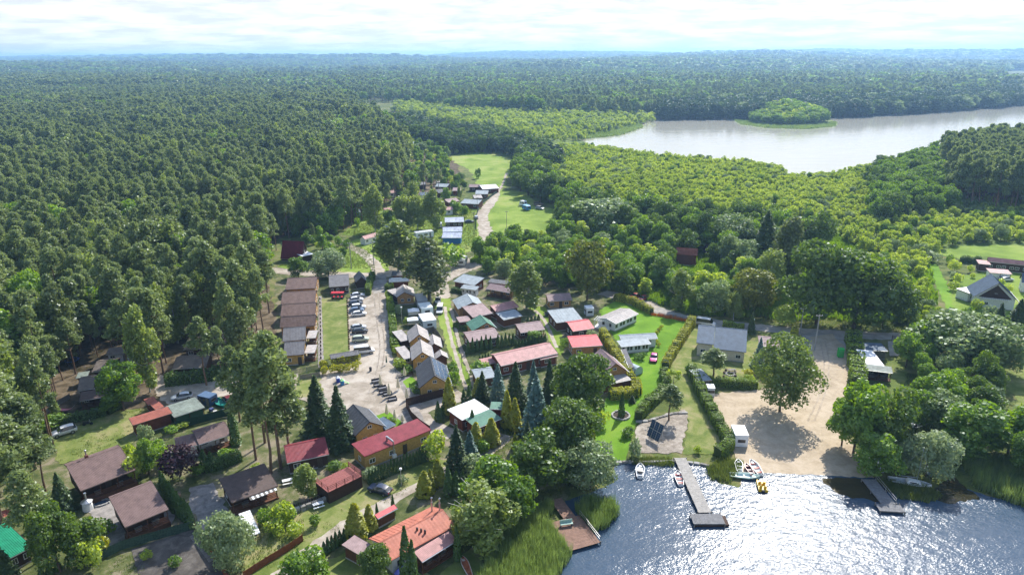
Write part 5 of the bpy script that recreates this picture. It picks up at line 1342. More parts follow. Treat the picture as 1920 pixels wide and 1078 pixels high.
# ------------------------------------------------------------------ middle lane, left side
house('hut', 'dark roofed terracotta hut half hidden under the birch at the road', 'slate', 'red', (734, 517), (769, 516), (737, 509), 2.4, 2.9, shed=True, win=0, gwin=False)
house('hut', 'blue-grey roofed hut with a terracotta wall behind the cream cabin', 'blue', 'red', (729, 529), (767, 527), (732, 521), 2.4, 2.9, shed=True, win=0, gwin=False)
house('cabin', 'cream sheet roofed cabin under the tall conifer, tan gable forward', 'taupe', 'tan', (758, 548), (756, 533), None, 2.5, 4.0, ridge=True, w=(2.4, 3.0), win=0, oh=.3)
house('cabin_annex', 'cream low annex roof left of the cream cabin under the conifer', 'taupe', 'dark', (741, 555), (758, 551), (739, 541), 2.3, 2.7, shed=True, win=0, gwin=False, cat='annex')
g_ = 'twin taupe gabled cabins between plaza and lane'
house('cabin', 'upper of the twin taupe gabled cabins between plaza and grass lane', 'taupe', 'ochre', (786, 627), (781, 607), None, 2.6, 4.6, ridge=True, w=(2.6, 2.6), win=0, oh=.35, group=g_, ribs=1.0)
house('cabin_annex', 'low side roof of the upper twin taupe cabin', 'taupe', 'dark', (751, 640), (770, 636), (748, 619), 2.2, 2.6, shed=True, win=0, gwin=False, cat='annex', ribs=1.0)
house('cabin', 'lower of the twin taupe gabled cabins, a vine on its gable', 'taupe', 'ochre', (792, 660), (788, 636), None, 2.6, 4.6, ridge=True, w=(2.6, 2.7), win=0, oh=.35, group=g_, ribs=1.0)
house('cabin_annex', 'low side roof of the lower twin taupe cabin', 'taupe', 'ochre', (757, 673), (776, 669), (753, 649), 2.2, 2.6, shed=True, win=1, gwin=False, cat='annex', ribs=1.0)
house('garden_hut', 'larger of the two little grey gabled huts by the grass lane', 'taupe', 'brown', (814, 644), (811, 626), None, 2.0, 3.2, ridge=True, w=(1.5, 1.9), win=0, gwin=False, oh=.25, cat='hut')
house('garden_hut', 'smaller of the two little grey gabled huts by the grass lane', 'taupe', 'brown', (828, 665), (825, 655), None, 2.0, 3.0, ridge=True, w=(1.5, 1.5), win=0, gwin=False, oh=.25, cat='hut')
t = house('solar_house', 'charcoal gabled house with an ochre gable and solar panels on its right slope', 'slate', 'ochre', (815, 704), (806, 667), None, 2.7, 5.4, ridge=True, w=(3.5, 3.6), win=2, oh=.45, cat='house', ribs=.8)
solar_on(t, 4, 3, -1)

# ------------------------------------------------------------------ middle block
house('house', 'long grey house with a two-level roof at the top of the lane', 'pale', 'red', (890, 534), (915, 521), (870, 514), 2.7, 3.6, W2=2.0, win=1, cat='house') if False else house('house', 'long pale grey roofed house at the head of the grass lane', 'pale', 'red', (850, 527), (890, 535), (872, 514), 2.7, 3.6, W2=.1, win=1, cat='house')
house('house_annex', 'white panelled annex in front of the long pale grey house', 'pale', 'white', (863, 540), (893, 544), (866, 533), 2.4, 2.8, shed=True, win=4, gwin=False, cat='annex', dr=False)
house('cabin', 'dark flat roofed hut under the trees behind the long grey house', 'slate', 'red', (915, 528), (958, 534), (918, 522), 2.4, 2.7, shed=True, win=0, gwin=False)
house('cabin', 'lilac-brown roofed tan cabin with an open veranda behind the pine', 'lilac', 'tan', (911, 541), (956, 549), (920, 531), 2.5, 3.5, W2=1.2, win=3, porch=1.6)
house('cabin', 'light blue-grey roofed cabin with an orange timber gable, top left of its block', 'pale', 'tan', (887, 567), (875, 550), None, 2.6, 4.2, ridge=True, w=(4.4, 3.2), win=0, oh=.35)
house('cabin', 'lilac roofed cabin squeezed behind the green roofed one', 'lilac', 'brown', (886, 595), (924, 587), (879, 574), 2.6, 3.6, W2=1.0, win=0, gwin=False)
house('shed_roof', 'small lilac lean-to at the lane under the light blue cabin', 'lilac', 'brown', (861, 604), (884, 601), (859, 594), 2.2, 2.4, shed=True, win=0, gwin=False, cat='lean-to', posts=True)
house('cabin', 'green roofed cabin with honey-coloured gable beside the grass lane', 'green', 'tan', (913, 605), (900, 590), None, 2.6, 4.4, ridge=True, w=(4.0, 2.6), win=0, oh=.35)
house('cabin', 'salmon pink roofed cabin in the middle of the block', 'pink', 'brown', (930, 585), (973, 575), (926, 572), 2.5, 3.4, W2=1.0, win=2)
house('cabin', 'pale blue low roof just below the salmon pink cabin', 'pale', 'brown', (944, 600), (980, 592), (938, 587), 2.4, 3.0, W2=1.0, win=0, gwin=False)
house('row_house', 'left lilac roofed row house behind the thuja columns', 'lilac', 'brown', (880, 641), (938, 631), (866, 625), 2.5, 3.5, W2=1.5, win=3)
house('row_house', 'right lilac roofed row house behind the thuja columns', 'lilac', 'brown', (976, 624), (1022, 617), (966, 609), 2.5, 3.5, W2=1.5, win=3, porch=1.2)
house('row_house', 'long house with a roof faded from brown to pink, below the thuja row', 'pink', 'red', (939, 686), (1046, 662), (928, 665), 2.8, 4.0, W2=2.0, win=5, cat='house')
house('porch_roof', 'pale pink projecting porch roof at the right end of the long pink house', 'pink', 'red', (1013, 674), (1046, 667), (1008, 663), 2.4, 2.8, shed=True, win=1, gwin=False, cat='porch', posts=True)
house('cabin_annex', 'small pink flat roof at the left end of the long pink house', 'pink', 'red', (907, 684), (931, 679), (903, 672), 2.3, 2.6, shed=True, win=0, gwin=False, cat='annex')
house('cabin', 'tan timber cabin with faded brown roof near the copse', 'lilac', 'tan', (1028, 565), (1073, 562), (1026, 552), 2.5, 3.6, W2=2.0, win=3)
house('cabin', 'pale grey L-shaped roof on a brown cabin left of the magenta roof', 'pale', 'brown', (1043, 605), (1093, 599), (1045, 580), 2.7, 3.6, W2=.2, win=0, ribs=.8)
house('cabin', 'magenta-red roofed dark cabin between the pale grey and the scarlet roofs', 'bright', 'dark', (1074, 621), (1115, 615), (1066, 604), 2.6, 3.7, W2=1.8, win=1)
house('cabin', 'scarlet flat-pitched roof with tan walls by the golden hedge', 'bright', 'tan', (1073, 651), (1130, 647), (1061, 632), 2.8, 3.4, W2=.8, win=2)
house('chalet', 'timber chalet with brown gabled roof and a pinkish deck', 'lilac', 'tan', (1155, 681), (1126, 653), None, 3.0, 5.6, ridge=True, w=(3.4, 3.3), win=0, oh=.5, cat='house', ribs=.9)
house('deck_roof', 'flat pinkish veranda deck in front of the timber chalet', 'taupe', 'brown', (1133, 722), (1184, 711), (1131, 708), 2.3, 2.5, shed=True, win=0, gwin=False, cat='veranda', posts=True)

# ------------------------------------------------------------------ right: holiday estate
house('mobile_home', 'white mobile home with a ridged cream roof on the bright lawn', 'taupe', 'caravan', (1154, 605), (1197, 587), (1128, 590), 2.6, 3.3, W2=.1, win=6, fr='dark', cat='mobile home', trim='white', ribs=.8, dr=False) if False else house('mobile_home', 'white mobile home with a ridged cream roof and white pergola on the bright lawn', 'taupe', 'caravan', (1154, 607), (1197, 588), (1143, 594), 2.5, 3.2, win=6, fr='dark', cat='mobile home', trim='white', ribs=.9, dr=False)
house('mobile_home', 'long pale blue-grey roofed mobile home below the one with the pergola', 'pale', 'caravan', (1165, 638), (1233, 634), (1150, 629), 2.6, 3.2, W2=1.2, win=2, fr='dark', cat='mobile home', trim='white', dr=False)
house('sun_room', 'glazed white sun room with a low grey roof in front of the lower mobile home', 'pale', 'caravan', (1165, 650), (1221, 644), (1161, 638), 2.3, 2.7, shed=True, win=7, fr='dark', cat='sun room', trim='white', dr=False, gwin=False)
t = house('blue_roof_house', 'cream house under a big steel-blue sheet roof by the lake road', 'blue', 'cream', (1338, 653), (1399, 660), (1338, 612), 3.0, 5.6, W2=2.0, win=2, oh=.35, cat='house', ribs=.55, dr=False, trim='roof')
t = house('blue_roof_house', 'short-eaved left half of the cream house with a shuttered window', 'blue', 'cream', (1306, 642), (1338, 645.5), (1308, 609), 3.6, 5.62, W2=2.0, win=1, oh=.3, cat='house', ribs=.55, dr=False, trim='roof')
house('summer_house', 'pinkish roofed summer house behind the blue spruce', 'lilac', 'white', (1424, 648), (1462, 651), (1419, 630), 2.5, 3.4, W2=1.0, win=2, cat='house')
house('garden_canopy', 'shiny pale flat canopy on posts left of the round pine', 'pale', 'grey', (1311, 714), (1335, 712), (1303, 692), 2.1, 2.2, shed=True, win=0, gwin=False, cat='canopy', posts=True)
house('copse_villa', 'terracotta hip-roofed villa peeping out of the copse', 'terracotta', 'red', (1268, 474), (1308, 477), (1272, 463), 4.0, 6.2, win=2, cat='house')
# ------------------------------------------------------------------ far right
t = house('gabled_house', 'white walled house with a steep blue-grey gabled roof at the right edge', 'blue', 'white', (1873.5, 531), (1858.6, 513), None, 3.2, 8.0, ridge=True, w=(5.4, 5.6), win=0, oh=.7, cat='house', ribs=.6)
L_, W1_, W2_, he_, hr_, s1_, s2_ = t_info[t.name]
m = MB(); m.box(-.35, .52, -3.4, 3.4, 3.0, 3.2, WHITE); m.build('balcony_floor', t)
m = MB()
for q in range(15): m.box(-.34, -.30, -3.3 + q * .47, -3.25 + q * .47, 3.2, 4.1, DARKW)
m.box(-.35, -.29, -3.4, 3.4, 4.1, 4.2, DARKW); m.build('balcony_railing', t)
m = MB(); m.add([(.59, -4.1, 3.3), (.59, 4.1, 3.3), (.59, 0, 7.2), (.53, -4.1, 3.3), (.53, 4.1, 3.3), (.53, 0, 7.2)], [(0, 1, 2), (3, 5, 4), (0, 3, 4, 1), (1, 4, 5, 2), (2, 5, 3, 0)], DARKW); m.build('gable_boarding', t)
house('annex', 'flat white roofed annex left of the steep blue-grey gabled house', 'white', 'white', (1817, 550), (1838, 547), (1812, 538), 2.9, 3.0, shed=True, win=1, gwin=False, cat='annex')
house('long_house', 'long dark boarded house with a pink roof and white windows at the right edge', 'pink', 'dark', (1852, 490), (1945, 500), (1851, 482), 3.0, 4.2, win=7, cat='house', dr=False)
house('long_house_wing', 'low pink roofed wing at the left end of the long dark house', 'pink', 'dark', (1835, 494), (1858, 496), (1835, 487), 2.8, 3.0, shed=True, win=0, gwin=False, cat='wing')
house('carport', 'pale pink canopy roof in front of the long dark house', 'pink', 'white', (1856, 511), (1898, 514), (1852, 503), 2.3, 2.6, shed=True, win=0, gwin=False, cat='carport', posts=True)
house('house', 'blue-grey roofed house cut by the right picture edge', 'blue', 'white', (1916, 530), (1950, 534), (1915, 512), 3.2, 5.5, win=1, cat='house')
house('trailer_home', 'blue roofed rear section of the trailer house beside the beach', 'blue', 'grey', (1622, 656), (1665, 658), (1622, 642), 2.5, 2.7, shed=True, win=0, gwin=False, cat='trailer')
house('trailer_home', 'bright white roofed middle section of the trailer house beside the beach', 'white', 'grey', (1625, 683), (1658, 685), (1625, 656), 2.7, 2.8, shed=True, win=0, gwin=False, cat='trailer')
house('trailer_porch', 'grey-green porch roof over the dark railed front of the trailer house', 'tarp', 'dark', (1624, 693), (1674, 699), (1625, 682), 2.4, 2.9, shed=True, win=2, porch=1.5, cat='porch')
# ------------------------------------------------------------------ far village
V = [
 ('brown shed with orange-streaked flat roof, rearmost of the three striped sheds', 'stripe', 'dark', (834, 417), (870, 416), (834, 408), 3),
 ('shed with a peeling blue roof, middle of the three striped sheds', 'stripe', 'white', (830, 435), (867, 434), (830, 426), 0),
 ('shed with a bright blue front wall, nearest of the three striped sheds', 'stripe', 'blue', (828, 446), (865, 446), (829, 436), 0),
 ('cream cabin with a pink tiled roof beside the forked track', 'pink', 'white', (684, 449), (716, 440), (680, 443), 3),
 ('white walled hut half behind the birches of the village', 'pink', 'white', (726, 398), (740, 396), (727, 390), 1),
 ('small white hut above the striped sheds', 'pink', 'white', (836, 394), (850, 393), (838, 388), 1),
 ('wide grey roofed cabin at the end of the gravel lane', 'pale', 'brown', (863, 381), (897, 383), (868, 373), 2),
 ('terracotta walled cabin left of the wide grey one in the village', 'lilac', 'red', (840, 380), (862, 377), (841, 373), 1),
 ('tiny steep grey hut right of the wide grey cabin', 'taupe', 'grey', (889, 372), (905, 371), (890, 366), 0),
 ('blue-grey roofed dark cabin by the meadow corner', 'pale', 'brown', (891, 364), (915, 364), (893, 357), 2),
 ('white roofed red cabin standing at the meadow edge', 'white', 'red', (905, 355), (936, 353), (909, 347), 1),
 ('dark cabin with grey roof left of the white roofed one', 'lilac', 'dark', (879, 351), (900, 351), (881, 346), 1),
 ('brown cabin with a dark roof in the middle of the village', 'slate', 'dark', (822, 362), (842, 360), (824, 355), 1),
 ('pale roofed cabin near the top of the village', 'pale', 'dark', (815, 350), (838, 351), (818, 344), 1),
 ('blue roofed cabin between birch crowns in the village', 'blue', 'white', (788, 367), (806, 366), (788, 361), 0),
 ('grey roofed hut at the upper left of the village', 'pale', 'brown', (760, 352), (776, 350), (762, 347), 0),
 ('salmon roofed hut under pines on the village left', 'pink', 'white', (726, 363), (748, 361), (727, 358), 1),
 ('flat pale roof among the gardens left of the birches', 'pale', 'white', (722, 429), (745, 428), (724, 424), 0),
 ('dark hut behind the pines at the village left end', 'lilac', 'dark', (661, 379), (678, 377), (662, 372), 0),
 ('grey-white shed left of the tall birch', 'pale', 'white', (661, 399), (676, 398), (662, 393), 0),
 ('brown cabin with a low roof behind the village centre', 'lilac', 'red', (848, 358), (864, 358), (849, 352), 0),
 ('pale roofed hut at the very top of the village', 'taupe', 'white', (820, 342), (834, 341), (821, 337), 0),
 ('dark roofed hut right of the highest village hut', 'slate', 'dark', (785, 347), (799, 346), (786, 342), 0),
 ('lone grey roof among the trees beyond the village', 'pale', 'white', (777, 272), (792, 271), (778, 266), 0),
]
for lab, rf, wl, a, b, r, wn in V:
    house('village_cabin', lab, rf, wl, a, b, r, 2.5, 3.5, W2=(.2 if 'striped' in lab else 1.8), win=wn, gwin=False, oh=.3, plinth=False, dr=False)
# ------------------------------------------------------------------ hedges and fences
def path_pts(px, step=.5):
    c = [G(x, y) for x, y in px]; o = []
    for i in range(len(c) - 1):
        k = max(1, int((c[i + 1] - c[i]).length / step))
        for j in range(k): o.append(c[i].lerp(c[i + 1], j / k))
    o.append(c[-1]); return o
def hedge(label, px, wd=1.2, h=1.6, mat=None, group=None, leaf=.19, dens=52):
    mat = mat or L_HEDGE
    pts = path_pts(px); o0 = pts[0].copy()
    rs = np.random.RandomState(len(label) * 7)
    V_, F_ = [], []
    m = MB(); DK = paint('hedge_branches', (.05, .075, .016), .95)
    P = []; N = []
    for i in range(len(pts) - 1):
        a, b = pts[i] - o0, pts[i + 1] - o0; d = (b - a); L = d.length
        if L < 1e-4: continue
        u = d / L; v = Vector((-u.y, u.x, 0))
        hh = h * (1 + .07 * math.sin(i * .7) + .08 * rs.normal()); w2 = wd * (1 + .09 * rs.normal() + .08 * math.sin(i * .45))
        q = [a - v * w2 * .38, b - v * w2 * .38, b + v * w2 * .38, a + v * w2 * .38]
        m.add([(p.x, p.y, .0) for p in q] + [(p.x, p.y, hh * .80) for p in q], [(0, 1, 5, 4), (2, 3, 7, 6), (4, 5, 6, 7), (0, 4, 7, 3), (1, 2, 6, 5)], DK)
        n = int(dens * L * (w2 + 2 * hh))
        s = rs.uniform(0, L, n); k = rs.uniform(0, w2 + 2 * hh, n)
        side = np.where(k < hh, -1, np.where(k < 2 * hh, 1, 0))
        zz_ = np.where(side != 0, k % hh, hh); off = np.where(side != 0, side * w2 / 2, k - 2 * hh - w2 / 2)
        rnd = np.clip((zz_ - hh * .8) / (hh * .2), 0, 1) * .10 * w2
        off = off - np.sign(off) * rnd * (side != 0)
        bx = a.x + u.x * s + v.x * off; by = a.y + u.y * s + v.y * off
        P.append(np.stack([bx, by, np.maximum(zz_ + rs.normal(size=n) * .05, .02)], 1))
        N.append(np.stack([v.x * side, v.y * side, np.where(side == 0, 1.0, .25)], 1))
    v, f = leaf_quads(np.concatenate(P), np.concatenate(N), leaf, rs, .9, .5)
    t = thing('hedge', label, 'hedge', (o0.x, o0.y, 0), 0, group)
    m.build('inner_branches', t)
    o = bpy.data.objects.new('foliage', npmesh('foliage', v, f, mat)); C.objects.link(o); o.parent = t
    for p in pts[::4]: HAND.append((p.x, p.y, 1.0))
    return t
def fence(label, px, h, style, mat, post=None, spacing=2.4, name='fence', cat='fence', group=None):
    c = [G(x, y) for x, y in px]; t = thing(name, label, cat, c[0], 0, group)
    post = post or mat; o0 = c[0]; first = True
    for i in range(len(c) - 1):
        a, b = c[i] - o0, c[i + 1] - o0; d = b - a; k = max(1, round(d.length / spacing)); u = d.normalized(); v = Vector((-u.y, u.x, 0)); rz = math.atan2(u.y, u.x); s = d.length / k
        for j in range(k + 1):
            if j == 0 and not first: continue
            p = a + u * s * j; m = MB(); m.box(-.05, .05, -.05, .05, -.2, h + .06, post); m.build('post', t, p, rz)
        first = False
        for j in range(k):
            p = a + u * s * j; m = MB()
            if style == 'panel':
                nb = max(4, int(s / .16))
                for q in range(nb):
                    x0 = .055 + (s - .11) * q / nb; zt = h - (.03 if q % 2 else 0)
                    m.box(x0 + .006, x0 + (s - .11) / nb - .006, -.012, .012, .06, zt, mat)
                m.box(.055, s - .055, .0125, .05, .3, .38, mat); m.box(.055, s - .055, .0125, .05, h - .4, h - .32, mat)
                m.build('fence_panel', t, p, rz)
            elif style == 'mesh':
                m.box(.055, s - .055, -.008, .008, .05, h, mat); m.build('mesh_panel', t, p, rz)
            elif style == 'rail':
                for zz_ in (.3, .6, .9):
                    z = h * zz_; m = MB(); m.box(.055, s - .055, -.02, .02, z - .05, z + .05, mat); m.build('rail', t, p, rz)
            elif style == 'picket':
                nb = max(3, int(s / .3))
                for q in range(nb):
                    x0 = .1 + (s - .2) * q / nb; m.box(x0, x0 + .1, -.012, .012, .1, h, mat)
                m.box(.055, s - .055, .0125, .04, .3, .36, mat); m.box(.055, s - .055, .0125, .04, h - .25, h - .19, mat)
                m.build('picket_panel', t, p, rz)
    return t
GREENF = paint('green_mesh', (0.045, 0.085, 0.06), .9, var=.3); RUSTW = woodmat('rusty_board', (.19, .062, .026), axis='X')
hedge('bright clipped hedge between the beach and the pale cottage lawn', [(1296, 700), (1310, 735), (1330, 772), (1350, 808), (1368, 840), (1362, 850), (1344, 857)], 1.9, 2.3)
hedge('clipped hedge running along the top of the beach', [(1300, 712), (1330, 722), (1370, 725), (1420, 728)], 1.6, 2.0)
hedge('golden-topped hedge between the bright lawn and the pale cottage lawn, upper run', [(1298, 608), (1284, 630), (1268, 655), (1256, 675), (1246, 695)], 1.8, 2.4, L_YHEDGE)
hedge('green hedge along the lower edge of the bright lawn above the solar array', [(1243, 705), (1250, 730), (1232, 750), (1212, 768), (1196, 788)], 1.8, 2.3)
hedge('yellow hedge behind the mobile home with the pergola', [(1152, 563), (1185, 570), (1222, 590)], 1.6, 2.2, L_YHEDGE)
hedge('long golden hedge left of the bright lawn beside the scarlet roof', [(1128, 628), (1142, 652), (1160, 680), (1185, 722)], 1.7, 2.3, L_YHEDGE)
hedge('golden hedge in front of the timber chalet', [(1142, 748), (1165, 746), (1195, 742), (1190, 724)], 2.0, 2.2, L_YHEDGE)
hedge('low hedge behind the steel-blue roof along the lake road', [(1355, 612), (1395, 618)], 1.2, 1.6)
hedge('shaggy hedge between the beach and the trailer house', [(1598, 640), (1602, 670), (1606, 705), (1608, 730)], 3.2, 3.0, L_HEDGE, leaf=.35, dens=14)
hedge('golden cone hedge at the mouth of the beach lane', [(1484, 646), (1490, 628)], 1.6, 2.6, L_YHEDGE)
hedge('dark clipped hedge in front of the round-shouldered hut under the pines', [(312, 722), (350, 718), (395, 712), (428, 706)], 2.4, 2.6, L_THUJA, leaf=.3, dens=16)
hedge('dark hedge along the hammock garden above the white car', [(88, 800), (140, 790), (200, 776), (228, 762)], 1.8, 1.8, L_THUJA, leaf=.28, dens=18)
hedge('low green hedge left of the entrance road', [(690, 555), (694, 535), (700, 520)], 1.6, 2.6)
hedge('dark green hedge right of the cream cabin garden', [(722, 545), (738, 543)], 1.6, 1.8)
hedge('leafy hedge along the right side of the sandy plaza road', [(730, 560), (734, 590), (738, 625), (741, 660)], 1.8, 1.8, L_HEDGE, leaf=.3)
hedge('thuja hedge below the long grey house', [(848, 546), (872, 552)], 1.4, 1.4, L_THUJA)
hedge('dark hedge under the green roofed cabin beside the lane', [(852, 612), (880, 620)], 1.4, 1.3, L_THUJA)
hedge('dark hedge near the striped awning cabin', [(385, 885), (420, 875), (452, 862)], 1.6, 2.0, L_THUJA)
hedge('leafy hedge behind the garden of the white gabled house', [(1800, 492), (1840, 494)], 1.6, 2.2, L_THUJA)
# golden clipped bushes by the plaza
for i, (x, y, w_) in enumerate(((627, 684, 17), (641, 683, 17), (655, 680, 17), (669, 677, 15), (627, 700, 16), (640, 698, 14), (654, 697, 14), (668, 694, 16), (606, 690, 13), (609, 702, 13))):
    tree_px('gold_bush', x, y, y - 18, w_ + 3, 'golden clipped bush in the double row by the grey shelter, at the plaza corner', 'shrub', 'golden clipped bushes by the plaza')
fence('rusty brown board fence along the dirt lane, longest run', [(458, 1085), (500, 1058), (535, 1037), (568, 1015)], 1.3, 'panel', RUSTW)
fence('rusty brown board fence right of the gravel parking steps', [(366, 990), (392, 1035), (420, 1078), (440, 1105)], 1.4, 'panel', RUSTW)
fence('green mesh fence above the gravel parking', [(172, 1058), (230, 1030), (300, 1010), (364, 992)], 1.6, 'mesh', GREENF)
fence('green screen fence in front of the tarpaulin workshop', [(330, 805), (372, 795), (415, 783), (440, 778)], 1.8, 'mesh', paint('dark_green_mesh', (.012, .045, .03), .9))
fence('dark timber palisade from the solar house garden to the lane', [(762, 762), (790, 755), (815, 748), (836, 742)], 1.9, 'panel', DARKW)
fence('dark timber palisade behind the brick terrace down to the crimson roof', [(762, 765), (772, 785), (788, 800), (806, 812)], 1.7, 'panel', DARKW)
fence('grey picket fence at the end of the terrace of cabins', [(548, 702), (575, 697), (602, 690)], 1.2, 'picket', GREYW)
fence('grey wall-like board fence over the play area', [(562, 712), (600, 706)], 1.2, 'panel', GREYW)
fence('white and grey ranch fence with orange flowers along the lake road', [(1222, 590), (1250, 595), (1275, 599), (1296, 604)], 1.1, 'rail', GREYW)
fence('timber fence behind the caravans beside the grass lane', [(792, 628), (813, 622), (822, 632), (832, 650)], 1.6, 'panel', GREYW)
fence('dark fence across the mouth of the trailer yard', [(1672, 638), (1700, 638)], 1.4, 'rail', DARKW, name='yard_gate', cat='gate')
fence('metal gate across the grey entrance road', [(700, 523), (722, 523)], 1.2, 'rail', METAL, name='road_gate', cat='gate')
fence('wooden fence with the dark border along the village meadow lane', [(893, 430), (893, 408), (900, 385), (932, 362)], 1.3, 'mesh', GREENF)
fence('garden railing around the red-brown terraced garden', [(552, 955), (585, 944), (618, 928)], 1.0, 'picket', DARKW)
fence('pale board wall around the hammock garden under the pines', [(78, 800), (88, 778), (110, 760), (132, 748)], 1.3, 'panel', GREYW)
# raised terrace deck with railing
def deck(label, a, b, c, h, mat, railm, name='terrace_deck', cat='deck', rail=True):
    A, B, Cc = G(a[0], a[1], h), G(b[0], b[1], h), G(c[0], c[1], h)
    u = (B - A); L = u.length; u.normalize(); v = Vector((-u.y, u.x, 0)); W = (Cc - A).dot(v)
    t = thing(name, label, cat, (A.x, A.y, 0), math.atan2(u.y, u.x))
    m = MB(); s = 1 if W > 0 else -1; W = abs(W)
    n = int(W / .15)
    for i in range(n): m.box(0, L, s * (W * i / n) + (0 if s > 0 else -W / n + .01), s * (W * i / n) + (W / n - .01 if s > 0 else 0), h - .05, h, mat)
    m.build('deck_boards', t, kind='stuff')
    m = MB(); m.box(.05, L - .05, min(.05 * s, (W - .05) * s), max(.05 * s, (W - .05) * s), -.2, h - .055, DARKW); m.build('wall', t)
    if rail:
        def rl(p, q):
            k = max(1, round((q - p).length / 1.8))
            for i in range(k + 1):
                r = p.lerp(q, i / k); m = MB(); m.box(r.x - .05, r.x + .05, r.y - .05, r.y + .05, h + .002, h + 1.05, railm); m.build('rail_post', t)
            for zz_ in (.4, .7, 1.0):
                m = MB(); m.tube((p.x, p.y, h + zz_), (q.x, q.y, h + zz_), .06, .06, railm, 4); m.build('rail', t)
        rl(Vector((.1, .1 * s, 0)), Vector((L - .1, .1 * s, 0))); rl(Vector((L - .1, .1 * s, 0)), Vector((L - .1, (W - .1) * s, 0))); rl(Vector((.1, .1 * s, 0)), Vector((.1, (W - .1) * s, 0)))
    HOUSES.append((A.x + u.x * L / 2, A.y + u.y * L / 2, L / 2 + 1))
    return t
deck('raised red-brown terrace deck with a railing beside the dark blue car', (615, 923), (679, 892), (600, 899), 2.3, paint('red_deck_paint', (.27, .085, .075), .7, var=.15), paint('red_rail_paint', (.25, .08, .07), .6))
# striped shade strip of the dark cabin and the light ribbed panel beside it
t = thing('awning', 'white striped awning under the eave of the dark felt-roofed cabin', 'awning', G(470, 935))
A, B = G(470, 938, 2.3), G(520, 918, 2.3); u = (B - A); L = u.length; u.normalize(); t.location = (A.x, A.y, 0); t.rotation_euler = (0, 0, math.atan2(u.y, u.x))
for i in range(12):
    m = MB(); x = L * i / 12; m.slab((x, 0, 2.3), (x + L / 12 - .01, 0, 2.3), (x + L / 12 - .01, .8, 2.5), (x, .8, 2.5), .03, WHITE if i % 2 else GREYW); m.build('stripe_panel', t)
t = thing('ribbed_shelter', 'white ribbed plastic shelter roof standing in the garden below the dark cabin', 'shelter', G(462, 1000))
A, B, Cc = G(466, 1006, 1.2), G(488, 998, 1.2), G(447, 962, 1.8); t.location = (A.x, A.y, 0); u = (B - A); Wd = u.length; u.normalize(); t.rotation_euler = (0, 0, math.atan2(u.y, u.x)); v = Vector((-u.y, u.x, 0)); Ld = (Cc - A).dot(v); sh = (Cc - A).dot(u)
for i in range(10):
    m = MB(); y0 = Ld * i / 10; y1 = Ld * (i + .8) / 10; m.slab((sh * i / 10, y0, 1.2 + .6 * i / 10), (Wd + sh * i / 10, y0, 1.2 + .6 * i / 10), (Wd + sh * (i + .8) / 10, y1, 1.2 + .6 * (i + .8) / 10), (sh * (i + .8) / 10, y1, 1.2 + .6 * (i + .8) / 10), .06, WHITE); m.build('roof_slat', t)
for sx in (.05, .95):
    m = MB(); m.slab((Wd * sx - .04, 0, 1.13), (Wd * sx + .04, 0, 1.13), (Wd * sx + .04 + sh, Ld, 1.73), (Wd * sx - .04 + sh, Ld, 1.73), .08, GREYW); m.build('beam', t)
    for q in (0.02, .98): m = MB(); m.box(Wd * sx + sh * q - .04, Wd * sx + sh * q + .04, Ld * q - .04, Ld * q + .04, 0, 1.08 + .6 * q, GREYW); m.build('post', t)
# steps beside the parking
t = thing('timber_steps', 'flight of grey timber steps beside the gravel parking fence', 'steps', G(385, 1040))
a, b = G(362, 1003), G(400, 1052); t.location = (a.x, a.y, 0); d = (b - a); L = d.length; t.rotation_euler = (0, 0, math.atan2(d.y, d.x))
for i in range(14):
    m = MB(); m.box(L * i / 14, L * i / 14 + L / 14 - .12, -.55, .55, -.05, .1 + .02 * (i % 2), GREYW); m.build('step', t)

# ------------------------------------------------------------------ cars
W_ = (.72, .73, .74); SIL = (.42, .44, .46); NAVY = (.012, .02, .05); BLK = (.015, .016, .018); BLU = (.10, .16, .26)
car_px(120, 810, 100, 816, 'white hatchback estate parked alone on the small lawn by the pines', W_, 'suv')
car_px(341, 744, 325, 747, 'silver-white hatchback parked on the track above the workshop', (.6, .62, .64), 'hatch')
car_px(712, 918, 690, 912, 'dark navy hatchback parked on the grass beside the red-brown deck', NAVY, 'hatch')
g_ = 'cars in the gravel car park'
for i, (x, y, lab, c, st) in enumerate([
    (670, 554, 'pale silver car, uppermost in the gravel car park row', (.6, .63, .66), 'hatch'), (668, 562, 'white car, second from the top of the car park row', W_, 'hatch'), (667, 569, 'dark blue car tucked in between two pale cars in the park row', NAVY, 'hatch'),
    (672, 577, 'white estate, fourth car down the car park row', W_, 'suv'), (669, 582, 'blue-grey car just above the white one in the upper group', BLU, 'hatch'), (673, 589, 'bright white car, lowest of the upper group in the car park', (.8, .8, .8), 'hatch'),
    (672, 614, 'silver car above the black one in the lower car park group', (.5, .53, .57), 'hatch'), (675, 621, 'black car in the lower group of the car park', BLK, 'hatch'), (676, 637, 'pale greenish silver estate, lone in the car park below the black car', (.42, .46, .34), 'suv')]):
    car_px(x, y, x + 20, y - 2, lab, c, st, g_)
car_px(683, 659, 700, 657, 'white box van at the lower end of the car park', (.78, .78, .78), 'van', cat='van')
car_px(825, 582, 821, 600, 'white van parked on the grass lane beside the caravans', (.74, .74, .74), 'van')
car_px(821, 564, 820, 575, 'silver car behind the white van on the grass lane', SIL, 'hatch')
RED = (.33, .015, .04)
car_px(1191, 556, 1176, 562, 'left crimson car parked at the copse above the yellow hedge', RED, 'hatch', 'crimson cars at the copse')
car_px(1206, 560, 1191, 566, 'right crimson car parked at the copse above the yellow hedge', (.28, .012, .05), 'hatch', 'crimson cars at the copse')
car_px(1226, 671, 1222, 690, 'magenta pink car on the bright green lawn', (.60, .02, .22), 'hatch')
car_px(1324, 607, 1345, 610, 'white van roof visible behind the steel-blue roof house', W_, 'van')
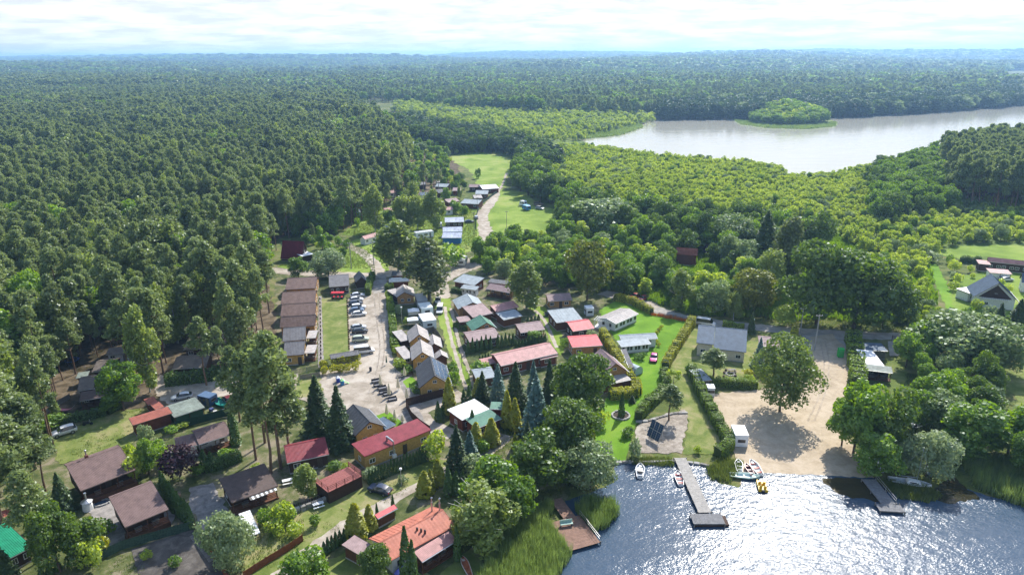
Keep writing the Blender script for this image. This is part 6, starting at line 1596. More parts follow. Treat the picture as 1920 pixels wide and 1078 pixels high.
car_px(1035, 589, 1050, 588, 'navy car parked by the tan timber cabin', NAVY, 'hatch')
car_px(880, 416, 895, 415, 'dark grey-blue car beside the striped sheds of the village', (.06, .08, .10), 'hatch')
car_px(893, 408, 893, 400, 'small silver car on the village gravel lane', SIL, 'hatch')
car_px(825, 424, 825, 418, 'silver van left of the striped sheds', SIL, 'van')
car_px(1887, 524, 1900, 524, 'white car in the garden of the steep gabled house', W_, 'hatch')
car_px(757, 1074, 770, 1060, 'blue car roof at the bottom edge by the villa cypresses', (.02, .03, .16), 'hatch')
car_px(430, 752, 442, 762, 'dark red car parked beside the teal covered boat', (.16, .03, .035), 'hatch')
car_px(1012, 391, 1024, 393, 'grey-white estate parked on the meadow beside the blue trailer', SIL, 'suv')
car_px(1010, 384, 1024, 384, 'brown camper truck parked on the meadow behind the estate car', (.18, .12, .10), 'van')
# caravans
caravan('grey caravan with a flat roof, rearmost in the caravan row by the lane', (790, 572), (797, 590), 6.5, 3.0, 2.6, (.30, .32, .34), roofc=(.33, .36, .38), wheels=False, rounded=False)
caravan('white caravan with a pale green roof edge in the caravan row by the lane', (798, 588), (806, 600), 5.5, 3.4, 2.6, (.62, .68, .66), roofc=(.72, .77, .75), wheels=False)
caravan('bright white flat-roofed caravan, lowest in the caravan row by the lane', (802, 612), (812, 628), 6.0, 3.6, 2.8, (.6, .68, .72), roofc=(.82, .82, .82), wheels=False, rounded=False)
caravan('cream touring caravan parked at the road junction by the copse', (868, 496), (860, 508), 6, 2.4, 2.7, (.68, .66, .6))
caravan('white static caravan in the village left of the striped sheds', (795, 446), (812, 444), 7.5, 3, 2.7, (.72, .74, .75), roofc=(.55, .57, .58), wheels=False, rounded=False)
caravan('sky blue covered trailer on the village meadow', (987, 394), (996, 397), 4.5, 2.3, 2.4, (.03, .22, .50), roofc=(.25, .5, .75))
caravan('small white trailer behind the blue one on the village meadow', (981, 386), (987, 387), 3.2, 2.2, 2.6, (.75, .76, .76))
caravan('blue box trailer under a tarpaulin beside the workshop', (391, 757), (404, 760), 3.4, 2.2, 2.2, (.035, .07, .15), roofc=(.10, .16, .26), rounded=False, wheels=False, name='covered_trailer', cat='trailer', z0=.2)
caravan('white box container standing on the sand next to the hedge end', (1385, 828), (1392, 845), 3.9, 2.4, 2.5, (.72, .74, .75), roofc=(.80, .81, .82), wheels=False, rounded=False, name='beach_container', cat='container', z0=.12)
caravan('small white changing cabin at the top of the beach hedge', (1331, 740), (1334, 748), 2.2, 1.5, 2.1, (.70, .71, .72), roofc=(.66, .68, .7), wheels=False, rounded=False, name='changing_cabin', cat='cabin', z0=.1)
caravan('white garden cabin between pale grey roof and mobile home', (1104, 590), (1110, 598), 2.6, 2.2, 2.4, (.66, .69, .7), roofc=(.72, .76, .79), wheels=False, rounded=False, name='garden_cabin', cat='cabin', z0=.1)
for i, (x, y, lab) in enumerate(((776, 594, 'upper white peaked awning tent left of the caravans'), (775, 611, 'lower white peaked awning tent left of the caravans'))):
    p = G(x, y); t = thing('awning_tent', lab, 'tent', p, .2, 'white awning tents by the caravans'); m = MB()
    m.add([(-1.6, -1.3, 2.0), (1.6, -1.3, 2.0), (1.6, 1.3, 2.0), (-1.6, 1.3, 2.0), (0, 0, 2.7)], [(0, 1, 4), (1, 2, 4), (2, 3, 4), (3, 0, 4), (3, 2, 1, 0)], WHITE); m.build('canopy', t)
    for sx in (-1.5, 1.5):
        for sy in (-1.2, 1.2): m = MB(); m.tube((sx, sy, 0), (sx, sy, 2.0), .04, .04, METAL, 5); m.build('pole', t)
    m = MB(); m.box(-1.55, 1.55, 1.22, 1.26, .1, 1.97, WHITE); m.build('side_wall', t)
# teal boat under cover, scrap
rowboat('boat under a crumpled teal tarpaulin beside the blue box trailer', (413, 758), (426, 770), 5, 2.0, (.02, .25, .2), (.02, .22, .17), bench=0, z=.1)
# ------------------------------------------------------------------ jetties
def jetty(label, a, b, wd, zt, mat, group=None, rail=None, post_every=3.0, name='jetty', head=None):
    A, B = G(a[0], a[1], zt), G(b[0], b[1], zt); d = B - A; L = d.length
    t = thing(name, label, 'jetty', (A.x, A.y, 0), math.atan2(d.y, d.x), group)
    m = MB(); n = int(L / .22)
    for i in range(n):
        x = L * i / n; m.box(x, x + L / n - .015, -wd / 2, wd / 2, zt - .05 + .006 * (i % 3 == 0), zt + .006 * (i % 3 == 0), mat)
    m.build('deck_boards', t, kind='stuff')
    m = MB(); m.box(.02, L - .02, -wd / 2 + .05, -wd / 2 + .17, zt - .25, zt - .055, GREYW); m.box(.02, L - .02, wd / 2 - .17, wd / 2 - .05, zt - .25, zt - .055, GREYW); m.build('beams', t)
    k = max(1, int(L / post_every))
    for i in range(k + 1):
        for s in (-1, 1):
            m = MB(); x = .1 + (L - .2) * i / k; m.tube((x, s * (wd / 2 + .1), -.8), (x, s * (wd / 2 + .1), zt + .12), .09, .09, GREYW, 6); m.build('pile', t)
    for q in range(int(L / 2) + 1): HOUSES.append((A.x + d.x / L * q * 2, A.y + d.y / L * q * 2, max(wd * .7, 1.6)))
    if rail:
        s = rail
        for i in range(k + 1): m = MB(); x = .1 + (L - .2) * i / k; m.tube((x, s * (wd / 2 - .05), zt), (x, s * (wd / 2 - .05), zt + 1.0), .03, .03, METAL, 5); m.build('rail_post', t)
        for zz_ in (.55, 1.0): m = MB(); m.tube((.1, s * (wd / 2 - .05), zt + zz_), (L - .1, s * (wd / 2 - .05), zt + zz_), .03, .03, METAL, 5); m.build('rail', t)
    if head:
        hw, hl = head
        m = MB(); n = int(hw / .22)
        for i in range(n):
            y = -hw / 2 + hw * i / n; m.box(L - .2, L + hl, y, y + hw / n - .015, zt + .012, zt + .062, mat)
        m.build('head_platform', t, kind='stuff')
        m = MB(); m.box(L - .15, L + hl - .05, -hw / 2 + .05, hw / 2 - .05, .05, zt - .02, DARKW); m.build('float', t)
        m = MB()
        for s in (-.3, .3):
            m.tube((L + hl + .02, hw * .2 + s, -.5), (L + hl + .02, hw * .2 + s, zt + .7), .03, .03, METAL, 5)
        m.build('ladder', t)
    return t
DECKG = woodmat('sun_bleached_boards', (.36, .34, .31), axis='X', board=.22)
jetty('long narrow wooden jetty with a separate dark raft at its end', (1275, 858), (1322, 960), 2.1, .7, DECKG)
DECKD = woodmat('dark_grey_boards', (.19, .19, .195), axis='Y', board=.22)
t = jetty('dark square raft at the end of the long jetty', (1297, 972), (1356, 972), 2.5, .75, DECKD, name='swimming_raft', post_every=5)
m = MB(); m.box(.2, 5.6, -1.15, 1.15, .05, .48, DARKW); m.build('float', t)
t = jetty('short grey jetty with a handrail at the right end of the beach', (1629, 898), (1667, 945), 2.3, .6, DECKD, rail=1)
t = jetty('grey head platform across the end of the short railed jetty', (1645, 950), (1693, 953), 1.9, .62, DECKD, name='landing_platform')
BROWND = woodmat('brown_jetty_boards', (.25, .15, .11), axis='X', board=.2)
jetty('narrow brown walkway leading through the reeds to the fishing deck', (1042, 935), (1072, 975), 2.0, .55, BROWND)
t = jetty('wide brown fishing deck at the edge of the reeds', (1060, 972), (1098, 1024), 5.0, .6, BROWND, rail=1, name='fishing_deck')
# bench with green cushion on the deck
p = G(1062, 985, .66); t = thing('deck_bench', 'bench with pale green seat on the brown fishing deck', 'bench', p, .2)
m = MB(); m.box(-1.0, 1.0, -.3, .3, .40, .48, paint('pale_green_paint', (.35, .5, .42), .6)); m.build('seat', t)
m = MB(); m.box(-1.0, 1.0, .26, .32, .5, .95, paint('pale_green_paint', (.35, .5, .42), .6)); m.build('backrest', t)
for sx in (-.9, .9):
    m = MB(); m.box(sx - .05, sx + .05, -.25, .25, 0, .40, GREYW); m.build('leg', t)
# boats
rowboat('small white motorboat floating alone left of the long jetty', (1200, 886), (1201, 860), 4.3, 1.7, (.78, .78, .78), (.55, .58, .6), z=.08)
p = G(1200, 886); m = MB(); m.box(-.6, .5, -.45, .45, .45, .62, WHITE); m.box(-.9, -.6, -.4, .4, .46, .7, BLACKM)
m.build('engine_cover', [o for o in C.objects if o.get('label', '').startswith('small white motorboat')][0])
rowboat('white rowing boat with red seats moored beside the long jetty', (1273, 900), (1268, 880), 4.2, 1.6, (.78, .78, .77), (.6, .58, .56), seatc=(.4, .06, .05), z=.08, bench=3)
rowboat('light grey rowing boat drawn up at the reeds by the beach', (1385, 877), (1383, 862), 3.8, 1.5, (.72, .74, .76), (.6, .63, .67), z=.12)
rowboat('small dark red rowing boat between the white and grey ones', (1404, 884), (1396, 872), 3.4, 1.2, (.30, .10, .10), (.14, .03, .035), seatc=(.5, .42, .38), z=.12)
rowboat('white rowing boat with orange-red seat on the sand at the waterline', (1416, 880), (1404, 863), 4.6, 1.7, (.76, .76, .74), (.62, .60, .56), seatc=(.55, .13, .08), z=.12, bench=3)
rowboat('pale green-hulled rowing boat lying crosswise below the others', (1396, 896), (1420, 898), 5.0, 1.7, (.45, .62, .56), (.55, .66, .62), z=.08)
rowboat('upturned white boat lying on the shore under the trees', (1649, 876), (1655, 886), 3.6, 1.5, (.66, .69, .70), (.5, .5, .5), z=.05, flip=True)
rowboat('pale dinghy on the shore left of the upturned boat', (1628, 868), (1632, 876), 2.8, 1.3, (.5, .5, .46), (.3, .3, .28), z=.05)
rowboat('dark little boat on the sand under the shore trees', (1612, 866), (1615, 872), 2.2, 1.1, (.06, .07, .10), (.04, .04, .05), z=.05)
rowboat('blue-grey dinghy half hidden in the willow', (1738, 885), (1748, 898), 3.4, 1.4, (.12, .2, .3), (.2, .28, .33), z=.05)
rowboat('orange and white canoe lying on the villa lawn at the bottom edge', (874, 1065), (865, 1045), 4.2, 1.2, (.62, .52, .45), (.5, .16, .07), z=.05)
rowboat('dark fishing punt far out near the marsh', (1203, 233), (1210, 233), 6, 2.4, (.05, .04, .03), (.06, .05, .04), z=.12)
# sailing boat
t = rowboat('white sailing boat with a bare mast moored by the willow', (1705, 908), (1728, 912), 6.6, 2.1, (.76, .77, .78), (.5, .52, .53), name='sailing_boat', z=.08)
m = MB(); m.add([(-.6, -.7, .5), (1.7, -.55, .5), (1.7, .55, .5), (-.6, .7, .5), (-.3, -.55, .95), (1.3, -.4, .88), (1.3, .4, .88), (-.3, .55, .95)], [(0, 1, 5, 4), (1, 2, 6, 5), (2, 3, 7, 6), (3, 0, 4, 7), (4, 5, 6, 7)], WHITE); m.build('cabin', t)
m = MB(); m.box(-.1, .9, -.62, -.56, .62, .8, GLASS); m.build('cabin_window', t)
m = MB(); m.tube((1.0, 0, .9), (1.0, 0, 7.4), .05, .035, METAL, 6); m.build('mast', t)
m = MB(); m.tube((1.0, 0, 1.5), (-1.9, 0, 1.35), .04, .04, METAL, 6); m.build('boom', t)
m = MB(); m.tube((1.0, 0, 7.3), (3.1, 0, .7), .012, .012, METAL, 3); m.tube((1.0, 0, 7.3), (-3.1, 0, .6), .012, .012, METAL, 3); m.build('rigging', t)
# pedal boat
p = G(1428, 914); q = G(1424, 900); t = thing('pedal_boat', 'bright yellow pedal boat at the edge of the beach water', 'pedal boat', (p.x, p.y, .15), math.atan2(q.y - p.y, q.x - p.x))
YL = paint('yellow_plastic', (.72, .46, .02), .35, var=.06)
for s in (-1, 1):
    m = MB(); m.add([(-1.5, s * .5 - .25, 0), (1.3, s * .5 - .25, 0), (1.7, s * .5 - .12, .3), (-1.5, s * .5 - .28, .42), (-1.5, s * .5 + .25, 0), (1.3, s * .5 + .25, 0), (1.7, s * .5 + .12, .3), (-1.5, s * .5 + .28, .42)], [(0, 1, 2, 3), (7, 6, 5, 4), (1, 5, 6, 2), (0, 3, 7, 4), (2, 6, 7, 3), (0, 4, 5, 1)], YL); m.build('float', t)
m = MB(); m.box(-1.45, 1.1, -.74, .74, .40, .47, YL); m.build('deck', t)
for s in (-.36, .36):
    for x in (-.75, .45):
        m = MB(); m.box(x - .25, x + .2, s - .24, s + .24, .475, .58, YL); m.slab((x - .38, s - .24, .98), (x - .38, s + .24, .98), (x - .24, s + .24, .6), (x - .24, s - .24, .6), .06, YL); m.build('seat', t)
m = MB(); m.box(-.1, .15, -.1, .1, .475, .75, YL); m.tube((.0, 0, .75), (.1, 0, .95), .02, .02, BLACKM, 5); m.build('steering_column', t)
m = MB(); m.tube((-1.6, -.2, .2), (-1.6, .2, .2), .3, .3, BLACKM, 10); m.build('paddle_wheel', t)
# ------------------------------------------------------------------ solar array
A, B = G(1207, 842, .3), G(1238, 858, .3)
PVM = paint('solar_cell', (0.05, 0.085, 0.15), .22, var=.1, spec=.6)
t = thing('solar_array', 'free-standing dark solar array on a steel frame in the sandy patch', 'solar array', (0, 0, 0))
p0, p1 = G(1212, 820, .0), G(1237, 835, .0); u = (p1 - p0).normalized(); t.location = (p0.x, p0.y, 0); t.rotation_euler = (0, 0, math.atan2(u.y, u.x))
wp, hp = 1.05, 1.7
for i in range(3):
    for j in range(2):
        m = MB(); x = i * wp
        def pt(xx, s): return (xx, s * .40, .55 + s * .92)
        a = pt(x, j * hp); b_ = pt(x + wp - .05, j * hp); c_ = pt(x + wp - .05, j * hp + hp - .05); d_ = pt(x, j * hp + hp - .05)
        m.slab(a, b_, c_, d_, .04, METAL)
        for q in range(2):
            for r_ in range(4):
                e = .035; xa = x + .03 + q * (wp - .1) / 2; xb = xa + (wp - .1) / 2 - .03; sa = j * hp + .03 + r_ * (hp - .1) / 4; sb = sa + (hp - .1) / 4 - .025
                P_ = [pt(xa, sa), pt(xb, sa), pt(xb, sb), pt(xa, sb)]; m.slab(*[(v_[0], v_[1] - .012, v_[2] + .008) for v_ in P_], .006, PVM)
        m.build('solar_panel', t)
for x in (.4, 2.7):
    m = MB(); m.tube((x, .5, 0), (x, .9, 2.6), .05, .05, METAL, 6); m.tube((x, 1.9, 0), (x, 1.1, 2.9), .05, .05, METAL, 6); m.build('leg', t)
# ------------------------------------------------------------------ parasols, loungers, toys
CANV = paint('cream_canvas', (.70, .62, .42), .9, var=.08)
def parasol(bx, by, ty, label, c=CANV, grp='folded cream parasols of the restaurant'):
    b = G(bx, by); H = hz(bx, by, ty); t = thing('folded_parasol', label, 'parasol', b, 0, grp)
    m = MB(); m.tube((0, 0, 0), (0, 0, H * .97), .035, .03, METAL, 6); m.build('pole', t)
    m = MB(); m.lathe([(.05, H * .2), (.42, H * .25), (.34, H * .5), (.2, H * .8), (.06, H)], c, 8); m.build('canopy', t)
    m = MB(); m.box(-.35, .35, -.35, .35, 0, .12, CONC); m.build('base', t)
    return t
for a in [(714, 726, 701, 'folded cream parasol by the upper pair of loungers'), (730, 744, 718, 'folded cream parasol by the lower pair of loungers'), (747, 732, 707, 'folded cream parasol on the brick edge, upper of two'), (763, 750, 727, 'folded cream parasol on the brick edge, lower of two'),
          (726, 781, 756, 'folded cream parasol on the green turf, left of three'), (741, 794, 767, 'folded cream parasol on the green turf, middle of three'), (755, 792, 777, 'folded cream parasol on the green turf, right of three'), (759, 708, 688, 'folded cream parasol over the garden tables')]: parasol(*a)
parasol(93, 1056, 1038, 'folded lime green parasol on the lower left garden terrace', paint('lime_canvas', (.45, .55, .05), .9), None)
RATT = paint('dark_rattan', (.055, .05, .05), .8, bump=.4); CUSH = paint('grey_cushion', (.20, .20, .21), .9)
def lounge(px, py, tx, ty, label):
    p = G(px, py); q = G(tx, ty); t = thing('lounge_sofa', label, 'sofa', p, math.atan2(q.y - p.y, q.x - p.x), 'dark rattan lounge sofas on the sand')
    m = MB(); m.box(-.95, .95, -.45, .45, .0, .36, RATT); m.build('base', t)
    m = MB(); m.box(-.9, .9, -.40, .3, .365, .50, CUSH); m.build('seat_cushion', t)
    m = MB(); m.box(-.95, .95, .34, .48, .0, .85, RATT); m.build('backrest', t)
    for s in (-1, 1): m = MB(); m.box(s * .96 - .06 * (s > 0) - .0, s * .96 + .06 * (s < 0) + .08 * s * 0 + .001, -.45, .335, .365, .62, RATT); m.build('armrest', t)
for i, (x, y) in enumerate([(705, 717), (709, 724), (717, 730), (719, 738), (727, 741), (736, 751)]):
    lounge(x, y, x + 20, y - 4, ['lounge sofa at the upper end of the diagonal row', 'second lounge sofa from the upper end, by the first parasol', 'third lounge sofa of the diagonal row', 'fourth lounge sofa of the diagonal row', 'fifth lounge sofa, just above the last one', 'lounge sofa at the lower end of the diagonal row, widest in view'][i])
def toy(px, py, c1, c2, label):
    p = G(px, py); t = thing('play_slide', label, 'toy', p, .5); m1 = paint('toy_%d%d%d' % tuple(int(x * 100) for x in c1), c1, .4); m2 = paint('toy_%d%d%d' % tuple(int(x * 100) for x in c2), c2, .4)
    m = MB(); m.box(-.6, .1, -.5, .5, 0, .9, m1); m.build('tower', t)
    m = MB(); m.slab((.1, -.3, .9), (.1, .3, .9), (1.3, .3, .1), (1.3, -.3, .1), .08, m2); m.build('slide', t)
    m = MB(); m.add([(-.65, -.55, 1.2), (.15, -.55, 1.2), (.15, .55, 1.2), (-.65, .55, 1.2), (-.25, 0, 1.6)], [(0, 1, 4), (1, 2, 4), (2, 3, 4), (3, 0, 4)], m2); m.build('roof', t)
    for sx in (-.58, .08):
        for sy in (-.48, .48): m = MB(); m.box(sx - .03, sx + .03, sy - .03, sy + .03, .9, 1.22, m1); m.build('post', t)
toy(636, 716, (.03, .06, .35), (.75, .77, .8), 'blue and white plastic play house on the sandy plaza')
toy(644, 721, (.02, .2, .45), (.35, .65, .25), 'blue and green plastic slide on the sandy plaza')
p = G(626, 556); t = thing('canopy_buggy', 'long red-roofed pedal buggy parked at the top of the lawn', 'buggy', G(634, 560), .0)
REDP = paint('signal_red_paint', (.55, .02, .03), .4)
m = MB(); m.box(-1.9, 1.9, -.75, .75, 2.0, 2.1, REDP); m.box(-1.9, 1.9, -.77, -.752, 1.82, 2.0, REDP); m.build('canopy', t)
for x in (-1.8, 0, 1.8):
    for y in (-.68, .68): m = MB(); m.tube((x, y, .4), (x, y, 2.0), .03, .03, BLACKM, 5); m.build('post', t)
for x in (-1.2, 0, 1.2):
    m = MB(); m.box(x - .25, x + .2, -.6, .6, .6, .7, REDP); m.box(x - .32, x - .25, -.6, .6, .6, 1.1, BLACKM); m.build('bench', t)
m = MB(); m.box(-1.9, 1.9, -.6, .6, .38, .45, BLACKM); m.build('chassis', t)
for x in (-1.4, 1.4):
    for y in (-.7, .7):
        m = MB(); m.tube((x, y - .03, .32), (x, y + .03, .32), .32, .32, TYRE, 12); m.build('wheel', t)
# low posts along the car park lawn
for i in range(22):
    y = 560 + i * (655 - 560) / 21; p = G(650.5 + i * .2, y)
    m = MB(); m.lathe([(.2, 0), (.2, .42), (.14, .5)], BROWNW, 8); o = m.build('bollard', loc=p); tag(o, 'short dark timber post in the row between lawn and car park', 'post', 'timber posts between lawn and car park')
for i in range(16):
    y = 562 + i * 7.4; p = G(600 + i * .12, y)
    m = MB(); m.lathe([(.18, 0), (.18, .6), (.1, .8)], DARKW, 6); o = m.build('path_lantern', loc=p); tag(o, 'small dark marker post along the paved strip left of the lawn', 'post', 'marker posts along the paved strip')
p = G(695, 696); t = thing('litter_bin', 'black litter bin standing alone on the sandy plaza', 'bin', p); m = MB(); m.lathe([(.28, 0), (.32, .9), (.3, .92)], BLACKM, 10); m.build('body', t); m = MB(); m.lathe([(.34, .93), (.3, 1.05), (.05, 1.1)], BLACKM, 10); m.build('lid', t)
p = G(725, 684); t = thing('closed_green_parasol', 'dark green folded parasol at the plaza edge', 'parasol', p); m = MB(); m.tube((0, 0, 0), (0, 0, 2.4), .03, .03, METAL, 6); m.build('pole', t); m = MB(); m.lathe([(.05, .6), (.22, .7), (.12, 1.8), (.04, 2.5)], paint('bottle_green_canvas', (.01, .08, .05), .9), 8); m.build('canopy', t)
# picnic tables near garden
def picnic(px, py, rz, label, mat=GREYW, grp=None):
    t = thing('picnic_table', label, 'table', G(px, py), rz, grp)
    m = MB(); m.box(-.9, .9, -.38, .38, .70, .75, mat); m.build('table_top', t)
    for s in (-1, 1): m = MB(); m.box(-.9, .9, s * .7 - .13, s * .7 + .13, .42, .46, mat); m.build('bench', t)
    for x in (-.7, .7): m = MB(); m.box(x - .04, x + .04, -.78, .78, .36, .415, mat); m.box(x - .04, x + .04, -.1, .1, 0, .695, mat); m.build('leg', t)
for a in [(752, 706, .3, 'dark picnic table by the upper garden parasol'), (768, 703, .3, 'picnic table under the hedge left of the solar house', DARKW), (540, 906, .4, 'pale picnic table in the gravel garden of the dark red-roofed cabin', WHITE), (597, 950, .5, 'white garden table on the grass below the stone wall', WHITE), (1716, 800, .4, 'white picnic table in the yard behind the shore trees', WHITE), (1372, 698, .2, 'low round-garden bench table by the fire ring', GREYW)]: picnic(*a)
# fire ring with stools
t = thing('fire_ring', 'stone fire ring in the cottage garden', 'fire pit', G(1369, 702))
for i in range(12):
    a = i * .5236; m = MB(); m.box(-.2, .2, -.14, .14, 0, .25, CONC); m.build('stone', t, (math.cos(a) * .95, math.sin(a) * .95, 0), a)
for i, (x, y) in enumerate(((1358, 700), (1357, 707), (1361, 695), (1378, 699), (1379, 706))):
    m = MB(); m.lathe([(.28, 0), (.3, .45), (.1, .47)], DARKW, 8); o = m.build('log_stool', loc=G(x, y)); tag(o, 'dark log stool set around the stone fire ring', 'stool', 'log stools around the fire ring')
# round flower bed with thuja
t = thing('round_bed', 'round stone-edged flower bed on the bright lawn', 'flower bed', G(1164, 780))
for i in range(16):
    a = i * .3927; m = MB(); m.box(-.32, .32, -.18, .18, 0, .3 + .06 * (i % 3), CONC); m.build('stone', t, (math.cos(a) * 1.75, math.sin(a) * 1.75, 0), a + 1.57)
m = MB(); m.lathe([(1.6, 0), (1.5, .18), (.1, .3)], paint('bed_soil', (.06, .045, .03), .95), 14); m.build('soil', t)
# pergola of the mobile home
t = thing('pergola', 'white timber pergola at the front of the mobile home', 'pergola', G(1131, 614), -.45)
for x in (-2, 0, 2):
    for y in (-1.4, 1.4): m = MB(); m.box(x - .06, x + .06, y - .06, y + .06, 0, 2.3, WHITE); m.build('post', t)
for i in range(8): m = MB(); m.box(-2.2 + i * .62, -2.12 + i * .62, -1.6, 1.6, 2.42, 2.55, WHITE); m.build('slat', t)
for y in (-1.4, 1.4): m = MB(); m.box(-2.3, 2.3, y - .05, y + .05, 2.302, 2.418, WHITE); m.build('beam', t)
m = MB(); m.box(-2.2, 2.2, -1.5, 1.5, .0, .3, WHITE); m.build('deck', t)
# greenhouse
t = thing('greenhouse', 'small rounded blue-grey greenhouse at the end of the grey shed roof', 'greenhouse', G(1184, 697), -.9)
FILM = paint('greenhouse_film', (.38, .46, .48), .25, var=.08, spec=.5)
prof = [(-1.3, 0)] + [(1.3 * math.cos(a), .9 + 1.2 * math.sin(a)) for a in [math.pi - k * math.pi / 8 for k in range(9)]] + [(1.3, 0)]
m = MB(); m.prism(prof, -2.2, 2.2, FILM); m.build('film', t)
for x in (-2.22, -1.1, 0, 1.1, 2.22):
    m = MB(); P2 = [(y * 1.02, z * 1.01 + .01) for y, z in prof]
    for i in range(len(P2) - 1): m.tube((x, P2[i][0], P2[i][1]), (x, P2[i + 1][0], P2[i + 1][1]), .03, .03, METAL, 4)
    m.build('hoop', t)
house('shed_roof', 'narrow grey shed roof along the golden hedge', 'grey', 'greywall', (1180, 690), (1165, 655), (1188, 686), 2.2, 2.4, shed=True, win=0, gwin=False, cat='shed')
# green cabin toilet
t = thing('portable_toilet', 'bright green portable toilet at the top of the beach lane', 'toilet', G(1575, 669), -.1)
GP = paint('green_plastic', (.03, .42, .07), .5); m = MB(); m.box(-.6, .6, -.6, .6, .1, 2.1, GP); m.build('body', t)
m = MB(); m.prism([(-.62, 2.1), (.62, 2.1), (.45, 2.32), (-.45, 2.32)], -.62, .62, GP); m.build('roof', t); m = MB(); m.box(-.42, .42, -.64, -.602, .18, 1.98, paint('light_green_plastic', (.1, .5, .15), .5)); m.build('door', t); m = MB(); m.box(-.65, .65, -.65, .65, 0, .098, BLACKM); m.build('base', t)
# hammock
t = thing('hammock', 'pink hammock slung between two pines in the camp on the left', 'hammock', G(123, 772)); m = MB()
for i in range(8):
    x0, x1 = -1.6 + .4 * i, -1.2 + .4 * i; z = lambda x: .5 + .18 * x * x
    m.slab((x0, -.45 * (1 - (x0 / 1.7) ** 2) - .03, z(x0)), (x1, -.45 * (1 - (x1 / 1.7) ** 2) - .03, z(x1)), (x1, .45 * (1 - (x1 / 1.7) ** 2) + .03, z(x1)), (x0, .45 * (1 - (x0 / 1.7) ** 2) + .03, z(x0)), .02, paint('pink_cloth', (.5, .2, .24), .9))
m.build('cloth', t)
for s in (-1, 1): m = MB(); m.tube((s * 1.58, 0, .95), (s * 2.2, 0, 1.6), .015, .015, WHITE, 3); m.build('rope', t)
# round garden stove
t = thing('garden_stove', 'white round garden stove with a steel flue beside the raised cabin', 'stove', G(166, 955)); m = MB(); m.lathe([(.8, 0), (.75, 1.0), (.55, 1.5), (.6, 1.55)], WHITEW, 10); m.build('body', t); m = MB(); m.lathe([(.95, 1.56), (.9, 1.64), (.2, 1.95)], METAL, 10); m.build('lid', t); m = MB(); m.lathe([(.13, 1.9), (.13, 3.0), (.22, 3.02), (.2, 3.2)], METAL, 8); m.build('flue', t)
t = thing('round_pond', 'small round pond with a pale rim beside the garden stove', 'pond', G(190, 944), .5)
for i in range(14):
    a = i * .4488; m = MB(); m.box(-.3, .3, -.14, .14, 0, .3, CONC); m.build('rim_stone', t, (math.cos(a) * 1.35, math.sin(a) * .8, 0), a + 1.57)
m = MB(); m.lathe([(1.0, 0), (1.0, .15)], WATER, 14); m.build('pond_water', t)
# trampolines and other garden pieces
for x, y, lab in ((136, 680, 'blue trampoline on short legs deep among the left pines'), (286, 645, 'blue trampoline in the clearing between the pine huts')):
    t = thing('trampoline', lab, 'trampoline', G(x, y)); m = MB(); m.lathe([(1.6, .75), (1.6, .82)], paint('trampoline_blue', (.03, .08, .28), .5), 16); m.build('pad', t); m = MB(); m.lathe([(1.2, .825), (1.2, .84)], BLACKM, 16); m.build('mat', t)
    for q in range(6): a = q * 1.047; m = MB(); m.tube((1.5 * math.cos(a), 1.5 * math.sin(a), 0), (1.5 * math.cos(a), 1.5 * math.sin(a), .75), .03, .03, METAL, 5); m.build('leg', t)
# motorcycle on the small lawn
t = thing('motorcycle', 'dark motorcycle parked on the small lawn right of the white car', 'motorcycle', G(165, 797), .3)
for x in (-.65, .65): m = MB(); m.tube((x, -.05, .32), (x, .05, .32), .32, .32, TYRE, 12); m.build('wheel', t)
m = MB(); m.box(-.35, .3, -.15, .15, .35, .7, BLACKM); m.build('engine', t); m = MB(); m.add([(-.1, -.16, .7), (.45, -.12, .75), (.45, .12, .75), (-.1, .16, .7), (.15, 0, 1.0)], [(0, 1, 4), (1, 2, 4), (2, 3, 4), (3, 0, 4)], BLACKM); m.build('tank', t)
m = MB(); m.box(-.75, -.1, -.14, .14, .72, .82, BLACKM); m.build('seat', t); m = MB(); m.tube((.65, 0, .32), (.42, 0, 1.05), .04, .04, METAL, 5); m.tube((.42, -.35, 1.08), (.42, .35, 1.08), .025, .025, METAL, 5); m.build('handlebar', t)
# ------------------------------------------------------------------ poles and lamps
def pole(bx, by, ty, label, kind='lamp', arms=None, name='street_lamp', cat='lamp', r=.08):
    H = hz(bx, by, ty); t = thing(name, label, cat, G(bx, by)); m = MB(); pm = METAL if kind == 'lamp' else (CONC if kind == 'concrete' else GREYW)
    m.tube((0, 0, -.3), (0, 0, H), r * 1.3, r * .8, pm, 8); m.build('pole', t)
    if kind == 'lamp':
        m = MB(); m.lathe([(.06, H), (.28, H + .05), (.22, H + .28), (.05, H + .34)], WHITE, 8); m.build('lamp_head', t)
    else:
        m = MB(); m.box(-.8, .8, -.06, .06, H - .35, H - .23, pm); m.build('crossarm', t)
        for x in (-.7, 0, .7): m = MB(); m.lathe([(.05, H - .225), (.08, H - .12), (.04, H - .02)], WHITE, 6, x, 0); m.build('insulator', t)
    HAND.append((G(bx, by).x, G(bx, by).y, .6))
    return t, H
pole(753, 911, 880, 'slim garden lamp on the grass by the dark navy car')
pole(1718, 648, 622, 'street lamp in front of the silver willows')
poles = [pole(659, 504, 455, 'concrete power pole left of the forked track', 'concrete', name='power_pole', cat='pole', r=.14), pole(701, 497, 453, 'twin-legged concrete power pole beside the forked track', 'concrete', name='power_pole', cat='pole', r=.14)]
pw = [pole(1500, 627, 577, 'power pole with a lamp arm at the mouth of the beach lane', 'concrete', name='power_pole', cat='pole', r=.13), pole(1527, 657, 590, 'second power pole right of the lane mouth with a meter box', 'concrete', name='power_pole', cat='pole', r=.15)]
pole(950, 427, 396, 'bare wooden pole on the village meadow', 'wood', name='meadow_pole', cat='pole', r=.08)
pole(895, 395, 370, 'wooden pole at the end of the village lane', 'wood', name='power_pole', cat='pole', r=.1)
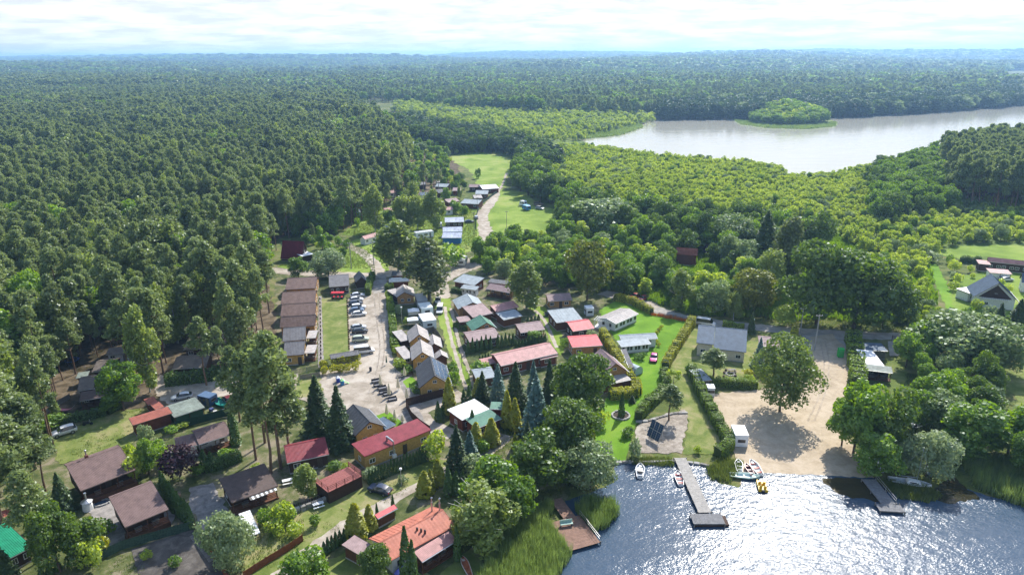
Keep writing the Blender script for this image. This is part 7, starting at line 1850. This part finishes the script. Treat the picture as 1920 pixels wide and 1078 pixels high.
pole(889, 443, 398, 'wooden pole beside the striped sheds', 'wood', name='power_pole', cat='pole', r=.1)
pole(808, 568, 465, 'tall grey utility pole in front of the conifer at the lane', 'concrete', name='utility_pole', cat='pole', r=.17)
pole(755, 622, 577, 'thin lamp post in the garden left of the caravans', name='garden_lamp', r=.05)
pole(866, 690, 660, 'thin wooden pole at the lane right of the solar house', 'wood', name='lane_pole', cat='pole', r=.06)
pole(1411, 622, 600, 'small lamp post beside the steel-blue roof', name='garden_lamp', r=.05)
def wire(a, b, sag, label):
    m = MB(); n = 10
    P = [Vector(a).lerp(Vector(b), i / n) - Vector((0, 0, sag * 4 * (i / n) * (1 - i / n))) for i in range(n + 1)]
    for i in range(n): m.tube(P[i], P[i + 1], .025, .025, BLACKM, 3, cap=False)
    o = m.build('overhead_wire'); tag(o, label, 'wire')
def top(tt, H): return (tt.location.x, tt.location.y, H - .1)
wire(top(*poles[0]), top(*poles[1]), .8, 'overhead wire between the two poles of the forked track')
wire(top(*pw[0]), top(*pw[1]), .4, 'overhead wire between the two poles at the lane mouth')
# meter box
m = MB(); m.box(-.3, .3, -.15, .15, 0, 1.3, WHITE); o = m.build('meter_box', loc=G(1519, 657)); tag(o, 'white meter cabinet at the foot of the right lane pole', 'cabinet')

# low walls of single stones
def stone_wall(label, px, h, rows_, sl, name='stone_wall'):
    c = [G(x, y) for x, y in px]; t = thing(name, label, 'wall', c[0]); o0 = c[0]; rr_ = random.Random(4); shared = {}
    for i in range(len(c) - 1):
        a, b = c[i] - o0, c[i + 1] - o0; d = b - a; k = max(1, int(d.length / sl)); u = d / d.length; rz = math.atan2(u.y, u.x)
        for r_ in range(rows_):
            for j in range(k):
                v_ = rr_.randint(0, 3)
                if v_ not in shared:
                    m = MB(); e = .04; w2 = d.length / k / 2 - .03; hh = h / rows_ / 2 - .012; q = .26 + .03 * v_
                    m.add([(-w2, -q, -hh), (w2 - e * v_ * .5, -q, -hh), (w2, q, -hh), (-w2, q, -hh), (-w2 + e, -q + e, hh), (w2 - e, -q + e, hh - .02 * v_), (w2 - e, q - e, hh), (-w2 + e, q - e, hh)], [(3, 2, 1, 0), (4, 5, 6, 7), (0, 1, 5, 4), (1, 2, 6, 5), (2, 3, 7, 6), (3, 0, 4, 7)], CONC if v_ % 2 else paint('field_stone', (.26, .245, .22), .95, var=.2))
                    o = m.build('stone', t); shared[v_] = o.data
                else:
                    o = bpy.data.objects.new('stone', shared[v_]); C.objects.link(o); o.parent = t
                o.location = a + u * (j + .5 + .0 * r_) * d.length / k; o.location.z = h * (r_ + .5) / rows_; o.rotation_euler = (0, 0, rz + rr_.uniform(-.04, .04))
    return t
stone_wall('low concrete block wall at the lake edge left of the long jetty', [(1142, 871), (1178, 868), (1215, 869), (1268, 867)], .55, 1, .95, 'lake_wall')
stone_wall('sloping stone wall right of the long jetty root', [(1288, 869), (1312, 872), (1330, 876)], .5, 1, .9, 'lake_wall')
stone_wall('grey stone retaining wall below the gravel garden of the red-roofed cabin', [(552, 962), (585, 950), (614, 938)], .9, 2, .8)
stone_wall('low stone edge around the sandy patch behind the solar array', [(1192, 792), (1215, 790), (1262, 776), (1288, 775)], .35, 1, .9, 'stone_edging')
# clutter on the scrap yard and gardens
def crate(px, py, c, label, s=.8, name='crate', cat='crate'):
    m = MB(); cm = paint('clutter_%d%d%d' % tuple(int(x * 100) for x in c), c, .8, var=.2)
    for q in range(4): m.box(-s / 2, s / 2, -s / 2 + .02, s / 2 - .02, s * q / 5 + .02, s * (q + .8) / 5, cm)
    m.box(-s / 2 + .04, s / 2 - .04, -s / 2 + .05, s / 2 - .05, 0, s * .75, cm); o = m.build(name, loc=G(px, py), rz=px % 3); tag(o, label, cat)
for x, y, c, l in ((404, 775, (.5, .5, .48), 'pale crate in the scrap heap below the blue trailer'), (412, 779, (.25, .12, .07), 'rusty crate in the scrap heap by the mesh fence'), (420, 773, (.1, .12, .14), 'dark crate in the scrap heap below the teal boat'), (431, 776, (.45, .42, .35), 'cream crate at the right end of the scrap heap'), (397, 770, (.06, .08, .2), 'blue crate at the left end of the scrap heap'), (335, 932, (.3, .2, .12), 'wooden crate beside the second tiled cabin')): crate(x, y, c, l)
# ------------------------------------------------------------------ trees placed one by one: kind, foot x y, top y, crown width (pixels)
T = [
 ('oak', 1086, 798, 650, 108, 'huge dark oak right of the spruces, above the bright lawn'), ('oak', 1066, 868, 742, 104, 'dark oak by the lake below the huge one'), ('alder', 1004, 925, 806, 108, 'broad chestnut-like tree between path and reeds'),
 ('blue_spruce', 1005, 815, 700, 60, 'tall blue-green spruce at the centre of the conifer group'), ('spruce', 967, 772, 678, 48, 'dark spruce left of the tall blue-green one'), ('blue_spruce', 934, 752, 682, 34, 'slim blue spruce above the white-roofed bungalow'),
 ('spruce', 1030, 745, 672, 30, 'narrow dark spruce beneath the pink porch roof'), ('blue_spruce', 1000, 745, 675, 30, 'small blue spruce between two dark ones'), ('thuja', 1046, 750, 690, 20, 'slim dark conifer left of the huge oak'),
 ('spruce', 905, 750, 695, 30, 'dark young spruce behind the white-roofed bungalow'),
 ('willow', 1107, 918, 826, 92, 'silvery willow leaning over the lake shore'), ('birch', 908, 1030, 905, 105, 'mid-green alder beside the reeds in front of the villa'), ('decid', 925, 965, 852, 100, 'fresh green tree left of the chestnut-like one'), ('decid', 968, 985, 880, 75, 'green tree behind the reeds'),
 ('spruce', 858, 888, 796, 50, 'dark spruce right of the round bright tree'), ('blue_spruce', 882, 858, 806, 34, 'small blue spruce behind the dark one'), ('grey_bush', 885, 890, 850, 42, 'blue-grey shrub at the foot of the dark spruce'),
 ('gold_thuja', 797, 928, 883, 32, 'golden conifer, front left of the golden group'), ('gold_thuja', 808, 922, 880, 18, 'golden conifer squeezed in the middle of the golden group'), ('gold_thuja', 822, 908, 862, 28, 'tallest golden conifer at the back of the golden group'),
 ('thuja', 842, 928, 878, 20, 'dark green column left of the thuja block'), ('thuja', 856, 926, 884, 18, 'dark green column in the thuja block'), ('thuja', 868, 925, 884, 18, 'right dark green column of the thuja block'),
 ('light_bush', 818, 858, 805, 52, 'round bright green tree at the right end of the crimson roof'),
 ('spruce', 600, 815, 703, 62, 'tall dull green spruce left of the charcoal hall'), ('spruce', 640, 838, 722, 56, 'dark spruce directly in front of the charcoal hall'),
 ('pine', 508, 888, 690, 68, 'big pine in front of the dark cabins, left stem'), ('pine', 527, 878, 625, 82, 'tallest foreground pine in the middle of the picture left half'), ('pine', 480, 862, 662, 68, 'foreground pine left of the tallest one'), ('pine', 548, 862, 700, 62, 'slender foreground pine right of the tallest one'), ('pine', 450, 790, 650, 50, 'pine at the bend of the forest track'), ('pine', 497, 830, 640, 70, 'foreground pine behind the tallest one'),
 ('purple', 337, 900, 836, 70, 'dark purple-leaved tree beside the thuja row'), ('willow', 430, 1070, 950, 92, 'pale silvery willow by the gravel parking steps'), ('birch', 577, 934, 872, 44, 'small airy tree in the gravel garden of the red-roofed cabin'),
 ('gold_thuja', 669, 1010, 944, 42, 'yellow-green conifer beside the villa, larger one'), ('gold_thuja', 694, 992, 946, 26, 'yellow-green conifer beside the villa, smaller one'), ('thuja', 708, 975, 942, 8, 'slim dark thuja behind the orange roof, left one'), ('thuja', 738, 965, 927, 10, 'slim dark thuja behind the orange roof, right one'),
 ('decid', 574, 1130, 1030, 92, 'dark round tree cut by the bottom edge'), ('thuja', 764, 1092, 988, 28, 'tall cypress column before the orange villa'), ('thuja', 776, 1095, 1012, 20, 'shorter cypress column right of the tall one'), ('oak', 705, 1095, 1016, 62, 'bushy dark tree before the white corner of the villa'), ('thuja', 858, 1050, 985, 16, 'cypress at the lake end of the orange villa'),
 ('decid', 232, 770, 670, 66, 'mid-green tree in front of the pine camp hedge'), ('decid', 208, 775, 740, 30, 'low bushy tree beside the camp porch'),
 ('pine', 78, 1050, 885, 66, 'pine with ragged dark crown behind the green sheet roof'), ('oak', 114, 1072, 938, 82, 'large green maple over the green sheet roof'), ('alder', 158, 1055, 955, 80, 'green maple right part above the garden terrace'), ('pine', 12, 1000, 700, 76, 'tall pine at the left edge, nearest the camera'), ('pine', 52, 960, 780, 80, 'pine with bare stem left of the raised cabin'), ('pine', -10, 940, 770, 90, 'pine half outside the left picture edge'), ('pine', 88, 930, 800, 60, 'lower pine beside the raised cabin'), ('spruce', 122, 960, 885, 42, 'dark conifer beside the wall of the raised cabin'),
 ('pine', 66, 880, 745, 60, 'pine left of the small lawn'), ('pine', 30, 880, 690, 80, 'large pine behind the left edge'), ('spruce', 10, 1100, 1010, 60, 'dark spruce in the bottom left corner'),
 ('light_bush', 175, 1070, 1010, 42, 'yellow-green shrub at the left end of the green mesh fence'), ('gold_bush', 192, 1040, 1000, 30, 'golden shrub above the green mesh fence'),
 ('light_bush', 255, 905, 850, 46, 'pale garden bush right of the raised cabin'), ('decid', 280, 890, 820, 40, 'weeping green tree right of the brown tiled cabin'), ('light_bush', 250, 880, 828, 34, 'leafy shrub at the corner of the tiled roof'), ('grey_bush', 279, 838, 790, 26, 'silvery shrub against the rust-brown shed wall'), ('bush', 305, 870, 832, 30, 'green bush before the white-ended cabin'),
 ('light_bush', 530, 985, 935, 44, 'bright leafy shrub right of the striped awning'), ('light_bush', 555, 1010, 978, 40, 'leafy shrub at the corner of the garden fence'), ('bush', 497, 985, 950, 34, 'garden bush below the ribbed shelter'), ('light_bush', 650, 885, 868, 26, 'flowering bush behind the red-brown deck'), ('grey_bush', 697, 895, 875, 36, 'blue-green bush at the left end of the thuja hedge'), ('grey_bush', 755, 906, 890, 20, 'small silver bush at the lamp on the grass'),
 ('birch', 746, 512, 418, 80, 'large drooping birch at the road junction'), ('larch', 804, 562, 446, 78, 'tall open conifer at the head of the lane'), ('bush', 847, 500, 452, 48, 'round dark green bush at the road by the striped sheds'),
 ('birch', 704, 436, 350, 42, 'tall birch at the left of the village'), ('birch', 758, 428, 362, 44, 'bright birch in the village centre'), ('birch', 783, 430, 365, 40, 'birch right of the bright one in the village'), ('birch', 814, 430, 358, 38, 'rightmost birch of the village group'), ('column', 643, 425, 354, 34, 'tall leafy tree at the forest edge near the village'), ('birch', 775, 395, 340, 30, 'birch behind the village group'),
 ('willow', 617, 520, 466, 62, 'round silvery willow left of the concrete pole'), ('column', 605, 480, 415, 18, 'narrow bright tree behind the silvery willow'), ('decid', 560, 520, 480, 34, 'green tree right of the maroon barn foot'),
 ('birch', 986, 580, 494, 62, 'grey-green tree behind the lilac-brown veranda cabin'), ('russet', 1101, 562, 443, 84, 'big olive oak in the middle of the copse'), ('silver', 1135, 440, 368, 106, 'large silver willow in front of the alder belt'), ('silver', 1372, 470, 398, 76, 'silver willow right of the copse villa'), ('column', 1202, 452, 392, 22, 'narrow pale poplar behind the copse'),
 ('oak', 1530, 608, 442, 130, 'vast dark oak by the lake road, left crown'), ('oak', 1600, 615, 455, 130, 'vast dark oak by the lake road, right crown'), ('oak', 1655, 612, 500, 90, 'dark oak at the right end of the great oaks'), ('russet', 1412, 590, 495, 82, 'russet-topped round tree left of the vast oaks'), ('birch', 1275, 580, 508, 46, 'bright birch behind the red cars'), ('birch', 1440, 560, 462, 52, 'light green birch behind the russet tree'), ('birch', 1375, 600, 548, 30, 'small pale birch by the lake road'), ('larch', 1475, 540, 410, 56, 'open larch standing above the great oaks'), ('spruce', 1430, 500, 395, 66, 'dark conical spruce behind the copse villa'), ('alder', 1522, 480, 388, 58, 'dark dome-shaped tree right of the larch'), ('spruce', 1408, 625, 585, 16, 'young spruce beside the steel-blue roof'),
 ('silver', 1335, 590, 520, 60, 'grey-leaved willow in the thicket by the lake road'), ('light', 1470, 612, 570, 44, 'pale young tree at the roadside left of the oaks'),
 ('beach', 1462, 772, 634, 114, 'solitary spreading tree standing on the beach sand'), ('decid', 1600, 850, 702, 90, 'dark alder at the right side of the beach'), ('alder', 1650, 850, 712, 95, 'second dark alder at the right side of the beach'), ('decid', 1578, 835, 735, 60, 'left low crown of the beach alders'), ('willow', 1735, 892, 800, 88, 'willow hanging over the moored sailing boat'), ('decid', 1640, 895, 810, 75, 'shore tree behind the upturned boat'), ('willow', 1688, 878, 828, 46, 'smaller willow left of the sailing boat'),
 ('silver', 1790, 680, 585, 130, 'large silvery willow by the lake road, left crown'), ('silver', 1845, 690, 590, 110, 'large silvery willow by the lake road, right crown'), ('decid', 1735, 670, 595, 80, 'green tree left of the silvery willows'), ('silver', 1880, 700, 640, 60, 'silvery willow low right crown'),
 ('decid', 1822, 860, 752, 110, 'broad green tree at the right lake shore'), ('decid', 1765, 790, 695, 70, 'leafy tree above the picnic table'), ('decid', 1890, 850, 760, 90, 'tree in the right shore wood above the reeds'), ('grey_bush', 1850, 760, 720, 60, 'silvery bush in the right shore wood'), ('decid', 1720, 770, 700, 45, 'slim grey-green tree by the side lawn'), ('decid', 1925, 860, 740, 90, 'tree at the right picture edge above the reeds'),
 ('pine', 1336, 712, 655, 48, 'small round-crowned pine in the cottage garden'), ('blue_spruce', 1421, 690, 632, 26, 'blue spruce beside the pinkish summer house'), ('ball', 1262, 726, 690, 26, 'ball-crowned garden tree on the pale lawn'), ('pine', 1254, 788, 722, 44, 'leaning dark pine above the solar array'), ('thuja', 1165, 782, 736, 13, 'slim thuja in the round stone bed'), ('grey_bush', 1188, 862, 822, 30, 'round pale shrub at the lake wall'), ('light_bush', 1308, 850, 836, 14, 'small round clipped shrub right of the sandy patch'), ('gold_bush', 1402, 706, 690, 20, 'yellow dome bush in the cottage garden'), ('light_bush', 1403, 718, 702, 24, 'green dome bush below the yellow one'), ('bush', 1430, 705, 680, 26, 'dark shrub behind the yellow dome bush'),
 ('bush', 1292, 700, 682, 22, 'dark clipped bush at the canopy corner'), ('ball', 1140, 735, 700, 26, 'grey-green small tree on the chalet deck side'), ('light_bush', 1125, 800, 770, 30, 'white flowering bush beside the huge oak'), ('bush', 1178, 818, 798, 26, 'small bush at the edge of the bright lawn'), ('spruce', 1185, 755, 740, 14, 'dark garden conifer on the bright lawn'), ('bush', 1200, 674, 660, 22, 'clipped garden bush before the sun room'), ('grey_bush', 1110, 645, 618, 20, 'bush between magenta and white cabins'),
 ('gold_thuja', 843, 775, 708, 26, 'tall yellow-green thuja at the end of the timber palisade'), ('gold_thuja', 951, 800, 733, 24, 'yellow-green cone left of the blue-green spruce'), ('gold_thuja', 966, 805, 747, 24, 'golden cone nearest the blue-green spruce'), ('gold_thuja', 922, 833, 784, 32, 'golden cone right of the green wing'), ('gold_thuja', 893, 838, 792, 30, 'golden cone before the green wing'), ('gold_thuja', 1018, 820, 776, 20, 'golden cone under the dark oak'), ('gold_thuja', 897, 742, 708, 22, 'yellow-green cone by the lane above the bungalow'),
 ('thuja', 870, 770, 730, 13, 'dark thuja at the bend of the lane, left'), ('thuja', 880, 765, 722, 14, 'dark thuja at the bend of the lane, middle'), ('thuja', 822, 790, 752, 14, 'dark thuja left of the bungalow, lower'), ('thuja', 886, 806, 768, 14, 'dark thuja before the white roof'), ('bush', 905, 850, 820, 30, 'shrub between the golden cones and the path'),
 ('bush', 777, 640, 622, 24, 'shrub between plaza hedge and twin cabins'), ('light_bush', 748, 690, 672, 26, 'bright shrub below the twin cabins'), ('light_bush', 745, 662, 645, 24, 'bright shrub left of the lower twin cabin'), ('bush', 745, 640, 625, 22, 'dark shrub left of the upper twin cabin'), ('bush', 765, 700, 686, 26, 'shrub beside the garden parasol'), ('bush', 850, 705, 675, 28, 'leafy bush right of the solar house'), ('bush', 855, 725, 695, 24, 'lower leafy bush right of the solar house'), ('bush', 780, 738, 722, 18, 'round bush before the solar house'), ('light_bush', 727, 560, 542, 14, 'yellow-green bush at the plaza road'), ('grey_bush', 749, 590, 568, 18, 'white flowering bush in the garden behind the plaza hedge'),
 ('gold_bush', 617, 790, 775, 14, 'small bush by the play area'), ('decid', 1000, 640, 618, 26, 'round tree before the right lilac row house'), ('bush', 898, 705, 675, 44, 'blue-green shrubs at the lane above the bungalow'), ('bush', 1060, 650, 632, 22, 'leafy shrub left of the scarlet roof'), ('bush', 1112, 655, 640, 16, 'shrub by the scarlet roof corner'),
 ('spruce', 1870, 615, 568, 28, 'dark spruce before the steep gabled house, left'), ('spruce', 1905, 610, 560, 34, 'dark spruce before the steep gabled house, right'), ('gold_bush', 1850, 572, 556, 26, 'golden flowering shrub by the steep gabled house'), ('purple', 1864, 575, 562, 20, 'reddish shrub by the steep gabled house'),
 ('grey_bush', 1742, 490, 468, 34, 'silver-white willow bush at the strip of mown grass'), ('bush', 897, 335, 312, 12, 'single dark bush in the far meadow'), ('purple', 1328, 482, 455, 22, 'dark purple tree beside the copse villa'),
 ('decid', 855, 400, 378, 22, 'dark round tree by the village lane'), ('bush', 868, 402, 386, 16, 'small round tree beside the village car'),
]
T += [('bush', 300, 850, 822, 34, 'dark green shrub left of the purple-leaved tree'), ('light_bush', 262, 860, 838, 36, 'yellow-green shrub mound at the corner of the tiled roof'), ('bush', 268, 880, 852, 30, 'low shrub beside the veranda stairs of the raised cabin'), ('thuja', 385, 880, 842, 18, 'small thuja right of the purple-leaved tree'), ('thuja', 398, 878, 846, 16, 'small thuja at the end of the dark hedge'), ('bush', 372, 890, 868, 30, 'low green bush under the purple-leaved tree'),
 ('thuja', 437, 805, 765, 18, 'dark thuja right of the white-ended cabin'), ('thuja', 443, 835, 780, 20, 'taller dark thuja right of the white-ended cabin'), ('bush', 425, 860, 838, 34, 'green shrub below the white-ended cabin'), ('light_bush', 480, 880, 868, 22, 'small bright shrub above the dark felt roof'),
 ('bush', 322, 812, 796, 30, 'flat shrub before the tarpaulin workshop'), ('light_bush', 345, 802, 788, 26, 'weedy shrub under the workshop posts'), ('bush', 625, 880, 864, 30, 'garden shrub behind the red-brown deck'), ('light_bush', 520, 1000, 972, 38, 'bushy shrub in the striped awning garden'), ('bush', 540, 975, 950, 30, 'dark shrub under the stone wall corner'), ('bush', 330, 1060, 1040, 26, 'weedy shrub at the parking edge'), ('light_bush', 275, 1050, 1030, 20, 'bright weed bush on the parking corner'),
 ('decid', 190, 900, 860, 40, 'low tree behind the raised cabin roof') if False else ('bush', 100, 800, 775, 50, 'leafy bush at the hammock garden fence'), ('bush', 205, 1000, 978, 28, 'flowering garden bush beside the paved yard'), ('light_bush', 180, 1020, 985, 36, 'green shrub at the left of the paved yard'), ('decid', 735, 800, 780, 18, 'small tree at the turf terrace')]
for a in T: tree_px(*a)
# rows of thujas
def row(px, n, hpx, wpx, label, group, key='thuja'):
    c = [Vector(p) for p in px]; seg = [(c[i + 1] - c[i]).length for i in range(len(c) - 1)]; tot = sum(seg)
    for i in range(n):
        d = tot * i / max(1, n - 1); j = 0
        while j < len(seg) - 1 and d > seg[j]: d -= seg[j]; j += 1
        p = c[j].lerp(c[j + 1], min(1, d / seg[j]))
        tree_px(key, p.x, p.y, p.y - hpx * R.uniform(.9, 1.1), wpx, label, 'shrub', group)
row([(308, 928), (330, 958), (360, 990)], 9, 46, 15, 'dark thuja in the row between the two tiled cabins and the sandy yard', 'thujas right of the tiled cabins')
row([(694, 908), (740, 888), (800, 864)], 19, 28, 9, 'thuja in the close row below the ochre building', 'thujas below the ochre building')
row([(609, 1040), (634, 1022), (662, 1005)], 8, 26, 11, 'small dark thuja in the row at the carport of the villa', 'thujas by the villa carport')
row([(878, 662), (920, 654)], 6, 26, 8, 'tall thuja in the row before the left lilac row house', 'thujas of the left row house')
row([(934, 652), (962, 647)], 5, 24, 8, 'thuja in the middle of the long thuja row', 'thujas between the row houses')
row([(968, 650), (1022, 640)], 10, 14, 7, 'short thuja before the right lilac row house', 'thujas of the right row house')
row([(990, 604), (1010, 600)], 4, 12, 6, 'dark small thuja behind the right lilac row house', 'thujas behind the right row house')
row([(937, 582), (958, 578)], 4, 10, 6, 'tiny dark thuja in front of the salmon pink roof', 'thujas at the salmon pink roof')
row([(900, 688), (916, 686)], 4, 22, 8, 'dark thuja beside the small pink flat roof', 'thujas at the small pink roof')
row([(825, 792), (838, 770)], 4, 26, 10, 'dark thuja left of the white-roofed bungalow', 'thujas by the bungalow')
row([(80, 1085), (110, 1068)], 3, 20, 14, 'clipped thuja on the lower left garden terrace', 'thujas on the garden terrace')
row([(1240, 616), (1226, 632), (1235, 650)], 0 + 7, 8, 8, 'orange flowering shrub in the arc on the bright lawn', 'orange flowering shrubs', 'gold_bush')
# ------------------------------------------------------------------ reeds and loose growth
def tuft_mesh(name, mat, n, h, spread, wd, seed, lean=.25):
    rs = np.random.RandomState(seed); vs = []; fs = []
    for i in range(n):
        a = rs.uniform(0, 6.28); r = spread * rs.uniform() ** .5; x, y = r * math.cos(a), r * math.sin(a)
        b = rs.uniform(0, 6.28); dx, dy = math.cos(b) * wd, math.sin(b) * wd; H = h * rs.uniform(.65, 1.1); lx, ly = rs.normal() * lean * H * .5 + .12 * H, rs.normal() * lean * H * .5
        k = len(vs); vs += [(x - dx, y - dy, 0), (x + dx, y + dy, 0), (x + dx * .8 + lx * .4, y + dy * .8 + ly * .4, H * .6), (x - dx * .8 + lx * .4, y - dy * .8 + ly * .4, H * .6), (x + lx, y + ly, H)]
        fs += [(k, k + 1, k + 2, k + 3), (k + 3, k + 2, k + 4)]
    me = bpy.data.meshes.new(name); me.from_pydata(vs, [], fs); me.materials.append(mat); return me
def tufts(name, label, cat, polys, sp, mat, h, n, spread, wd, smin=.7, smax=1.2, clump=0.0, avoid=True):
    coll = bpy.data.collections.new('tufts')
    for i in range(4): coll.objects.link(bpy.data.objects.new('u%03d' % i, tuft_mesh(name, mat, n, h, spread, wd, i + 3)))
    pos = []
    for poly in polys:
        w_ = [G(x, y) for x, y in poly]
        P = cand(sp, min(p.x for p in w_), max(p.x for p in w_), min(p.y for p in w_), max(p.y for p in w_))
        P = P[inpoly(P, [(p.x, p.y) for p in w_])]
        if clump: P = P[np.array([fnoise(x, y, .35) + .6 * fnoise(x, y, 1.3) for x, y in P]) > clump]
        pos.append(P)
    P = np.concatenate(pos)
    if avoid:
        uv_ = proj(np.column_stack([P, np.zeros(len(P))]))[0]; ok_ = np.ones(len(P), bool)
        for bad in NOTREES[1:5]: ok_ &= ~inpoly(uv_, bad)
        P = P[ok_]
        keep = np.ones(len(P), bool)
        for bx, by, br in HOUSES: keep &= ((P[:, 0] - bx) ** 2 + (P[:, 1] - by) ** 2) > (br * .8) ** 2
        P = P[keep]
    n_ = len(P); s = NR.uniform(smin, smax, n_)
    return gn_scatter(name, label, cat, np.column_stack([P, np.zeros(n_)]), np.column_stack([s, s, s * NR.uniform(.8, 1.2, n_)]), np.column_stack([np.zeros(n_), np.zeros(n_), NR.uniform(0, 6.28, n_)]), NR.randint(0, 4, n_), coll)
tufts('reeds', 'tall reed bed along the near lake shore', 'reeds', [
    [(905, 1078), (930, 1010), (985, 985), (1020, 950), (1050, 935), (1062, 960), (1050, 985), (1062, 1000), (1078, 1030), (1060, 1060), (1040, 1090), (1030, 1140), (880, 1140)],
    [(1076, 962), (1100, 940), (1150, 945), (1160, 965), (1140, 990), (1110, 1000), (1095, 985)]], .42, L_REED, 2.1, 26, .42, .028)
tufts('reeds', 'reed bed at the right lake shore', 'reeds', [[(1806, 872), (1860, 868), (2000, 870), (2150, 900), (2150, 985), (1930, 955), (1880, 938), (1830, 915)]], .5, L_REED, 2.2, 26, .46, .03)
tufts('shore_sedge', 'sedge and weeds along the jetties and the lake wall', 'sedge', [[(1180, 860), (1262, 862), (1262, 876), (1185, 872)], [(1325, 880), (1348, 862), (1392, 866), (1384, 886), (1370, 905), (1330, 900)], [(1648, 900), (1680, 905), (1745, 915), (1765, 935), (1740, 942), (1690, 938), (1670, 925)]], .4, L_WEED, .9, 22, .4, .035)
tufts('reeds', 'reed fringe around the big lake and its island', 'reeds', [[(1375, 226), (1410, 230), (1500, 232), (1568, 230), (1565, 238), (1510, 243), (1440, 241), (1390, 234)], [(1560, 211), (1760, 203), (1920, 189), (1920, 194), (1760, 208), (1560, 214)], [(1085, 250), (1200, 232), (1205, 240), (1160, 255), (1090, 262)]], 2.6, L_REED, 2.0, 34, 1.6, .12, avoid=False)
tufts('weeds', 'weeds and rough grass growing in the plots and along the tracks', 'weeds', [
    [(95, 815), (235, 768), (300, 770), (250, 830), (110, 870)], [(560, 960), (690, 890), (850, 862), (800, 905), (620, 1000), (420, 1110), (480, 1050)], [(180, 1060), (250, 1035), (290, 1100), (200, 1110)], [(830, 1020), (905, 1000), (900, 1140), (820, 1140)]],
    .8, L_WEED, .28, 14, .38, .03, clump=.25)
tufts('weeds', 'rough plants along roads, ditches and the camp gardens', 'weeds', [
    [(520, 500), (655, 455), (735, 480), (725, 512), (560, 512)], [(640, 440), (760, 380), (890, 380), (895, 470), (740, 450)], [(1170, 548), (1290, 585), (1500, 612), (1700, 624), (1700, 600), (1450, 590), (1230, 560)], [(1060, 800), (1100, 870), (1040, 940), (960, 900), (860, 900), (880, 800)], [(1700, 690), (1760, 800), (1810, 865), (1700, 880), (1690, 760)], [(440, 1000), (560, 960), (570, 1015), (455, 1075)]],
    1.0, L_WEED, .5, 16, .5, .04, clump=.0)
tufts('undergrowth', 'shrubby undergrowth below the copse and woods', 'undergrowth', [
    [(880, 490), (1000, 440), (1260, 440), (1480, 480), (1500, 600), (1300, 590), (1150, 545), (960, 515)], [(1500, 600), (1760, 605), (1740, 500), (1600, 430), (1500, 470)]],
    1.7, L_DEC, 1.6, 60, 1.1, .12, avoid=True)
# flowers on the ranch fence
tufts('flowers', 'orange flowers along the ranch fence', 'flowers', [[(1222, 588), (1296, 602), (1296, 606), (1222, 592)]], .45, L_FLOW, .9, 12, .35, .05, avoid=False)

blocked = [(x, y, r + 2.0) for x, y, r in HOUSES] + [(x, y, max(r * .55, .6) + 1.2) for x, y, r in HAND]
build_woods(blocked)

# ------------------------------------------------------------------ the air: one even, pale volume round everything
m = MB(); m.box(-15800, 15800, -15800, 15800, -2, 160, None)
hm = bpy.data.materials.new('haze_air'); hm.use_nodes = True; t_ = hm.node_tree; t_.nodes.clear()
vo = t_.nodes.new('ShaderNodeVolumePrincipled'); oo = t_.nodes.new('ShaderNodeOutputMaterial')
vo.inputs['Color'].default_value = (.36, .62, 1.0, 1); vo.inputs['Density'].default_value = HAZE; vo.inputs['Anisotropy'].default_value = .35
t_.links.new(vo.outputs[0], oo.inputs['Volume'])
m.mats = [hm]
if HAZE > 0:
    o = m.build('haze', kind='stuff'); o.display_type = 'BOUNDS'
